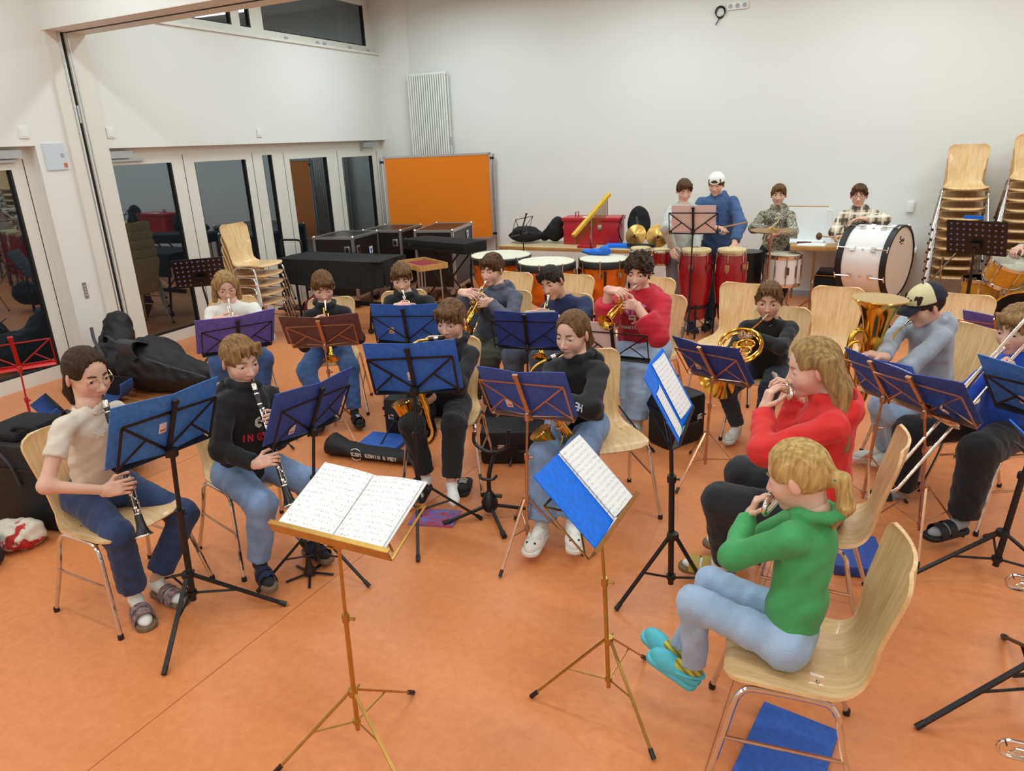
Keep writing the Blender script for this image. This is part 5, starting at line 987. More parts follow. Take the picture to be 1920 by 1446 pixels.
# 11..14 percussion, standing
p = PP['p11']; person(p, 'boy in light grey hoodie standing beside the congas', fair, dict(style='fringe', mat=H_brown), dict(kind='hoodie', mat=c_grey, off=.024, name='hoodie'), dict(mat=c_greyp, wide=1.2), dict(kind='sneaker', mat=mat('dark_blue_shoe', S(40, 56, 86), .7, var=.15)), dict(R=(V3(p['J'][8])+V3((.05, -.22, .12)), (.2, -.8, -.3), (.6, 0, -.6), .4), L=(V3(p['J'][9])+V3((.1, -.2, .1)), (.0, -.9, -.3), (-.6, 0, -.6), .4)), eye_open=.35, fine=False)
p = PP['p12']; stick_a = V3((-1.60, 7.86, 1.06)); person(p, 'tall boy in blue hoodie and backwards white cap holding a drumstick', fair, dict(style='cap', mat=H_brown, line=.055), dict(kind='hoodie', mat=c_blue, off=.026, name='hoodie'), dict(mat=c_navyp, wide=1.15), dict(kind='slide', mat=m_rub, sock=sock_k, stripe=sock_w), dict(R=(V3(p['J'][6]), (.75, -.4, .05), (.1, -.1, -1), .9), L=(V3(p['J'][7]), (.25, -.4, -.75), (-.4, .3, -.5), .25)), eye_open=.35, fine=False)
p = PP['p13']; person(p, 'boy in camouflage hoodie standing at the white marching drum', fair2, dict(style='fringe', mat=H_mid), dict(kind='hoodie', mat=c_camo, off=.024, name='hoodie'), dict(mat=j_black), dict(kind='sneaker', mat=m_rub), dict(R=(V3(p['J'][6]), (.7, -.5, -.2), (0, -.2, -1), .7), L=(V3(p['J'][7]), (-.7, -.5, -.2), (0, -.2, -1), .7)), eye_open=.5, fine=False)
p = PP['p14']; person(p, 'boy in glasses and plaid overshirt standing behind the bass drum', fair, dict(style='fringe', mat=H_brown), dict(kind='collar', mat=c_plaid, off=.026, name='overshirt'), dict(mat=j_grey), dict(kind='sneaker', mat=m_rub), dict(R=(V3(p['J'][6]), (-.8, -.4, .05), (0, -.2, -1), .85), L=(V3(p['J'][7]), (-.85, -.2, .0), (0, -.1, -1), .3)), eye_open=.5, fine=False); glasses(p, m_blackpl)

# caps
def cap_hat(p, m1, m2, backward, label_):
    q = p['parts']; hd = q['hd']; b = q['base']; ax = q['ax']; hs = p['hs']; F, L, U = ax; s = -1 if backward else 1
    R3 = lambda *r: tuple(hs*x for x in r)
    pr = [ell(hd(-.012, 0, .032), R3(.112, .094, .108), ax), sbox(hd(0, 0, -.115), (.3*hs, .3*hs, .155*hs), ax, .004, 's', .004)]
    if backward: pr += [ell(hd(.10, 0, .045), R3(.03, .045, .035), ax, 's', .004)]
    c = obj('cap', raw_mesh('cap', [sdf(pr, .004, .01)], m1, b), q['body'])
    g = MB(); g.grid(lambda u, v: hd(s*(.075+.095*u*(1-.35*(2*v-1)**2))-.012*s*(1-u), (2*v-1)*.078*(1-.1*u), .046-.028*u-.016*(2*v-1)**2)-b, 6, 10, .004); g.build('visor', m2, c)
    if not backward:
        back = [ell(hd(-.034, 0, .030), R3(.096, .096, .108), ax), sbox(hd(0, 0, -.115), (.3*hs, .3*hs, .155*hs), ax, .004, 's', .004), sbox(hd(.13, 0, .1), (.145*hs, .3*hs, .2*hs), ax, .004, 's', .004)]
        obj('back_panel', raw_mesh('back_panel', [sdf(back, .004, .01)], m2, b), c)
        for i, (l, u) in enumerate(((-.02, .075), (.0, .08), (.022, .07), (.01, .06))): MB().ball(hd(.088-.25*abs(l), l, u+.005)-b, .009, 6, (1, 1, .6)).build('printed_emblem', m2, c)
    else: MB().tube([hd(.093, -.045, .04)-b, hd(.1, 0, .036)-b, hd(.093, .045, .04)-b], .006, 6).build('strap', m1, c)
    MB().ball(hd(-.012, 0, .141)-b, .006, 8).build('top_button', m2 if not backward else m1, c)
cap_hat(PP['p16'], mat('cream_cap', S(214, 204, 158), .85, var=.05), mat('navy_cap', S(26, 30, 42), .85, var=.1), False, '')
cap_hat(PP['p12'], mat('white_cap', S(236, 236, 230), .85, var=.03), mat('white_cap', S(236, 236, 230), .85), True, '')
# prints on the tops: letters cut from flat bars, laid just in front of the cloth
SEG = {'Z': [((-.5, 1), (.5, 1)), ((.5, 1), (-.5, -1)), ((-.5, -1), (.5, -1))], 'I': [((0, -1), (0, 1))], 'N': [((-.5, -1), (-.5, 1)), ((-.5, 1), (.5, -1)), ((.5, -1), (.5, 1))], 'G': [((.5, .7), (.1, 1)), ((.1, 1), (-.5, .6)), ((-.5, .6), (-.5, -.6)), ((-.5, -.6), (.1, -1)), ((.1, -1), (.5, -.6)), ((.5, -.6), (.5, 0)), ((.5, 0), (.1, 0))], 'S': [((.5, .8), (-.3, 1)), ((-.3, 1), (-.5, .5)), ((-.5, .5), (.5, -.3)), ((.5, -.3), (.4, -1)), ((.4, -1), (-.5, -.8))],
 'B': [((-.5, -1), (-.5, 1)), ((-.5, 1), (.4, .8)), ((.4, .8), (.3, .1)), ((.3, .1), (-.5, 0)), ((.3, .1), (.5, -.5)), ((.5, -.5), (.3, -1)), ((.3, -1), (-.5, -1))], 'C': [((.5, .7), (0, 1)), ((0, 1), (-.5, .5)), ((-.5, .5), (-.5, -.5)), ((-.5, -.5), (0, -1)), ((0, -1), (.5, -.7))], 'A': [((-.5, -1), (0, 1)), ((0, 1), (.5, -1)), ((-.25, -.2), (.25, -.2))], 'M': [((-.5, -1), (-.5, 1)), ((-.5, 1), (0, 0)), ((0, 0), (.5, 1)), ((.5, 1), (.5, -1))], 'H': [((-.5, -1), (-.5, 1)), ((.5, -1), (.5, 1)), ((-.5, 0), (.5, 0))], 'T': [((0, -1), (0, 1)), ((-.5, 1), (.5, 1))], 'U': [((-.5, 1), (-.5, -.6)), ((-.5, -.6), (0, -1)), ((0, -1), (.5, -.6)), ((.5, -.6), (.5, 1))],
 'V': [((-.5, 1), (0, -1)), ((0, -1), (.5, 1))], 'E': [((-.5, -1), (-.5, 1)), ((-.5, 1), (.5, 1)), ((-.5, 0), (.4, 0)), ((-.5, -1), (.5, -1))], 'R': [((-.5, -1), (-.5, 1)), ((-.5, 1), (.4, .8)), ((.4, .8), (.3, .1)), ((.3, .1), (-.5, 0)), ((0, .05), (.5, -1))], 'K': [((-.5, -1), (-.5, 1)), ((.5, 1), (-.5, 0)), ((-.5, 0), (.5, -1))], 'O': [((-.5, .5), (0, 1)), ((0, 1), (.5, .5)), ((.5, .5), (.5, -.5)), ((.5, -.5), (0, -1)), ((0, -1), (-.5, -.5)), ((-.5, -.5), (-.5, .5))], 'Y': [((-.5, 1), (0, 0)), ((.5, 1), (0, 0)), ((0, 0), (0, -1))], '&': [((.5, -1), (-.3, .6)), ((-.3, .6), (0, 1)), ((0, 1), (.3, .6)), ((.3, .6), (-.5, -.5)), ((-.5, -.5), (-.1, -1)), ((-.1, -1), (.5, -.2))], '9': [((.5, .2), (-.5, .2)), ((-.5, .2), (-.5, 1)), ((-.5, 1), (.5, 1)), ((.5, 1), (.5, -.5)), ((.5, -.5), (0, -1))], '3': [((-.5, 1), (.5, .9)), ((.5, .9), (.4, .1)), ((.4, .1), (-.2, 0)), ((.4, -.1), (.5, -.9)), ((.5, -.9), (-.5, -1))], 'Ö': [((-.5, .3), (0, .7)), ((0, .7), (.5, .3)), ((.5, .3), (.5, -.5)), ((.5, -.5), (0, -1)), ((0, -1), (-.5, -.5)), ((-.5, -.5), (-.5, .3)), ((-.3, 1), (-.15, 1)), ((.15, 1), (.3, 1))], 'L': [((-.5, 1), (-.5, -1)), ((-.5, -1), (.4, -1))]}
def text(parent, m, word, o, x, y, size, bold=.2, name='lettering', th=.0015, conv=None):
    """lettering of flat bars: o = start corner, x / y = reading and up directions"""
    x = unit(x); y = V3(y); y = unit(y-x*(y@x)); n = np.cross(x, y); b = MB(); cx = 0
    for ch in word:
        if ch == ' ': cx += size*.6; continue
        for (a0, a1), (b0, b1) in SEG.get(ch, SEG['O']):
            p0 = V3(o)+x*(cx+(a0+.5)*size*.62)+y*(a1+1)*size/2; p1 = V3(o)+x*(cx+(b0+.5)*size*.62)+y*(b1+1)*size/2; d = p1-p0
            if np.linalg.norm(d) < 1e-5: continue
            u = unit(d); b.box((p0+p1)/2, (np.linalg.norm(d)+size*bold*.6, size*bold, th), (u, np.cross(n, u), n))
        cx += size*.62*1.45
    if conv: b.v = [tuple(conv(V3(q))) for q in b.v]
    return b.build(name, m, parent, smooth=False)
def on_cloth(p):
    q = p['parts']; me = q['top'].data; tree = BVHTree.FromPolygons([v.co for v in me.vertices], [f.vertices for f in me.polygons])
    def hit(o, d, lift):
        r = tree.ray_cast(Vector(o), Vector(d), 1.0)
        return (V3(r[0])-V3(d)*lift) if r[0] is not None else V3(o)+V3(d)*.3
    return hit
def chest_print(p, m, word, u, size, l0, bold=.22):
    """lettering wrapped on the chest of p: u = fraction of the trunk height, l0 = start to the wearer's right"""
    q = p['parts']; fwd, lat, T, mh, base = q['fwd'], q['lat'], q['T'], q['mh'], q['base']; up = unit(T); hit = on_cloth(p)
    conv = lambda s: hit(mh+T*u+up*s[1]+lat*s[0]+fwd*((.10+q['off'])*q['w']+.03)-base, -fwd, .003+s[2])
    return text(q['top'], m, word, (l0, 0, 0), (1, 0, 0), (0, 1, 0), size, bold, 'chest_print', .002, conv)
def sleeve_print(p, m, word, side, size, t0, out):
    q = p['parts']; J = q['J']; base = q['base']; E_, W_ = J['E'+side], J['W'+side]; x = unit(W_-E_); out = V3(out); out = unit(out-x*(out@x)); y = np.cross(out, x); hit = on_cloth(p)
    conv = lambda s: hit(E_+(W_-E_)*t0+x*s[0]+y*s[1]+out*.3-base, -out, .003+s[2])
    return text(q['top'], m, word, (0, -size/2, 0), (1, 0, 0), (0, 1, 0), size, .2, 'sleeve_print', .002, conv)
m_redprint = mat('red_print', S(190, 40, 52), .7, var=.05); m_whiteprint = mat('white_print', S(226, 226, 222), .7, var=.03); m_pinkprint = mat('lilac_print', S(206, 140, 190), .7, var=.05)
chest_print(PP['p2'], m_redprint, 'IN GSB', .40, .034, -.085); chest_print(PP['p2'], m_whiteprint, 'C', .56, .05, -.012, .2); chest_print(PP['p2'], m_whiteprint, 'C', .585, .024, -.004, .2)
chest_print(PP['p10'], m_pinkprint, 'NYC', .70, .07, -.07, .32); chest_print(PP['p10'], m_whiteprint, '93', .53, .075, -.01, .22); chest_print(PP['p10'], m_whiteprint, 'MANHATTAN', .43, .026, -.11, .24)
chest_print(PP['p9'], m_whiteprint, 'IS', .62, .03, -.01, .2); chest_print(PP['p8'], m_whiteprint, 'H', .74, .02, .02, .3)
# cream star on the girl's tee
q = PP['p1']['parts']; st = MB(); hit = on_cloth(PP['p1']); pts = [(-.045+.034*(1 if i % 2 == 0 else .42)*math.sin(i*math.pi/5), .034*(1 if i % 2 == 0 else .42)*math.cos(i*math.pi/5)) for i in range(10)]
cv = lambda l, h_: hit(q['mh']+q['T']*.77+unit(q['T'])*h_+q['lat']*l+q['fwd']*.5-q['base'], -q['fwd'], .003)
st.add([cv(-.045, 0)]+[cv(*a) for a in pts], [(0, i+1, (i+1) % 10+1) for i in range(10)][::-1]); st.build('star_patch', m_whiteprint, q['top'])
sleeve_print(PP['p9'], m_whiteprint, 'HEIV', 'L', .034, .0, (.3, -.8, .2))

# ------------------------------------------------------------------ chairs
own = [('p1', -3.17, 1.80, 0, 'under the girl in cream tee'), ('p2', -2.935, 2.43, -14, 'under the light-haired clarinet boy'), ('p3', -4.85, 4.11, -42, 'under the girl with the bob'), ('p4', -4.01, 4.33, -55, 'under the boy behind the brown folder'), ('p5', -3.56, 4.78, -52, 'under the boy with the silver trumpet'),
       ('p6', -2.41, 3.57, -70, 'under the saxophone boy in white socks'), ('p7', -2.84, 5.04, -92, 'under the boy in slate hoodie'), ('p8', -2.31, 5.07, -95, 'under the teenager in navy tee'), ('p9', -1.36, 3.62, -50, 'set askew under the saxophone girl'), ('p10', -1.63, 5.27, -105, 'under the boy in crimson hoodie'),
       ('p15', -.66, 5.09, -93, 'under the french horn player'), ('p16', .34, 4.98, -139, 'under the boy in the cap'), ('p17', -.15, 3.10, 182, 'under the girl in red hoodie'), ('p18', -.135, 2.16, 189, 'under the small girl in green'), ('p19', .67, 4.44, -150, 'under the trombone boy')]
for k, x, y, rz, t in own: chair(x, y, rz, 'beech plywood chair with chrome legs '+t, 'chairs of the band')
for x, y, rz, t in ((-3.2, 5.80, -92, 'behind the boy in slate hoodie'), (-2.59, 5.84, -91, 'behind the teenager in navy tee'), (-1.87, 5.92, -95, 'behind the boy in crimson hoodie'), (-1.10, 5.86, -97, 'left of the french horn player, in front of the congas'), (-.35, 5.92, -92, 'between french horn player and baritone horn'), (.50, 5.90, -95, 'behind the boy in the cap')):
    chair(x, y, rz, 'empty beech plywood chair '+t, 'empty chairs of the back row')
for k in range(5): chair(-6.36+.012*k, 5.78, 2, 'beech plywood chair in the stack by the glass doors, %s' % ['bottom one', 'second from the floor', 'middle one', 'second from the top', 'topmost one'][k], 'chairs stacked by the glass doors', z=.108*k)
ords = ['bottom one', 'second from the floor', 'third from the floor', 'fourth from the floor', 'fifth from the floor', 'sixth from the floor', 'seventh from the floor', 'eighth from the floor', 'ninth from the floor', 'tenth from the floor', 'topmost one']
for k in range(10): chair(.62, 9.52-.006*k, -90, 'beech plywood chair in the wall stack beside the bass drum, %s' % (ords[k] if k < 9 else ords[10]), 'chairs stacked by the back wall', z=.108*k)
for k in range(11): chair(1.22, 9.52-.006*k, -92, 'beech plywood chair in the wall stack behind the yellow drums, %s' % ords[k], 'chairs stacked behind the yellow drums', z=.106*k)

# ------------------------------------------------------------------ stands and folders
BK, CP, GD = m_black, m_copper, m_brassst
s1 = music_stand((-2.698, 1.847, .978), 181, 20, 'sturdy black music stand with blue folder beside the cream-tee girl', BK, (-2.75, 1.82), legs=.42, hub=.22, thick=1.7, spread=(-57, 33, 165), roll=4); put_folder(s1, 'bright cobalt open folder with sticker on the stand by the cream-tee girl', m_fteal, sticker=(.03, .14))
s2 = music_stand((-2.444, 2.457, .874), 179, 24, 'black music stand with indigo folder beside the light-haired clarinet boy', BK, (-2.43, 2.33), legs=.31, hub=.27, thick=1.3, spread=(-124, 2, 110), roll=3); put_folder(s2, 'indigo open folder on the stand beside the light-haired clarinet boy', m_fnavy, sticker=(.11, .05))
s3 = music_stand((-4.02, 3.41, .87), 152, 28, 'black music stand with violet folder before the girl with the bob', BK, (-4.0, 3.38), trip=20); put_folder(s3, 'violet open folder in front of the girl with the bob', m_fpurple)
s4 = music_stand((-3.59, 3.79, .83), 121, 33, 'copper-coloured wire stand carrying a brown folder', CP, (-3.60, 3.82), trip=-20, legs=.3, hub=.3); put_folder(s4, 'dark brown open folder on the copper wire stand', m_fbrown, w=.56, h=.29)
s5 = music_stand((-3.05, 4.08, .86), 110, 16, 'black music stand before the boy with the silver trumpet', BK, (-3.03, 4.02), trip=10); put_folder(s5, 'mid blue open folder before the boy with the silver trumpet', m_fblue, w=.50, sticker=(.12, .09))
s6 = music_stand((-2.25, 3.03, .93), 110, 12, 'sturdy black music stand before the saxophone boy', BK, (-2.21, 2.93), legs=.35, hub=.30, thick=1.6, spread=(-58, 40, 160), roll=-3); put_folder(s6, 'wide cobalt open folder with white sticker before the saxophone boy', m_fblue, w=.52, h=.30, sticker=(.015, .10))
s7 = music_stand((-2.15, 4.23, .86), 103, 18, 'black music stand shared by slate hoodie and navy tee players', BK, (-2.12, 4.16), trip=30); put_folder(s7, 'dark navy open folder shared by slate hoodie and navy tee players', m_fdark, w=.45, h=.28, pages=[(-.1, .15, .21, .28, m_paper, 0)])
s8 = music_stand((-1.53, 2.96, .905), 88, 22, 'copper-coloured wire stand before the saxophone girl', CP, (-1.56, 3.0), legs=.31, hub=.30, spread=(-90, 8, 130), roll=-4); put_folder(s8, 'navy open folder on the copper stand before the saxophone girl', m_fnavy, w=.50, h=.28, sticker=(.12, .06))
s9 = music_stand((-1.62, 4.50, .76), 92, 18, 'black wire stand with one loose white sheet before the crimson hoodie', BK, (-1.6, 4.45), trip=0); s9b = put_folder(s9, 'single white sheet of music before the boy in crimson hoodie', m_pinkpaper, w=.22, h=.29, bend=0, xo=.09, name='music_sheet_booklet', cat='sheet music')
s10 = music_stand((-1.80, 7.30, 1.27), 96, 17, 'tall black music stand standing before the congas', BK, (-1.80, 7.28), trip=30, legs=.32, thick=1.3); put_folder(s10, 'pinkish sheets of music on the stand before the congas', m_pinkpaper, w=.43, h=.29, bend=2, name='music_sheet_booklet', cat='sheet music')
s14 = music_stand((-.89, 4.14, .80), 63, 32, 'copper-coloured wire stand before the french horn player', CP, (-.90, 4.24), legs=.33, hub=.30, spread=(-107, -10, 120), roll=-4); put_folder(s14, 'dark indigo open folder before the french horn player', m_fdark, w=.51, h=.28, sticker=(.14, .06), pages=[(.1, .14, .2, .27, m_paper, 0)])
s15 = music_stand((.028, 4.12, .81), 46, 30, 'wire stand with navy folder before the baritone horn boy', CP, (.02, 4.14), trip=40, roll=-3); put_folder(s15, 'navy open folder before the baritone horn boy', m_fnavy, w=.47, h=.28)
s16 = music_stand((.206, 3.80, .86), 51, 37, 'chrome wire stand with navy folder beside the trombone slide', m_copper, (.30, 3.88), legs=.27, hub=.33, spread=(-90, 37, 157), roll=-3); put_folder(s16, 'navy open folder with yellow print beside the trombone slide', m_fnavy, w=.50, h=.28, sticker=(.02, .13), pages=[(.1, .14, .2, .27, m_paper, 0)])
s17 = music_stand((.67, 3.74, .92), 52, 34, 'sturdy black stand with bright blue folder before the trombone boy', BK, (.62, 3.66), legs=.42, hub=.26, thick=1.7, spread=(205, -20, 90), roll=-3); put_folder(s17, 'royal blue open folder before the trombone boy', m_fteal, w=.54, h=.31, sticker=(.1, .08))
s19 = music_stand((.66, 5.35, .82), 70, 35, 'copper wire stand with violet folder beside the drum kit', CP, (.68, 5.4), trip=0); put_folder(s19, 'greyish violet open folder behind the trombone boy', m_fpurple, w=.40, h=.28)
s11 = music_stand((-1.49, 1.62, .955), -88, 68, 'brass-plated wire stand carrying the open white music book', GD, (-1.52, 1.53), legs=.30, hub=.25, spread=(-130, 85, -20)); b11 = put_folder(s11, 'open white score book lying on the brass stand', m_paper, w=.43, h=.29, bend=5, name='score_book', cat='book', pages=[(-.105, .145, .205, .28, m_sheet, .002), (.105, .145, .205, .28, m_sheet, .002)])
s12 = music_stand((-.858, 2.10, .912), 4, 45, 'brass-plated wire stand with bright blue folder before the green sweater girl', GD, (-.77, 2.12), legs=.30, hub=.30, spread=(-160, -38, 80), roll=-3); put_folder(s12, 'bright blue open folder full of sheets before the small flute girl', m_fbright, w=.42, h=.32, bend=5, yoff=-.01, pages=[(.10, .165, .17, .30, m_sheet, .0), (.112, .162, .17, .29, m_sheet, .004), (.104, .17, .168, .3, m_sheet, .008)])
s13 = music_stand((-.815, 2.95, .98), 7, 29, 'sturdy black stand with blue folder before the girl in red', BK, (-.74, 2.88), legs=.28, hub=.34, thick=1.6, spread=(-135, -15, 105)); put_folder(s13, 'bright blue open folder with two white sheets before the red hoodie girl', m_fbright, w=.46, h=.33, bend=7, yoff=-.01, pages=[(.11, .175, .18, .28, m_sheet, .002), (-.11, .13, .16, .21, sheet_mat('typed_note', .55, (244, 244, 244), .016), .002)])
s18 = music_stand((.62, 2.80, .92), 20, 42, 'black stand with pale blue folder beyond the girl in green', BK, (.66, 2.74), legs=.45, hub=.26, thick=1.7, spread=(215, 95, -30)); put_folder(s18, 'pale blue folder with papers beyond the green sweater girl', m_fbright, w=.44, h=.32, pages=[(-.1, .15, .2, .28, m_sheet, .003)])

tag(MB().tube([(-.708, 2.82, .868), (-.722, 2.93, .868)], .006, 8).build('teal_pen', mat('teal_pen', S(30, 140, 140), .4, var=.05)), 'teal pen lying on the ledge of the sturdy black stand', 'pen'); tag(MB().tube([(-.735, 2.0, .829), (-.742, 2.11, .829)], .006, 8).build('white_pen', m_whiteplastic), 'white pen lying on the ledge of the brass stand', 'pen')

# ------------------------------------------------------------------ percussion
m_copperbowl = mat('orange_copper_bowl', S(222, 122, 36), .22, .55, var=.18, vscale=9); m_skinhead = mat('drum_skin', S(226, 220, 198), .6, var=.03); m_calf = mat('hide_drumhead', S(214, 190, 140), .7, var=.12, vscale=14)
m_redlac = mat('red_lacquer', S(150, 14, 34), .2, var=.08, coat=.5); m_whitelac = mat('white_lacquer', S(240, 238, 236), .22, var=.01, coat=.4); m_goldlac = mat('amber_sparkle_lacquer', S(206, 144, 34), .28, var=.14, vscale=20, coat=.4); m_bronze = mat('cymbal_bronze', S(190, 150, 84), .32, 1., var=.1, vscale=12)
def timpano(x, y, r, label):
    o = thing('kettledrum', label, 'drum', place((x, y, 0)), 'kettledrums'); zt = .82
    MB().lathe([(.06, .30), (r*.45, .33), (r*.75, .42), (r*.92, .56), (r*.97, .70), (r*.97, .76)], n=28).build('bowl', m_copperbowl, o)
    MB().lathe([(r*.99, .735), (r*1.04, .74), (r*1.04, .80), (r*1.0, .815)], n=32, cap=False).build('counter_hoop', m_black, o)
    MB().lathe([(r*1.01, .805), (r*.99, .822), (0, .823)], n=32).build('drumhead', m_skinhead, o)
    for k in range(8):
        a = k*math.pi/4+.2; d = V3((math.cos(a), math.sin(a), 0)); b = MB(); b.tube([d*r*1.05+V3((0, 0, .83)), d*r*1.05+V3((0, 0, .66))], .007, 6); b.box(d*r*1.03+V3((0, 0, .67)), (.03, .03, .05)); b.build('tension_rod', m_steel, o)
    for k in range(4):
        a = k*math.pi/2+.4; d = V3((math.cos(a), math.sin(a), 0)); st_ = MB().tube(spline([d*r*1.03+V3((0, 0, .72)), d*r*1.02+V3((0, 0, .45)), d*r*.8+V3((0, 0, .22)), d*r*.75+V3((0, 0, .06))], 5), .014, 8).build('strut', m_black, o)
        MB().lathe([(.03, 0), (.03, .05), (.015, .06)], d*r*.75, (0, 0, 1), 12).build('caster', m_blackpl, st_)
    MB().lathe([(r*.78, .10), (r*.80, .12), (r*.78, .14)], n=24, cap=False).build('base_ring', m_black, o); MB().box((r*.5, -r*.5, .1), (.12, .2, .03)).build('pedal', m_black, o)
timpano(-4.07, 7.4, .35, 'large copper kettledrum beside the flight cases'); timpano(-3.35, 7.12, .31, 'middle copper kettledrum between the other two'); timpano(-2.80, 7.45, .27, 'small copper kettledrum beside the bongos')
def conga(x, y, zt, r, label):
    o = thing('conga_drum', label, 'drum', place((x, y, 0)), 'conga drums'); zb = .2
    prof = [(r*.72, zb), (r*.95, zb+.15), (r*1.14, zb+.36), (r*1.18, zb+.48), (r*1.08, zt-.12), (r*.98, zt-.04)]
    MB().lathe(prof, n=26).build('shell', m_redlac, o); MB().lathe([(r*1.03, zt-.06), (r*1.06, zt-.055), (r*1.06, zt-.03), (r*1.0, zt-.025)], n=26, cap=False).build('hoop', m_steel, o)
    MB().lathe([(r*1.02, zt-.04), (r*1.02, zt-.008), (r*.96, zt), (0, zt+.002)], n=26).build('drumhead', m_calf, o)
    for k in range(6):
        a = k*math.pi/3+.5; d = V3((math.cos(a), math.sin(a), 0)); q = d*r*1.1
        b = MB(); b.tube([q*.98+V3((0, 0, zt-.04)), q*1.02+V3((0, 0, zt-.13))], .005, 6); b.build('tuning_rod', m_steel, o)
        s = MB(); t = np.cross((0, 0, 1), d); P = [q*1.05+t*u*r*.16+V3((0, 0, zt-.19+v*.055)) for u, v in ((-1, .8), (1, .8), (1, -.2), (0, -1), (-1, -.2))]; s.poly(P, .008, d); s.build('lug_plate', m_steel, o)
    MB().lathe([(r*1.02, zb+.13), (r*1.05, zb+.14), (r*1.02, zb+.16)], n=24, cap=False).build('stand_ring', m_black, o)
    for k in range(3):
        a = k*2.094+.9; d = V3((math.cos(a), math.sin(a), 0)); MB().tube([d*r*1.04+V3((0, 0, zb+.17)), d*r*1.12+V3((0, 0, .01))], .011, 8).build('stand_leg', m_black, o)
conga(-1.82, 7.56, .943, .152, 'red conga drum with pale hide, beside the grey hoodie boy'); conga(-1.47, 7.64, .945, .142, 'red conga drum under the hand of the blue hoodie boy')
def bongo(x, y, zt, r, label, rod):
    o = thing('bongo_drum', label, 'drum', place((x, y, 0)), 'bongo drums')
    MB().lathe([(r*.88, zt-.17), (r*.95, zt-.1), (r*.96, zt-.03)], n=22).build('shell', m_redlac, o); MB().lathe([(r*.9, zt-.175), (r*.93, zt-.17), (r*.9, zt-.155)], n=22, cap=False).build('bottom_ring', m_steel, o)
    MB().lathe([(r*1.02, zt-.045), (r*1.04, zt-.03), (r*1.0, zt-.018)], n=22, cap=False).build('hoop', m_steel, o); MB().lathe([(r*.99, zt-.03), (r*.99, zt-.005), (r*.93, zt), (0, zt)], n=22).build('drumhead', m_calf, o)
    for k in range(4): a = k*1.57+.4; MB().tube([(r*1.02*math.cos(a), r*1.02*math.sin(a), zt-.03), (r*.97*math.cos(a), r*.97*math.sin(a), zt-.165)], .004, 6).build('tuning_rod', m_steel, o)
    if rod:
        MB().tube([(rod[0], rod[1], zt-.1), (rod[0], rod[1], .1)], .011, 8).build('stand_pole', m_steel, o); MB().tube([(rod[0]*.4, rod[1], zt-.1), (rod[0]*1.6, rod[1], zt-.1)], .01, 8).build('mount_bar', m_black, o)
        for k in range(3): a = k*2.094+.3; MB().tube([(rod[0], rod[1], .3), (rod[0]+.28*math.cos(a), rod[1]+.28*math.sin(a), .01)], .009, 6).build('stand_leg', m_steel, o)
bongo(-2.44, 7.62, .93, .11, 'larger red bongo with pale hide beside the small kettledrum', (.12, 0)); bongo(-2.20, 7.60, .925, .092, 'smaller red bongo with pale hide beside the grey hoodie boy', None)
# marching snare drum on its stand
o = thing('marching_drum', 'white marching drum with chrome rods in front of the camouflage boy', 'drum', place((-1.03, 8.22, 0))); zt, r = .81, .18
MB().lathe([(r, zt-.31), (r, zt-.02)], n=30).build('shell', m_whitelac, o); MB().lathe([(r*1.04, zt-.03), (r*1.06, zt-.02), (r*1.06, zt+.008), (r*1.0, zt+.01)], n=30, cap=False).build('top_hoop', m_steel, o); MB().lathe([(r*1.04, zt-.33), (r*1.06, zt-.32), (r*1.06, zt-.295), (r*1.0, zt-.29)], n=30, cap=False).build('bottom_hoop', m_steel, o); MB().lathe([(r, zt-.002), (0, zt)], n=30).build('drumhead', m_skinhead, o)
for k in range(10):
    a = k*math.pi/5; d = V3((math.cos(a), math.sin(a), 0)); b = MB(); b.tube([d*r*1.06+V3((0, 0, zt)), d*r*1.06+V3((0, 0, zt-.32))], .006, 6); b.box(d*r*1.03+V3((0, 0, zt-.16)), (.02, .02, .12)); b.build('tension_rod', m_steel, o)
MB().box((.07, -r*1.0, zt-.15), (.035, .006, .08)).build('badge', mat('dark_badge', S(60, 60, 62), .5, var=.2, vscale=80), o)
MB().tube([(0, 0, zt-.33), (0, 0, .06)], .014, 8).build('stand_pole', m_steel, o)
for k in range(3): a = k*2.094+.5; MB().tube([(0, 0, .34), (.3*math.cos(a), .3*math.sin(a), .012)], .01, 6).build('stand_leg', m_steel, o); MB().tube([(0, 0, zt-.36), (.17*math.cos(a), .17*math.sin(a), zt-.335)], .009, 6).build('basket_arm', m_steel, o)
def cymbal(x, y, z, r, label, tilt=(0, 0, 1), pole=True, legs=.3):
    o = thing('cymbal_on_stand' if pole else 'cymbal', label, 'cymbal', place((x, y, 0)))
    MB().lathe([(r, -.004), (r, 0), (r*.6, .012), (r*.2, .02), (r*.16, .024), (r*.1, .04), (.006, .044), (.006, .040), (r*.16, .018), (r*.6, .008)], (0, 0, z), tilt, 34, cap=False).build('cymbal_plate', m_bronze, o)
    if pole:
        MB().tube([(0, 0, z+.07), (0, 0, .07)], .011, 8).build('stand_pole', m_copper, o); MB().lathe([(.016, 0), (.02, .006), (.012, .02)], (0, 0, z+.04), (0, 0, 1), 10).build('felt', m_blackpl, o)
        MB().lathe([(.014, -.02), (.017, 0), (.014, .02)], (0, 0, .55), (0, 0, 1), 10).build('height_clamp', m_steel, o)
        for k in range(3): a = k*2.094+.2; MB().tube([(0, 0, .32), (legs*math.cos(a), legs*math.sin(a), .012)], .008, 6).build('stand_leg', m_copper, o)
    return o
cs = cymbal(-1.15, 8.02, 1.09, .215, 'bronze cymbal on a copper stand in front of the camouflage hoodie', legs=.35)
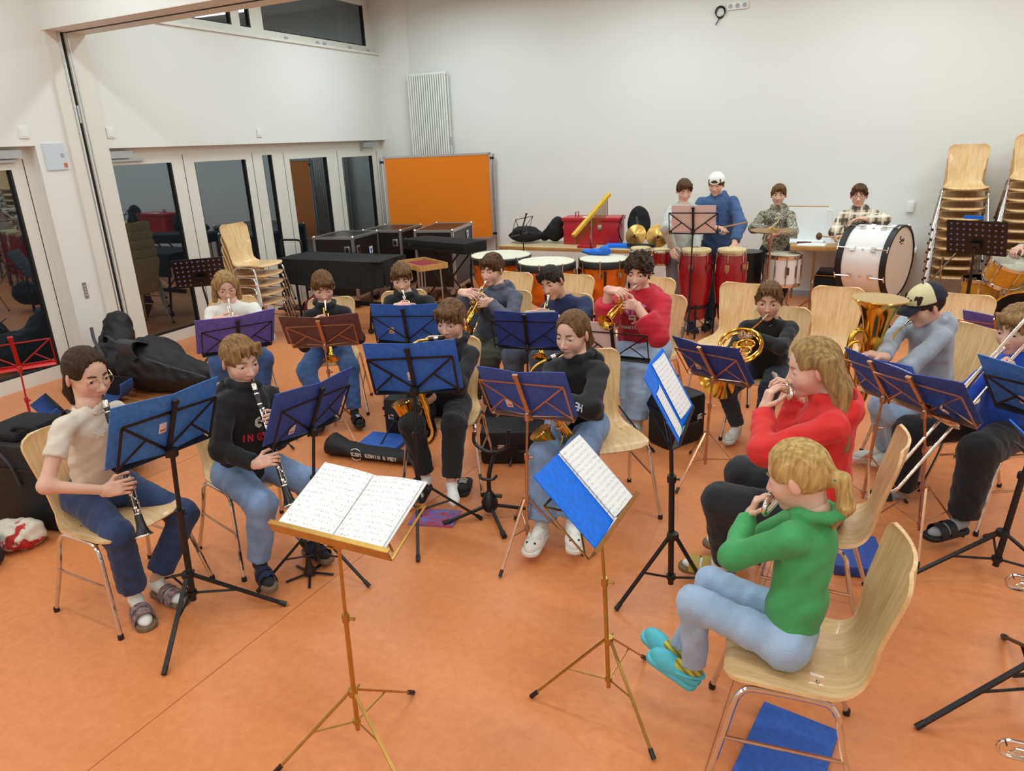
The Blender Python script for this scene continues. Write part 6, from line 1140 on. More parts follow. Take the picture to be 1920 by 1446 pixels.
for dz, s in ((.07, 1), (-.07, -1)): MB().tube([(.02*s-.03, -.02, 1.09+dz*.4), (.06*s, -.04, 1.09+dz*1.3), (.08*s, -.05, 1.09+dz*2.1), (.03*s, -.03, 1.09+dz*1.7)], .008, 6).build('leather_strap', mat('pale_strap', S(226, 220, 200), .7, var=.05), cs)
# bass drum
ax_ = unit((.94, -.34, 0)); o = thing('bass_drum', 'big white bass drum with black hoops in front of the plaid shirt boy', 'drum', place((-.15, 8.22, .79))); R_ = .355
MB().lathe([(R_*.98, -.23), (R_*.98, .23)], (0, 0, 0), ax_, 44, cap=False).build('shell', m_whitelac, o)
for s in (-1, 1):
    MB().lathe([(R_*.985, .185*s), (R_*1.03, .19*s), (R_*1.03, .245*s), (R_*.97, .247*s)], (0, 0, 0), ax_, 44, cap=False).build('hoop', m_black, o)
    h = MB().lathe([(R_*.985, .236*s), (R_*.6, .237*s), (0, .237*s)], (0, 0, 0), ax_, 44).build('drumhead', mat('bass_drumhead', S(222, 206, 190), .5, var=.03), o)
    if s == 1:
        xx = np.cross((0, 0, 1), ax_); o0 = ax_*.2385+V3((0, 0, .20))-xx*.06; text(h, m_black, 'S', o0, xx, (0, 0, 1), .055, .2, 'brand_script')
        sw = MB(); [sw.box(o0+xx*(.045+.017*k)+V3((0, 0, .014+.004*(k % 2))), (.006, .002, .028), (xx, ax_, (0, 0, 1))) for k in range(5)]; sw.box(o0+xx*.075+V3((0, 0, .003)), (.085, .002, .006), (xx, ax_, (0, 0, 1))); sw.box(o0+xx*.07+V3((0, 0, -.02)), (.06, .002, .008), (xx, ax_, (0, 0, 1))); sw.build('brand_script', m_black, h)
u_ = np.cross((0, 0, 1), ax_); 
for k in range(8):
    a = k*math.pi/4+.35; d = u_*math.cos(a)+V3((0, 0, 1))*math.sin(a)
    for s in (-1, 1): b = MB(); b.tube([d*R_*1.02+ax_*.10*s, d*R_*1.05+ax_*.24*s], .006, 6); b.tube([d*R_*1.05+ax_*.24*s-np.cross(ax_, d)*.03, d*R_*1.05+ax_*.24*s+np.cross(ax_, d)*.03], .007, 6); b.box(d*R_*1.0+ax_*.10*s, (.02, .045, .05), (d, ax_, np.cross(d, ax_))); b.build('claw_tensioner', m_steel, o)
    MB().lathe([(.012, 0), (.01, .008), (0, .009)], d*R_*.98, d, 8).build('vent', m_steel, o)
bs = thing('drum_cradle', 'black folding cradle carrying the bass drum', 'stand', place((-.15, 8.22, 0)))
for sx in (-.18, .18):
    for sy in (-.26, .26): MB().tube([V3((0, 0, .02))+ax_*sx+u_*sy, V3((0, 0, .42))-ax_*sx*.2-u_*sy*.4, V3((0, 0, .46))+ax_*sx-u_*sy*.6], .013, 8).build('leg', m_black, bs)
    MB().box(ax_*sx+V3((0, 0, .435)), (.02, .3, .02), (ax_, u_, (0, 0, 1))).build('padded_bar', m_blackfab, bs)
ml = thing('bass_mallet', 'bass drum mallet with brown felt head in the plaid boy\'s hand', 'mallet', frameM(V3(PP['p14']['J'][6])+V3((-.06, -.06, .0)), (-1, -.15, .05), (0, 0, 1)))
MB().tube([(-.06, 0, 0), (.16, 0, 0)], .007, 8).build('handle', m_lightwood, ml); MB().ball((.18, 0, 0), .04, 14, (.8, 1, 1)).build('felt_head', mat('brown_felt', S(104, 78, 62), .95, var=.15, vscale=40, bump=.4, bscale=150), ml)
# drumstick of the boy in the white cap
W_ = V3(PP['p12']['J'][6]); tag(MB().tube([W_+V3((-.02, -.05, -.01)), W_+V3((.28, -.02, .06)), W_+V3((.33, -.015, .07))], [.0075, .0075, .004], 8).build('drumstick', m_lightwood), 'pale wooden drumstick in the hand of the blue hoodie boy', 'drumstick')
# sheet tray on a copper stand, white rear table, open display case
o = thing('percussion_tray', 'wooden tray with papers on a copper stand beside the bass drum', 'tray', place((-.74, 8.42, 0), 8)); MB().rbox((0, 0, .875), (.52, .28, .045), .006).build('tray', m_lightwood, o); MB().tube([(0, 0, .86), (0, 0, .03)], .012, 8).build('stand_pole', m_copper, o)
for k in range(3): a = k*2.094+.9; MB().tube([(0, 0, .3), (.32*math.cos(a), .32*math.sin(a), .012)], .009, 6).build('stand_leg', m_copper, o)
MB().lathe([(.017, -.02), (.02, 0), (.017, .02)], (0, 0, .5), (0, 0, 1), 10).build('height_clamp', m_steel, o)
tag(MB().box((-.78, 8.40, .9), (.28, .2, .004)).build('paper_sheets', m_paper), 'white papers lying on the wooden percussion tray', 'paper')
tag(MB().tube([(-.93, 8.44, .91), (-.86, 8.49, .91), (-.80, 8.53, .906)], [.012, .011, .006], 8).build('mallet_bundle', mat('brown_mallet', S(110, 60, 50), .6, var=.1)), 'brown mallet lying beside the papers on the tray', 'mallet')
def table(x, y, w, d, z, label, m, rz=0, edge=None):
    o = thing('long_table', label, 'table', place((x, y, 0), rz)); MB().rbox((0, 0, z-.014), (w, d, .028), .004).build('table_top', m, o); MB().rbox((0, -d/2-.004, z-.022), (w, .012, .045), .003).build('front_edge', edge or m_lightwood, o)
    for sx in (-1, 1):
        for sy in (-1, 1): MB().tube([(sx*(w/2-.1), sy*(d/2-.07), z-.03), (sx*(w/2-.1), sy*(d/2-.07), .0)], .014, 8).build('leg', m_copper, o)
    return o
table(-.48, 9.62, 1.45, .58, .755, 'white-topped table against the wall behind the bass drum', mat('white_laminate', S(226, 228, 224), .35, var=.01), edge=m_whiteplastic); table(-3.25, 8.78, 2.85, .62, .755, 'long light wood table with bags and red box', m_birch, 1.5)
o = thing('open_display_box', 'open white presentation box with a photo standing on the rear table', 'box', place((-.98, 9.62, .755)))
MB().box((0, .04, .21), (.46, .02, .42)).build('back_panel', m_paper, o); MB().box((.26, -.04, .2), (.02, .2, .4), ((.9, .4, 0), (-.4, .9, 0), (0, 0, 1))).build('side_panel', m_paper, o); MB().box((0, .052, .425), (.47, .03, .012)).build('wooden_edge', m_lightwood, o); MB().box((.0, .0, .01), (.44, .16, .02)).build('bottom', m_paper, o)
MB().box((-.15, .028, .1), (.12, .003, .13)).build('photo_print', mat('mixed_photo_print', S(90, 80, 74), .5, col2=S(200, 180, 160), var=.2, vscale=50), o)
o = thing('black_amplifier', 'black amplifier box under the white rear table', 'amplifier', place((-.55, 9.5, 0))); MB().rbox((0, 0, .2), (.5, .34, .4), .012).build('cabinet', m_blackfab, o); MB().rbox((0, 0, .425), (.44, .3, .05), .01).build('top_panel', m_black, o); MB().box((.05, -.03, .452), (.06, .05, .006)).build('brass_label', m_brassst, o); MB().box((0, -.172, .4), (.5, .004, .012)).build('yellow_trim', m_brassst, o)
# dark drum set pieces behind the congas
o = thing('black_tom_drum', 'black drum on chrome legs between conga and marching drum', 'drum', place((-1.43, 8.34, 0))); MB().lathe([(.16, .32), (.16, .80)], n=26).build('shell', m_black, o); MB().lathe([(.165, .79), (.168, .8), (.165, .815), (0, .815)], n=26).build('drumhead', m_blackpl, o)
for k in range(3): a = k*2.094; MB().tube([(.17*math.cos(a), .17*math.sin(a), .5), (.2*math.cos(a), .2*math.sin(a), .0)], .008, 6).build('leg', m_steel, o)
# yellow drum kit
def drum(name, label, c, axis, r, L, m, lugs=6, leg=None):
    o = thing(name, label, 'drum', place(c)); axis = unit(axis); u = np.cross(axis, (0, 0, 1)); u = V3((1, 0, 0)) if np.linalg.norm(u) < .1 else unit(u); w = np.cross(axis, u)
    MB().lathe([(r, -L/2), (r, L/2)], (0, 0, 0), axis, 30, cap=False).build('shell', m, o)
    for s in (-1, 1):
        MB().lathe([(r*1.02, s*(L/2-.025)), (r*1.05, s*(L/2-.02)), (r*1.05, s*(L/2+.01)), (r*.99, s*(L/2+.012))], (0, 0, 0), axis, 30, cap=False).build('hoop', m_steel if r < .25 else m, o); MB().lathe([(r, s*L/2), (0, s*L/2)], (0, 0, 0), axis, 30).build('drumhead', m_skinhead if (r < .25) else m_blackpl, o)
    for k in range(lugs):
        a = 2*math.pi*k/lugs+.3; d = u*math.cos(a)+w*math.sin(a)
        b = MB(); b.tube([d*r*1.05-axis*L/2, d*r*1.05+axis*L/2], .004, 6)
        for s in (-1, 1): b.box(d*r*1.01+axis*s*L*.25, (.022, .02, .05), (d, np.cross(axis, d), axis))
        b.build('lug', m_steel, o)
    for l in leg or []: MB().tube([V3(l[0]), V3(l[1])], .008, 6).build('leg', m_steel, o)
    return o
drum('tom_drum', 'amber hanging tom of the drum kit beside the perforated stand', (1.0, 8.25, .72), (.25, -.35, .9), .165, .22, m_goldlac, leg=[((.1, .1, 0), (.25, .2, -.3))]); drum('floor_tom', 'amber floor tom of the drum kit next to the chair stacks', (.87, 8.72, .36), (0, 0, 1), .19, .40, m_goldlac, leg=[((.2*math.cos(a), .2*math.sin(a), .05), (.22*math.cos(a), .22*math.sin(a), -.36)) for a in (0, 2.1, 4.2)])
kb = drum('kick_drum', 'amber bass drum of the drum kit with dark front head', (1.22, 8.18, .29), (-.35, -.93, .0), .28, .36, m_goldlac, 8, leg=[((-.25, -.1, -.05), (-.36, -.16, -.29)), ((.22, -.3, -.05), (.36, -.34, -.29))])
text(kb, m_whiteprint, 'O', V3((-.35, -.93, 0))*.19+V3((-.07, 0, .06)), (.93, -.35, 0), (0, 0, 1), .04, .2, 'head_logo')
o = thing('hardware_stand', 'folded chrome boom stand in front of the chair stack', 'stand', place((.50, 9.05, 0))); MB().tube([(0, 0, .05), (0, 0, .72)], .012, 8).build('pole', m_steel, o); MB().tube([(-.12, 0, .40), (.14, 0, .80)], .009, 8).build('boom_arm', m_steel, o); MB().lathe([(.02, -.02), (.022, .02)], (0, 0, .6), (0, 0, 1), 10).build('clamp', m_steel, o)
for k in range(3): a = k*2.094; MB().tube([(0, 0, .35), (.22*math.cos(a), .22*math.sin(a), .01)], .009, 6).build('leg', m_steel, o)
# perforated orchestra stands
m_hole = mat('lilac_hole', S(116, 104, 150), .8, var=.05)
def plate_stand(c, yaw, tilt, label, w, h, base, holes=True, tilt2=0):
    c = V3(c); a = math.radians(yaw); n_ = V3((math.cos(a), math.sin(a), 0)); t = math.radians(tilt); r = np.cross(-n_, (0, 0, 1)); v = math.cos(t)*V3((0, 0, 1))-math.sin(t)*n_; nn = np.cross(r, v); B = V3((base[0], base[1], 0)); o = thing('orchestra_stand', label, 'music stand', Matrix.Translation(B)); D = lambda x, y, z=0: c-B+r*x+v*y+nn*z
    d = MB().rbox(D(0, 0, 0), (w, h, .006), .003, (r, v, nn)).build('desk_plate', m_black, o); MB().box(D(0, -h/2, .03), (w, .004, .06), (r, v, nn)).build('ledge', m_black, o)
    hb = MB()
    for i in range(9):
        for j in range(6):
            x = -w*.42+w*.84*i/8; y = h*.40-h*.80*j/5
            if j >= 3 and 3 <= i <= 5: continue
            for s in (-1, 1): hb.lathe([(.0105, 0), (.010, .0006), (0, .0007)], D(x, y, .0031*s), nn*s, 10)
    k = hb.build('perforations', m_hole, d); k['kind'] = 'stuff'
    MB().rbox(D(0, -h*.22, -.02), (.09, .07, .03), .006, (r, v, nn)).build('bracket', m_black, o); tp = D(0, -h*.25, -.035)
    MB().tube([tp, tp*.5+V3((0, 0, .2))], .011, 8).build('inner_pole', m_black, o); MB().tube([tp*.5+V3((0, 0, .2)), (0, 0, .06)], .016, 8).build('outer_pole', m_black, o)
    kn = tp*.5+V3((0, 0, .2)); MB().tube([kn+r*-.012, kn+r*-.05], [.007, .014], 8).build('clamp_knob', m_blackpl, o)
    for i in range(3): an = i*2.094+.4; MB().tube([(0, 0, .26), (.30*math.cos(an), .30*math.sin(an), .012)], .011, 6).build('leg', m_black, o)
    return o
plate_stand((.68, 7.975, 1.067), 70, 22, 'black perforated orchestra stand in front of the chair stacks', .50, .35, (.70, 8.0)); tag(MB().box((.64, 8.05, 1.245), (.16, .02, .03), ((.94, -.34, 0), (.34, .94, 0), (0, 0, 1))).build('blue_card', m_fbright), 'bright blue card peeking over the perforated stand', 'card')
plate_stand((-5.95, 4.72, .98), 140, 25, 'black perforated stand leaning near the stacked chairs at glass doors', .46, .32, (-5.9, 4.75))
# thin black stand before the red box table, red folding stand at the doors
s23 = music_stand((-4.05, 7.95, 1.12), 175, 20, 'thin black folding stand beside the orange pinboard', BK, (-4.05, 8.02), w=.40, trip=15)
m_redst = mat('red_painted_steel', S(190, 34, 32), .35, var=.06); s22 = music_stand((-5.02, 2.46, .90), 150, 25, 'bright red folding music stand beside the glass door', m_redst, (-5.0, 2.43), w=.42, trip=40)
# bar chimes
o = thing('bar_chimes', 'yellow wooden bar chimes with hanging metal rods on a stand', 'chimes', place((-3.22, 8.12, 0))); a_, b_ = V3((-.11, -.28, 1.0)), V3((.10, .34, 1.42)); d = unit(b_-a_)
MB().box((a_+b_)/2, (np.linalg.norm(b_-a_), .05, .035), (d, unit(np.cross((0, 0, 1), d)), np.cross(d, unit(np.cross((0, 0, 1), d))))).build('wooden_bar', mat('yellow_wood', S(214, 168, 40), .45, var=.1, vscale=20), o)
for k in range(30): q = a_+(b_-a_)*(.04+.92*k/29); MB().tube([q-V3((0, 0, .02)), q-V3((0, 0, .13+.10*k/29))], .0045, 6).build('chime_rod', m_brassst, o)
MB().tube([(0, 0, 1.16), (0, 0, .03)], .010, 8).build('stand_pole', m_steel, o)
for k in range(3): an = k*2.094+.3; MB().tube([(0, 0, .3), (.25*math.cos(an), .25*math.sin(an), .012)], .008, 6).build('stand_leg', m_steel, o)
# ------------------------------------------------------------------ things on the long table
def soft(name, label, cat, prims, m, vs=.012, k=.04, base=None, noise=None, parts=()):
    base = V3(base); me = raw_mesh(name, [sdf([p for p in prims], vs, k, noise)], m, base); o = obj(name, me); o.location = base; tag(o, label, cat); return o
def wstrap(o, pts, m, w=.03, name='strap', th=.006):
    b = V3(o.location); P = spline(pts, 4); MB().tube([p-b for p in P], th, 6, sq=w/th/2).build(name, m, o)
W3 = sines(5, .12)
t = soft('instrument_bag', 'flat black round instrument bag on the long table', 'bag', [ell((-4.45, 8.84, .852), (.24, .2, .09)), ell((-4.46, 8.84, .92), (.17, .13, .05))], m_blackfab, base=(-4.35, 8.86, .755), noise=(W3, .004)); wstrap(t, [(-4.58, 8.70, .90), (-4.46, 8.66, .95), (-4.32, 8.70, .90)], m_black)
t = soft('instrument_bag', 'upright black instrument bag leaning against the red metal box', 'bag', [cone((-4.2, 8.9, .83), (-4.02, 8.94, 1.02), .06, .08), ell((-4.05, 8.92, .885), (.11, .14, .12))], m_blackfab, base=(-4.05, 8.88, .755), noise=(W3, .004)); wstrap(t, [(-4.14, 8.78, .9), (-4.05, 8.75, 1.0), (-3.98, 8.79, .95)], m_black)
m_redmetal = mat('red_sheet_metal', S(182, 28, 40), .35, var=.05); o = thing('metal_case', 'red sheet metal case with lid on the long table', 'case', place((-3.52, 8.98, .755), 8)); MB().rbox((0, 0, .15), (.74, .34, .30), .008).build('body', m_redmetal, o); MB().rbox((0, 0, .32), (.77, .37, .05), .008).build('lid', m_redmetal, o)
MB().tube([(-.24, -.03, .34), (-.24, -.03, .40), (-.2, -.03, .41), (-.2, -.03, .34)], .008, 6).build('handle', m_redmetal, o); MB().box((.12, -.178, .22), (.05, .012, .07)).build('hasp', m_steel, o); text(o, m_black, 'ZA', (.372, -.08, .2), (0, 1, 0), (0, 0, 1), .06, .12, 'painted_letters'); MB().box((-.05, -.1, .347), (.14, .1, .004)).build('paper_label', m_paper, o)
t = soft('backpack', 'black backpack standing on the long table against the wall', 'backpack', [ell((-2.92, 9.02, 1.0), (.15, .10, .235)), ell((-2.92, 8.93, .91), (.11, .06, .13))], m_blackfab, base=(-2.92, 9.0, .755), noise=(W3, .003)); wstrap(t, [(-2.90, 8.86, 1.12), (-2.86, 8.80, .98), (-2.9, 8.84, .80)], m_black); wstrap(t, [(-3.1, 8.92, 1.13), (-3.14, 8.86, .95), (-3.1, 8.9, .78)], m_black)
for x, tl, n in ((-2.86, (-.15, -1, .35), 'bronze hand cymbal leaning beside the black backpack'), (-2.58, (.35, -1, .3), 'bronze hand cymbal leaning beside the grey hoodie boy')):
    o = thing('hand_cymbal', n, 'cymbal', place((x, 8.72, .90))); MB().lathe([(.14, 0), (.13, .004), (.05, .018), (.045, .022), (.02, .034), (0, .036)], (0, 0, 0), tl, 30).build('plate', m_bronze, o); MB().tube([V3((0, 0, 0))+unit(tl)*.03, V3((0, 0, -.03))+unit(tl)*.06], .012, 6).build('leather_grip', m_blackfab, o)
tag(MB().rbox((-2.75, 8.60, .80), (.36, .05, .04), .01).build('black_keyboard_pedal', m_blackpl), 'long black stick bag lying before the hand cymbals', 'bag')
tag(MB().box((-3.06, 8.72, .772), (.36, .22, .03), ((.97, .2, 0), (-.2, .97, 0), (0, 0, 1))).build('blue_folder', m_fbright), 'bright blue folder lying flat beside the backpack', 'folder'); tag(MB().rbox((-3.45, 8.55, .772), (.22, .12, .03), .006).build('red_pouch', m_redmetal), 'small flat red pouch in front of the red metal case', 'pouch')
t = soft('blue_cushion', 'crumpled blue cloth on the small kettledrum rim', 'cloth', [ell((-2.98, 7.64, .855), (.17, .06, .035)), ell((-2.86, 7.64, .88), (.06, .05, .05))], mat('blue_cloth', S(36, 110, 214), .8, var=.1), base=(-2.95, 7.64, .82), noise=(sines(9, .05), .006))
# ------------------------------------------------------------------ flight cases, pinboard, covered xylophone
m_ply = mat('black_flightcase_board', S(34, 26, 26), .35, var=.12, vscale=5); m_shield = mat('blue_white_shield', S(220, 226, 236), .5, var=.05); m_bluemark = mat('blue_mark', S(50, 90, 170), .5, var=.1)
def flight(x, y, rz, w, d, z0, z1, label, logo=None, latch=True):
    o = thing('flight_case', label, 'flight case', place((x, y, 0), rz)); h = z1-z0; zc = (z0+z1)/2
    MB().box((0, 0, zc), (w-.01, d-.01, h-.01)).build('body', m_ply, o)
    e = .034
    for sx in (-1, 1):
        for sy in (-1, 1): MB().box((sx*(w/2-e/2+.004), sy*(d/2-e/2+.004), zc), (e, e, h)).build('corner_profile', m_alu, o); MB().ball((sx*(w/2-.01), sy*(d/2-.01), z1-.008), .026, 8).build('ball_corner', m_steel, o)
    for z in (z0+.02, z1-.015):
        for s in (-1, 1): MB().box((0, s*(d/2-e/2+.004), z), (w, e, e)).build('edge_profile', m_alu, o); MB().box((s*(w/2-e/2+.004), 0, z), (e, d, e)).build('edge_profile', m_alu, o)
    if latch:
        for px, py, nx in ((w*.34, -d/2-.004, 0), (w/2+.004, -d*.34, 1)):
            l = MB().rbox((px, py, z1-.17), (.014 if nx else .08, .08 if nx else .014, .10), .004).build('butterfly_latch', m_alu, o); MB().box((px, py, z1-.17), (.018 if nx else .045, .045 if nx else .018, .06)).build('latch_recess', m_black, l)
    if logo:
        lx, ly, lz = logo; q = V3((w/2+.003, ly, lz)) if lx else V3((ly, -d/2-.003, lz)); xx = V3((0, 1, 0)) if lx else V3((1, 0, 0)); nn = V3((1, 0, 0)) if lx else V3((0, -1, 0))
        MB().poly([q+xx*a+V3((0, 0, b)) for a, b in ((-.045, .06), (.045, .06), (.045, -.02), (0, -.075), (-.045, -.02))], .003, nn).build('shield_sticker', m_shield, o); MB().poly([q+nn*.003+xx*a+V3((0, 0, b)) for a, b in ((-.028, .03), (.028, .03), (.01, -.01), (.018, -.045), (-.018, -.045), (-.01, -.01))], .002, nn).build('shield_emblem', m_bluemark, o)
    for sx in (-1, 1):
        for sy in (-1, 1): MB().lathe([(.045, -.018), (.045, .018)], (sx*(w/2-.08), sy*(d/2-.08), .045), (0, 1, 0), 14).build('caster', m_rub, o); MB().box((sx*(w/2-.08), sy*(d/2-.08), .1), (.06, .05, .08)).build('caster_fork', m_steel, o)
    return o
flight(-6.63, 7.70, 10, .60, .70, .14, .96, 'black flight case with shield sticker behind the covered xylophone', (1, .1, .72)); flight(-6.42, 8.47, 10, .60, .70, .14, .96, 'black flight case between the glass doors and its neighbours'); flight(-5.70, 8.72, 14, .56, .92, .14, .96, 'black flight case in front of the orange pinboard', (1, .2, .82))
o = thing('keyboard_case', 'flat black keyboard case on a crossed stand', 'case', place((-5.15, 7.85, 0), -12)); MB().rbox((0, 0, .84), (1.12, .42, .13), .012).build('case_body', m_blackfab, o); MB().box((0, -.212, .84), (1.12, .006, .012)).build('seam', m_black, o)
for px in (-.42, .42): MB().box((px, -.214, .845), (.05, .012, .05)).build('latch', m_steel, o)
for s in (-1, 1): MB().tube([(-.38*s, -.12, .775), (.38*s, -.12, .02)], .013, 8).build('stand_leg', m_black, o); MB().tube([(-.38*s, .12, .775), (.38*s, .12, .02)], .013, 8).build('stand_leg', m_black, o); MB().tube([(.38*s, -.2, .03), (.38*s, .2, .03)], .013, 8).build('stand_foot', m_black, o)
MB().lathe([(.03, -.02), (.03, .02)], (0, -.14, .4), (0, 1, 0), 12).build('pivot_knob', m_blackpl, o); text(o, m_bluemark, 'I', (.18, -.2145, .40), (1, 0, 0), (0, 0, 1), .08, .4, 'sticker_mark') if False else None
cv = thing('covered_xylophone', 'large xylophone under a hanging black cover', 'instrument', place((-5.80, 6.60, 0), 4)); g = MB(); g.grid(lambda u, v: (-.72+1.44*u, (-.28+.56*v)*(1-.35*u*0), .85+.012*math.sin(u*7)*math.sin(v*3)), 14, 6, .006); g.build('cover_top', m_blackfab, cv)
ring = [(-.72, -.28), (.5, -.33), (.72, -.2), (.72, .28), (-.72, .28)]
for (x0, y0), (x1, y1) in zip(ring, ring[1:]+ring[:1]):
    g = MB(); g.grid(lambda u, v: (x0+(x1-x0)*u+.012*math.sin(u*9+v), y0+(y1-y0)*u-.02*v*(1 if y0 < 0 and y1 < 0 else 0)+.01*math.sin(u*14)*v, .853-.30*v), 12, 4, .004); g.build('cover_skirt', m_blackfab, cv)
for sx in (-.55, .55): 
    for sy in (-.2, .2): MB().tube([(sx, sy, .6), (sx*.9, sy*1.2, .07)], .016, 8).build('leg', m_black, cv); MB().lathe([(.035, -.014), (.035, .014)], (sx*.9, sy*1.2, .035), (0, 1, 0), 12).build('caster', m_rub, cv)
MB().box((0, 0, .3), (1.1, .04, .05)).build('crossbar', m_black, cv)
o = thing('glockenspiel_tray', 'small wooden tray lined with red felt on a light stand', 'tray', place((-4.72, 6.72, 0), -28)); MB().box((0, 0, .775), (.56, .34, .012)).build('tray_bottom', m_lightwood, o); MB().box((0, 0, .786), (.52, .30, .012)).build('red_felt', mat('dark_red_felt', S(130, 26, 36), .9, var=.1), o)
for s in (-1, 1): MB().box((0, s*.17, .79), (.56, .014, .06)).build('tray_side', m_lightwood, o); MB().box((s*.28, 0, .79), (.014, .34, .06)).build('tray_side', m_lightwood, o)
for sx in (-.2, .2):
    for sy in (-.12, .12): MB().tube([(sx, sy, .77), (sx*1.1, sy*1.1, 0)], .010, 8).build('leg', m_alu, o)
pb_ = thing('pinboard', 'orange felt pinboard in an aluminium frame on two posts', 'board', Matrix.Translation((-6.2, 9.42, 0)) @ Matrix.Rotation(math.radians(34), 4, 'Z')); MB().box((0, 0, 1.28), (1.56, .03, 1.22)).build('felt_panel', m_orangeboard, pb_)
for s in (-1, 1):
    MB().box((s*.79, 0, 1.28), (.03, .04, 1.28)).build('frame_side', m_alu, pb_); MB().box((0, 0, 1.28+s*.625), (1.6, .04, .03)).build('frame_rail', m_alu, pb_); MB().tube([(s*.845, 0, .02), (s*.845, 0, 1.9)], .017, 10).build('post', m_alu, pb_); MB().box((s*.845, 0, .02), (.05, .5, .04)).build('foot', m_alu, pb_)
    for z in (.72, 1.84): MB().box((s*.82, -.01, z), (.06, .05, .035)).build('clamp', m_blackpl, pb_)
o = thing('hand_truck', 'black hand truck handle in front of the glass doors', 'trolley', place((-6.92, 6.95, 0), 10)); MB().tube(spline([(-.15, 0, .15), (-.15, 0, .7), (-.15, 0, .92), (-.12, 0, .965), (0, 0, .97), (.12, 0, .965), (.15, 0, .92), (.15, 0, .7), (.15, 0, .15)], 4), .014, 8).build('handle_frame', m_black, o); MB().box((0, -.1, .1), (.36, .24, .02)).build('toe_plate', m_black, o)
for s in (-1, 1): MB().lathe([(.08, -.02), (.08, .02)], (s*.2, .03, .08), (1, 0, 0), 16).build('wheel', m_rub, o)
m_maroon = mat('maroon_nylon', S(112, 22, 40), .8, var=.15, bump=.2, bscale=90); t = soft('maroon_bag', 'maroon nylon bag standing beneath the covered xylophone', 'bag', [ell((-5.90, 6.18, .22), (.17, .12, .23)), ell((-5.82, 6.14, .36), (.13, .09, .13))], m_maroon, base=(-5.9, 6.18, 0), noise=(W3, .006)); wstrap(t, [(-6.0, 6.06, .3), (-5.9, 6.03, .42), (-5.8, 6.05, .3)], m_black)
t = soft('black_duffel', 'black padded bag leaning by the flight case behind the slate hoodie', 'bag', [cone((-4.25, 6.35, .18), (-3.75, 6.15, .26), .14, .17), ell((-4.3, 6.45, .25), (.16, .14, .2))], m_blackfab, base=(-4.0, 6.3, 0), noise=(W3, .006)); wstrap(t, [(-4.2, 6.2, .35), (-4.0, 6.13, .42), (-3.8, 6.1, .38)], m_black)
# ------------------------------------------------------------------ bags and cases on the floor
m_greynylon = mat('dark_grey_nylon', S(58, 60, 66), .6, var=.1); m_bluelining = mat('blue_velvet_lining', S(48, 78, 142), .9, var=.12); m_bagblack = mat('black_nylon', S(16, 16, 19), .62, var=.2, vscale=6, bump=.25, bscale=60)
t = soft('tuba_gig_bag', 'tall black gig bag leaning against the white jamb', 'bag', [cone((-6.62, 4.12, .16), (-6.75, 4.30, .50), .20, .13), ell((-6.55, 4.05, .2), (.26, .24, .2))], m_bagblack, base=(-6.6, 4.1, 0), noise=(W3, .006)); wstrap(t, [(-6.5, 3.98, .42), (-6.42, 3.95, .5), (-6.35, 4.0, .42)], m_black, .04); wstrap(t, [(-6.62, 3.95, .56), (-6.5, 3.88, .46), (-6.42, 3.88, .32)], m_greynylon, .03)
t = soft('tuba_gig_bag', 'big black gig bag lying on the floor with grey bell panel', 'bag', [cone((-6.05, 4.02, .24), (-5.40, 4.12, .15), .24, .14), ell((-5.95, 4.05, .26), (.3, .28, .25))], m_bagblack, base=(-5.7, 4.05, 0), noise=(W3, .006)); b = V3(t.location)
g = MB(); g.grid(lambda u, v: V3((-6.05+.22*u, 4.05-.27*math.cos((v-.5)*2.4), .26+.272*math.sin((v-.1)*2.4)))-b, 5, 10, .008); g.build('bell_panel', m_greynylon, t); wstrap(t, [(-5.85, 3.80, .36), (-5.65, 3.76, .42), (-5.45, 3.86, .33)], m_black, .035, 'carry_handle'); wstrap(t, [(-5.55, 3.92, .30), (-5.35, 3.95, .27), (-5.2, 4.0, .22)], m_greynylon, .02, 'zip_flap')
def half_case(label, c, rz, r, tilt):
    o = thing('open_case_lid', label, 'case', Matrix.Translation(c) @ Matrix.Rotation(math.radians(rz), 4, 'Z') @ Matrix.Rotation(math.radians(tilt), 4, 'X')); pts = [(r*math.cos(a), r*.72*math.sin(a)) for a in np.linspace(math.pi, 2*math.pi, 13)]
    g = MB(); g.grid(lambda u, v: (r*math.cos(math.pi*(1+u)), .14*v, r*.75+r*.75*math.sin(math.pi*(1+u))), 14, 2, .012); g.build('curved_rim', m_bluelining, o); g = MB(); g.poly([(r*math.cos(math.pi*(1+i/14)), .14, r*.75+r*.75*math.sin(math.pi*(1+i/14))) for i in range(15)], .012, (0, 1, 0)); g.build('shell', m_bagblack, o); g = MB(); g.poly([(r*.92*math.cos(math.pi*(1+i/14)), .138, r*.75+r*.69*math.sin(math.pi*(1+i/14))) for i in range(15)], .006, (0, -1, 0)); g.build('lining', m_blackfab, o)
half_case('open black case half with blue rim between the gig bags', (-6.08, 3.58, .01), 10, .26, 8); half_case('low blue-edged case lid lying near the glass door', (-5.9, 3.02, .01), -20, .24, 30)
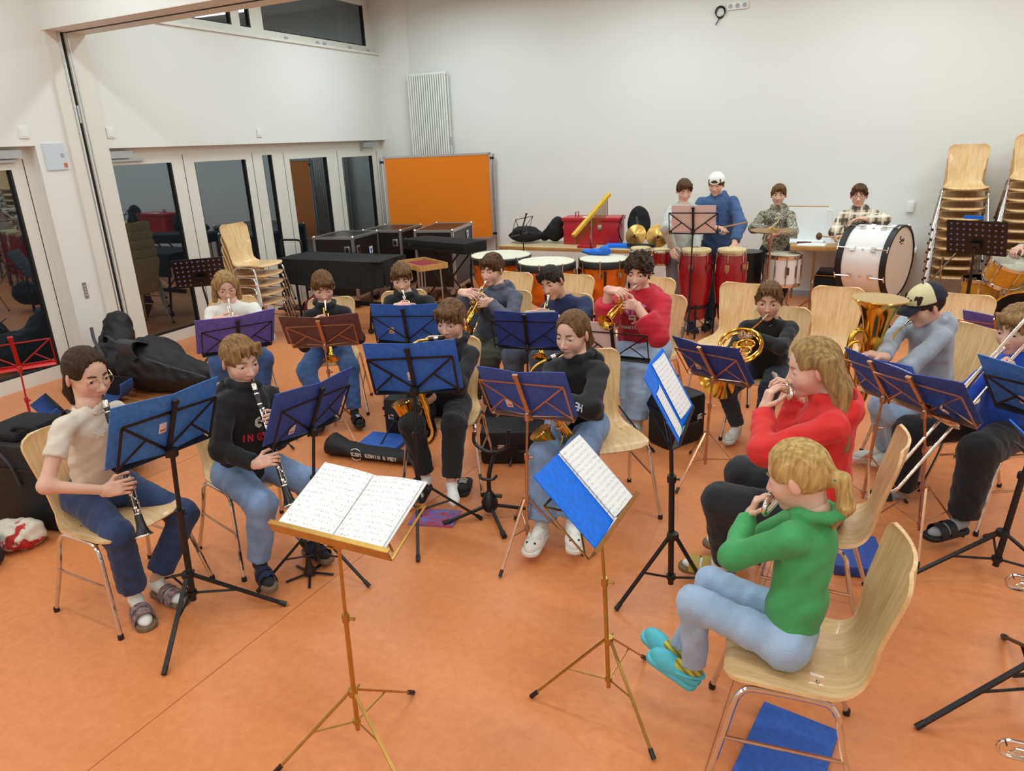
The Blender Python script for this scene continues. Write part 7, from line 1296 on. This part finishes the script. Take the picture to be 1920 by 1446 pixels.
o = thing('equipment_case', 'large black soft equipment case beside the girl in cream tee', 'case', place((-4.32, 2.18, 0), 12)); MB().rbox((-.05, 0, .28), (.62, .42, .54), .04).build('case_body', m_bagblack, o); MB().box((-.05, -.214, .40), (.60, .008, .014)).build('zip', m_black, o); MB().tube(spline([(-.15, -.1, .55), (-.1, -.12, .62), (.05, -.12, .62), (.1, -.1, .55)], 4), .014, 8).build('handle', m_blackfab, o); MB().rbox((-.2, .0, .575), (.3, .34, .05), .02).build('top_pocket', m_blackfab, o); MB().tube(spline([(-.35, -.22, .50), (-.2, -.225, .54), (-.08, -.225, .44), (-.05, -.22, .30)], 5), .008, 6).build('grey_strap', m_greynylon, o)
t = soft('black_holdall', 'black holdall with carry handles behind the equipment case', 'bag', [ell((-4.75, 2.75, .2), (.36, .22, .2)), ell((-4.7, 2.72, .34), (.26, .15, .1))], m_bagblack, base=(-4.75, 2.75, 0), noise=(W3, .006)); wstrap(t, [(-4.9, 2.58, .38), (-4.75, 2.54, .5), (-4.6, 2.58, .38)], m_black, .03)
m_tote = mat('natural_canvas', S(222, 212, 196), .9, col2=S(186, 46, 40), var=.2, vscale=7, bump=.3, bscale=60); nt = m_tote.node_tree; rp = [n for n in nt.nodes if n.type == 'VALTORGB'][0]; rp.color_ramp.elements[0].position = .56; rp.color_ramp.elements[1].position = .59
t = soft('tote_bag', 'crumpled white canvas tote bag with red print on the floor', 'bag', [ell((-4.27, 1.82, .065), (.17, .11, .075)), ell((-4.17, 1.87, .08), (.09, .07, .08)), ell((-4.4, 1.79, .055), (.1, .09, .06))], m_tote, vs=.009, base=(-4.28, 1.86, 0), noise=(sines(3, .06), .007))
o = thing('accessory_bag', 'long black stand bag with white lettering on the floor', 'bag', place((-3.02, 3.60, 0), 8)); g = MB(); 
pf = [(-.40, .07, .09), (-.36, .075, .11), (-.25, .06, .075), (-.1, .065, .06), (.1, .06, .06), (.3, .055, .055), (.38, .05, .05)]
rings = []
for x, ry, rz_ in pf: rings.append([(x, ry*1.15*math.cos(a), max(.004, rz_*.75+rz_*.75*math.sin(a))) for a in np.linspace(0, 2*math.pi, 13)[:-1]])
vs_ = [q for r_ in rings for q in r_]; fs_ = [(i*12+k, i*12+(k+1) % 12, (i+1)*12+(k+1) % 12, (i+1)*12+k) for i in range(len(rings)-1) for k in range(12)]+[tuple(reversed(range(12))), tuple(range(72, 84))]; g.add(vs_, fs_); g.build('bag_body', m_bagblack, o)
for word, x0, sz in (('K&M', -.17, .030), ('KÖNIG & MEY', -.06, .027)): text(o, m_whiteprint, word, (x0, -.083, .045), (1, 0, 0), (0, -.25, 1), sz, .24, 'printed_lettering')
MB().tube([(-.135+.045*math.cos(a), -.084, .06+.042*math.sin(a)) for a in np.linspace(.7, 2.5, 9)], .003, 5).build('printed_ring', m_whiteprint, o); MB().tube([(-.135+.045*math.cos(a), -.086, .058+.040*math.sin(a)) for a in np.linspace(3.8, 5.6, 9)], .003, 5).build('printed_ring', m_whiteprint, o)
def hard_case(label, x, y, rz, w, d, h, name='instrument_case'):
    o = thing(name, label, 'case', place((x, y, 0), rz)); MB().rbox((0, 0, h/2), (w, d, h), .03).build('case_body', m_bagblack, o); MB().box((0, -d/2-.002, h*.55), (w*.96, .006, .01)).build('seam', m_black, o)
    for s in (-.28, .28): MB().rbox((s*w, -d/2-.008, h*.55), (.05, .016, .04), .004).build('latch', m_steel, o)
    MB().tube(spline([(-.07, -d/2, h*.5), (-.06, -d/2-.035, h*.48), (.06, -d/2-.035, h*.48), (.07, -d/2, h*.5)], 4), .009, 6).build('handle', m_black, o); return o
hard_case('black instrument case on the floor behind the saxophone boy\'s bell', -3.10, 4.12, 8, .34, .26, .30); hard_case('long black instrument case under the saxophone boy\'s chair', -2.08, 4.08, 25, .66, .30, .24); t = hard_case('black case with strap beside the girl in red\'s stand', -1.22, 4.72, 60, .36, .22, .36)
tag(MB().rbox((-3.16, 3.84, .02), (.32, .24, .035), .006, ((.98, .17, 0), (-.17, .98, 0), (0, 0, 1))).build('blue_binder', m_fblue), 'blue binder lying flat beside the stand bag', 'binder')
o = tag(MB().rbox((.02, 3.58, .03), (.24, .33, .055), .006, ((.97, .2, 0), (-.2, .97, 0), (0, 0, 1))).build('blue_binder', m_fnavy), 'thick navy binder on the floor behind the girl in red', 'binder')
o = thing('blue_folder', 'large blue folder on the floor under the small girl\'s chair', 'folder', place((-.12, 2.14, 0), 83)); MB().rbox((0, 0, .012), (.42, .27, .022), .004).build('cover', m_fblue, o); MB().box((-.15, .0, .0245), (.02, .055, .002), ((1, 0, 0), (0, 1, 0), (0, 0, 1))).build('label_strip', mat('cream_label', S(214, 204, 180), .6, var=.05), o)
t = tag(MB().box((-2.2, 3.06, .006), (.27, .19, .01), ((.96, .28, 0), (-.28, .96, 0), (0, 0, 1))).build('picture_booklet', mat('blue_mixed_print', S(70, 130, 200), .4, col2=S(206, 60, 50), var=.2, vscale=22)), 'colourful picture booklet on the floor beside the black stand leg', 'booklet')
# saxophone stand
o = thing('saxophone_stand', 'black folding saxophone stand between the two saxophone players', 'stand', place((-1.92, 3.23, 0), 15)); MB().lathe([(.03, 0), (.045, .02), (.05, .06), (.035, .10), (.015, .13)], (0, 0, .03), (0, 0, 1), 16).build('hub', m_blackpl, o); MB().tube(spline([(0, 0, .14), (0, .02, .26), (.03, .08, .40)], 4), .013, 8).build('stem', m_black, o)
MB().tube(spline([(-.09, .06, .50), (-.085, .055, .43), (0.0, .05, .385), (.10, .06, .42), (.115, .07, .52)], 5), .011, 8).build('upper_fork', m_blackpl, o); MB().tube(spline([(-.05, 0, .26), (-.03, -.03, .25), (.03, -.03, .25), (.05, 0, .26)], 4), .009, 8).build('lower_fork', m_blackpl, o); MB().tube([(.04, 0, .13), (.075, 0, .13)], .012, 8).build('clamp_knob', m_blackpl, o)
for an in (15, -60, 215): a = math.radians(an); l = MB().tube([(0, 0, .07), (.27*math.cos(a), .27*math.sin(a), .018)], .011, 8).build('leg', m_black, o); MB().lathe([(.016, -.02), (.016, .02)], (.27*math.cos(a), .27*math.sin(a), .018), (math.cos(a), math.sin(a), -.2), 10).build('rubber_foot', m_rub, l)
# clarinet peg, loose slipper
o = thing('clarinet_peg', 'black clarinet peg with five folding feet beside the indigo folder stand', 'stand', place((-2.47, 2.30, 0))); MB().lathe([(.03, .01), (.032, .03), (.018, .06), (.010, .10), (.008, .2), (.0, .22)], n=14).build('peg', m_blackpl, o)
for k in range(5): a = k*1.2566+.4; MB().box((.07*math.cos(a), .07*math.sin(a), .012), (.11, .012, .006), ((math.cos(a), math.sin(a), -.08), (-math.sin(a), math.cos(a), 0), (0, 0, 1))).build('foot', m_blackpl, o)
o = thing('slide_sandal', 'loose black slide sandal with white stripes beside a white sock', 'sandal', place((-2.24, 3.47, 0), -70)); s_, f_ = sdf([cone((-.07, 0, .014), (.09, 0, .014), .038, .046), sbox((.02, 0, .06), (.3, .2, .036), None, .003, 's', .004), sbox((.02, 0, -.05), (.3, .2, .046), None, .003, 's', .004)], .005, .01); obj('sole', raw_mesh('sole', [(s_, f_)], m_rub, V3((0, 0, 0))), o)
g = MB(); g.grid(lambda u, v: (.05+(v-.5)*.075, .047*math.cos(math.pi*(1-u)), .02+.055*math.sin(math.pi*u)**.8), 12, 3, .004); y = g.build('strap', m_rub, o)
for i in range(3): g = MB(); g.grid(lambda u, v: (.028+.022*i+(v-.5)*.011, .0482*math.cos(math.pi*(1-u)), .02+.0572*math.sin(math.pi*u)**.8), 12, 1, .002); g.build('stripe', sock_w, y)
# brass instruments resting on stands at the right
def horn_rest(x, y, z, label, ilabel):
    o = thing('instrument_stand', label, 'stand', place((x+.3, y, 0))); MB().tube([(0, 0, .02), (0, 0, z-.09)], .012, 8).build('peg_pole', m_black, o); MB().box((0, 0, z-.085), (.12, .05, .012)).build('rest', m_blackpl, o)
    for k in range(3): a = k*2.094+1.0; MB().tube([(0, 0, .12), (.22*math.cos(a), .22*math.sin(a), .012)], .009, 6).build('leg', m_black, o)
    trumpet(frameM((x-.095, y, z), (1, .1, 0), (0, 0, 1)), ilabel, m_silver, None, False)
horn_rest(.545, 2.92, .45, 'low black trumpet stand beyond the small flute girl', 'silver trumpet resting near the sturdy black stand leg'); horn_rest(.475, 2.17, .30, 'low black trumpet stand behind the small flute girl\'s chair', 'silver trumpet resting behind the small flute girl\'s chair')
# drummer at the kit, mostly hidden
p = dict(h=1.6, hs=1., girth=1., face=(-110, -10, 0), seated=True, J=[(1.5, 8.7, 1.2), (1.5, 8.76, 1.04), (1.33, 8.80, .99), (1.67, 8.74, .99), (1.2, 8.6, .86), (1.7, 8.55, .8), (1.08, 8.38, .93), (1.5, 8.4, .85), (1.42, 8.82, .53), (1.6, 8.8, .53), (1.40, 8.58, .5), (1.7, 8.5, .5), (1.42, 8.6, .1), (1.72, 8.52, .1)])
person(p, 'person in light grey sleeves sitting at the yellow drum kit', fair, dict(style='short', mat=H_brown), dict(kind='hoodie', mat=c_grey, off=.022, name='hoodie'), dict(mat=j_black), dict(kind='sneaker', mat=m_rub), dict(R=((1.08, 8.38, .93), (-.5, -.8, -.1), (0, 0, -1), .7), L=((1.5, 8.4, .85), (-.2, -.9, -.1), (0, 0, -1), .7)), fine=False)
st_ = thing('drum_stool', 'black round drum stool at the yellow drum kit', 'stool', place((1.51, 8.82, 0))); MB().lathe([(.16, .40), (.17, .42), (.165, .46), (0, .465)], n=22).build('seat', m_blackfab, st_)
for k in range(3): a = k*2.094; MB().tube([(0, 0, .4), (.22*math.cos(a), .22*math.sin(a), .01)], .012, 6).build('leg', m_steel, st_)

# black wheeled foot of a case at the left
o = thing('wheeled_case', 'black wheeled case corner beside the crumpled tote bag', 'case', place((-4.16, 1.56, 0), 12)); MB().rbox((-.14, 0, .16), (.34, .26, .2), .03).build('case_body', m_bagblack, o)
for dy in (-.09, .09): MB().lathe([(.055, -.022), (.062, -.012), (.062, .012), (.055, .022)], (.03, dy, .062), (0, 1, 0), 16).build('wheel', m_rub, o)
MB().rbox((.045, 0, .15), (.05, .2, .06), .01).build('bumper', m_blackpl, o)
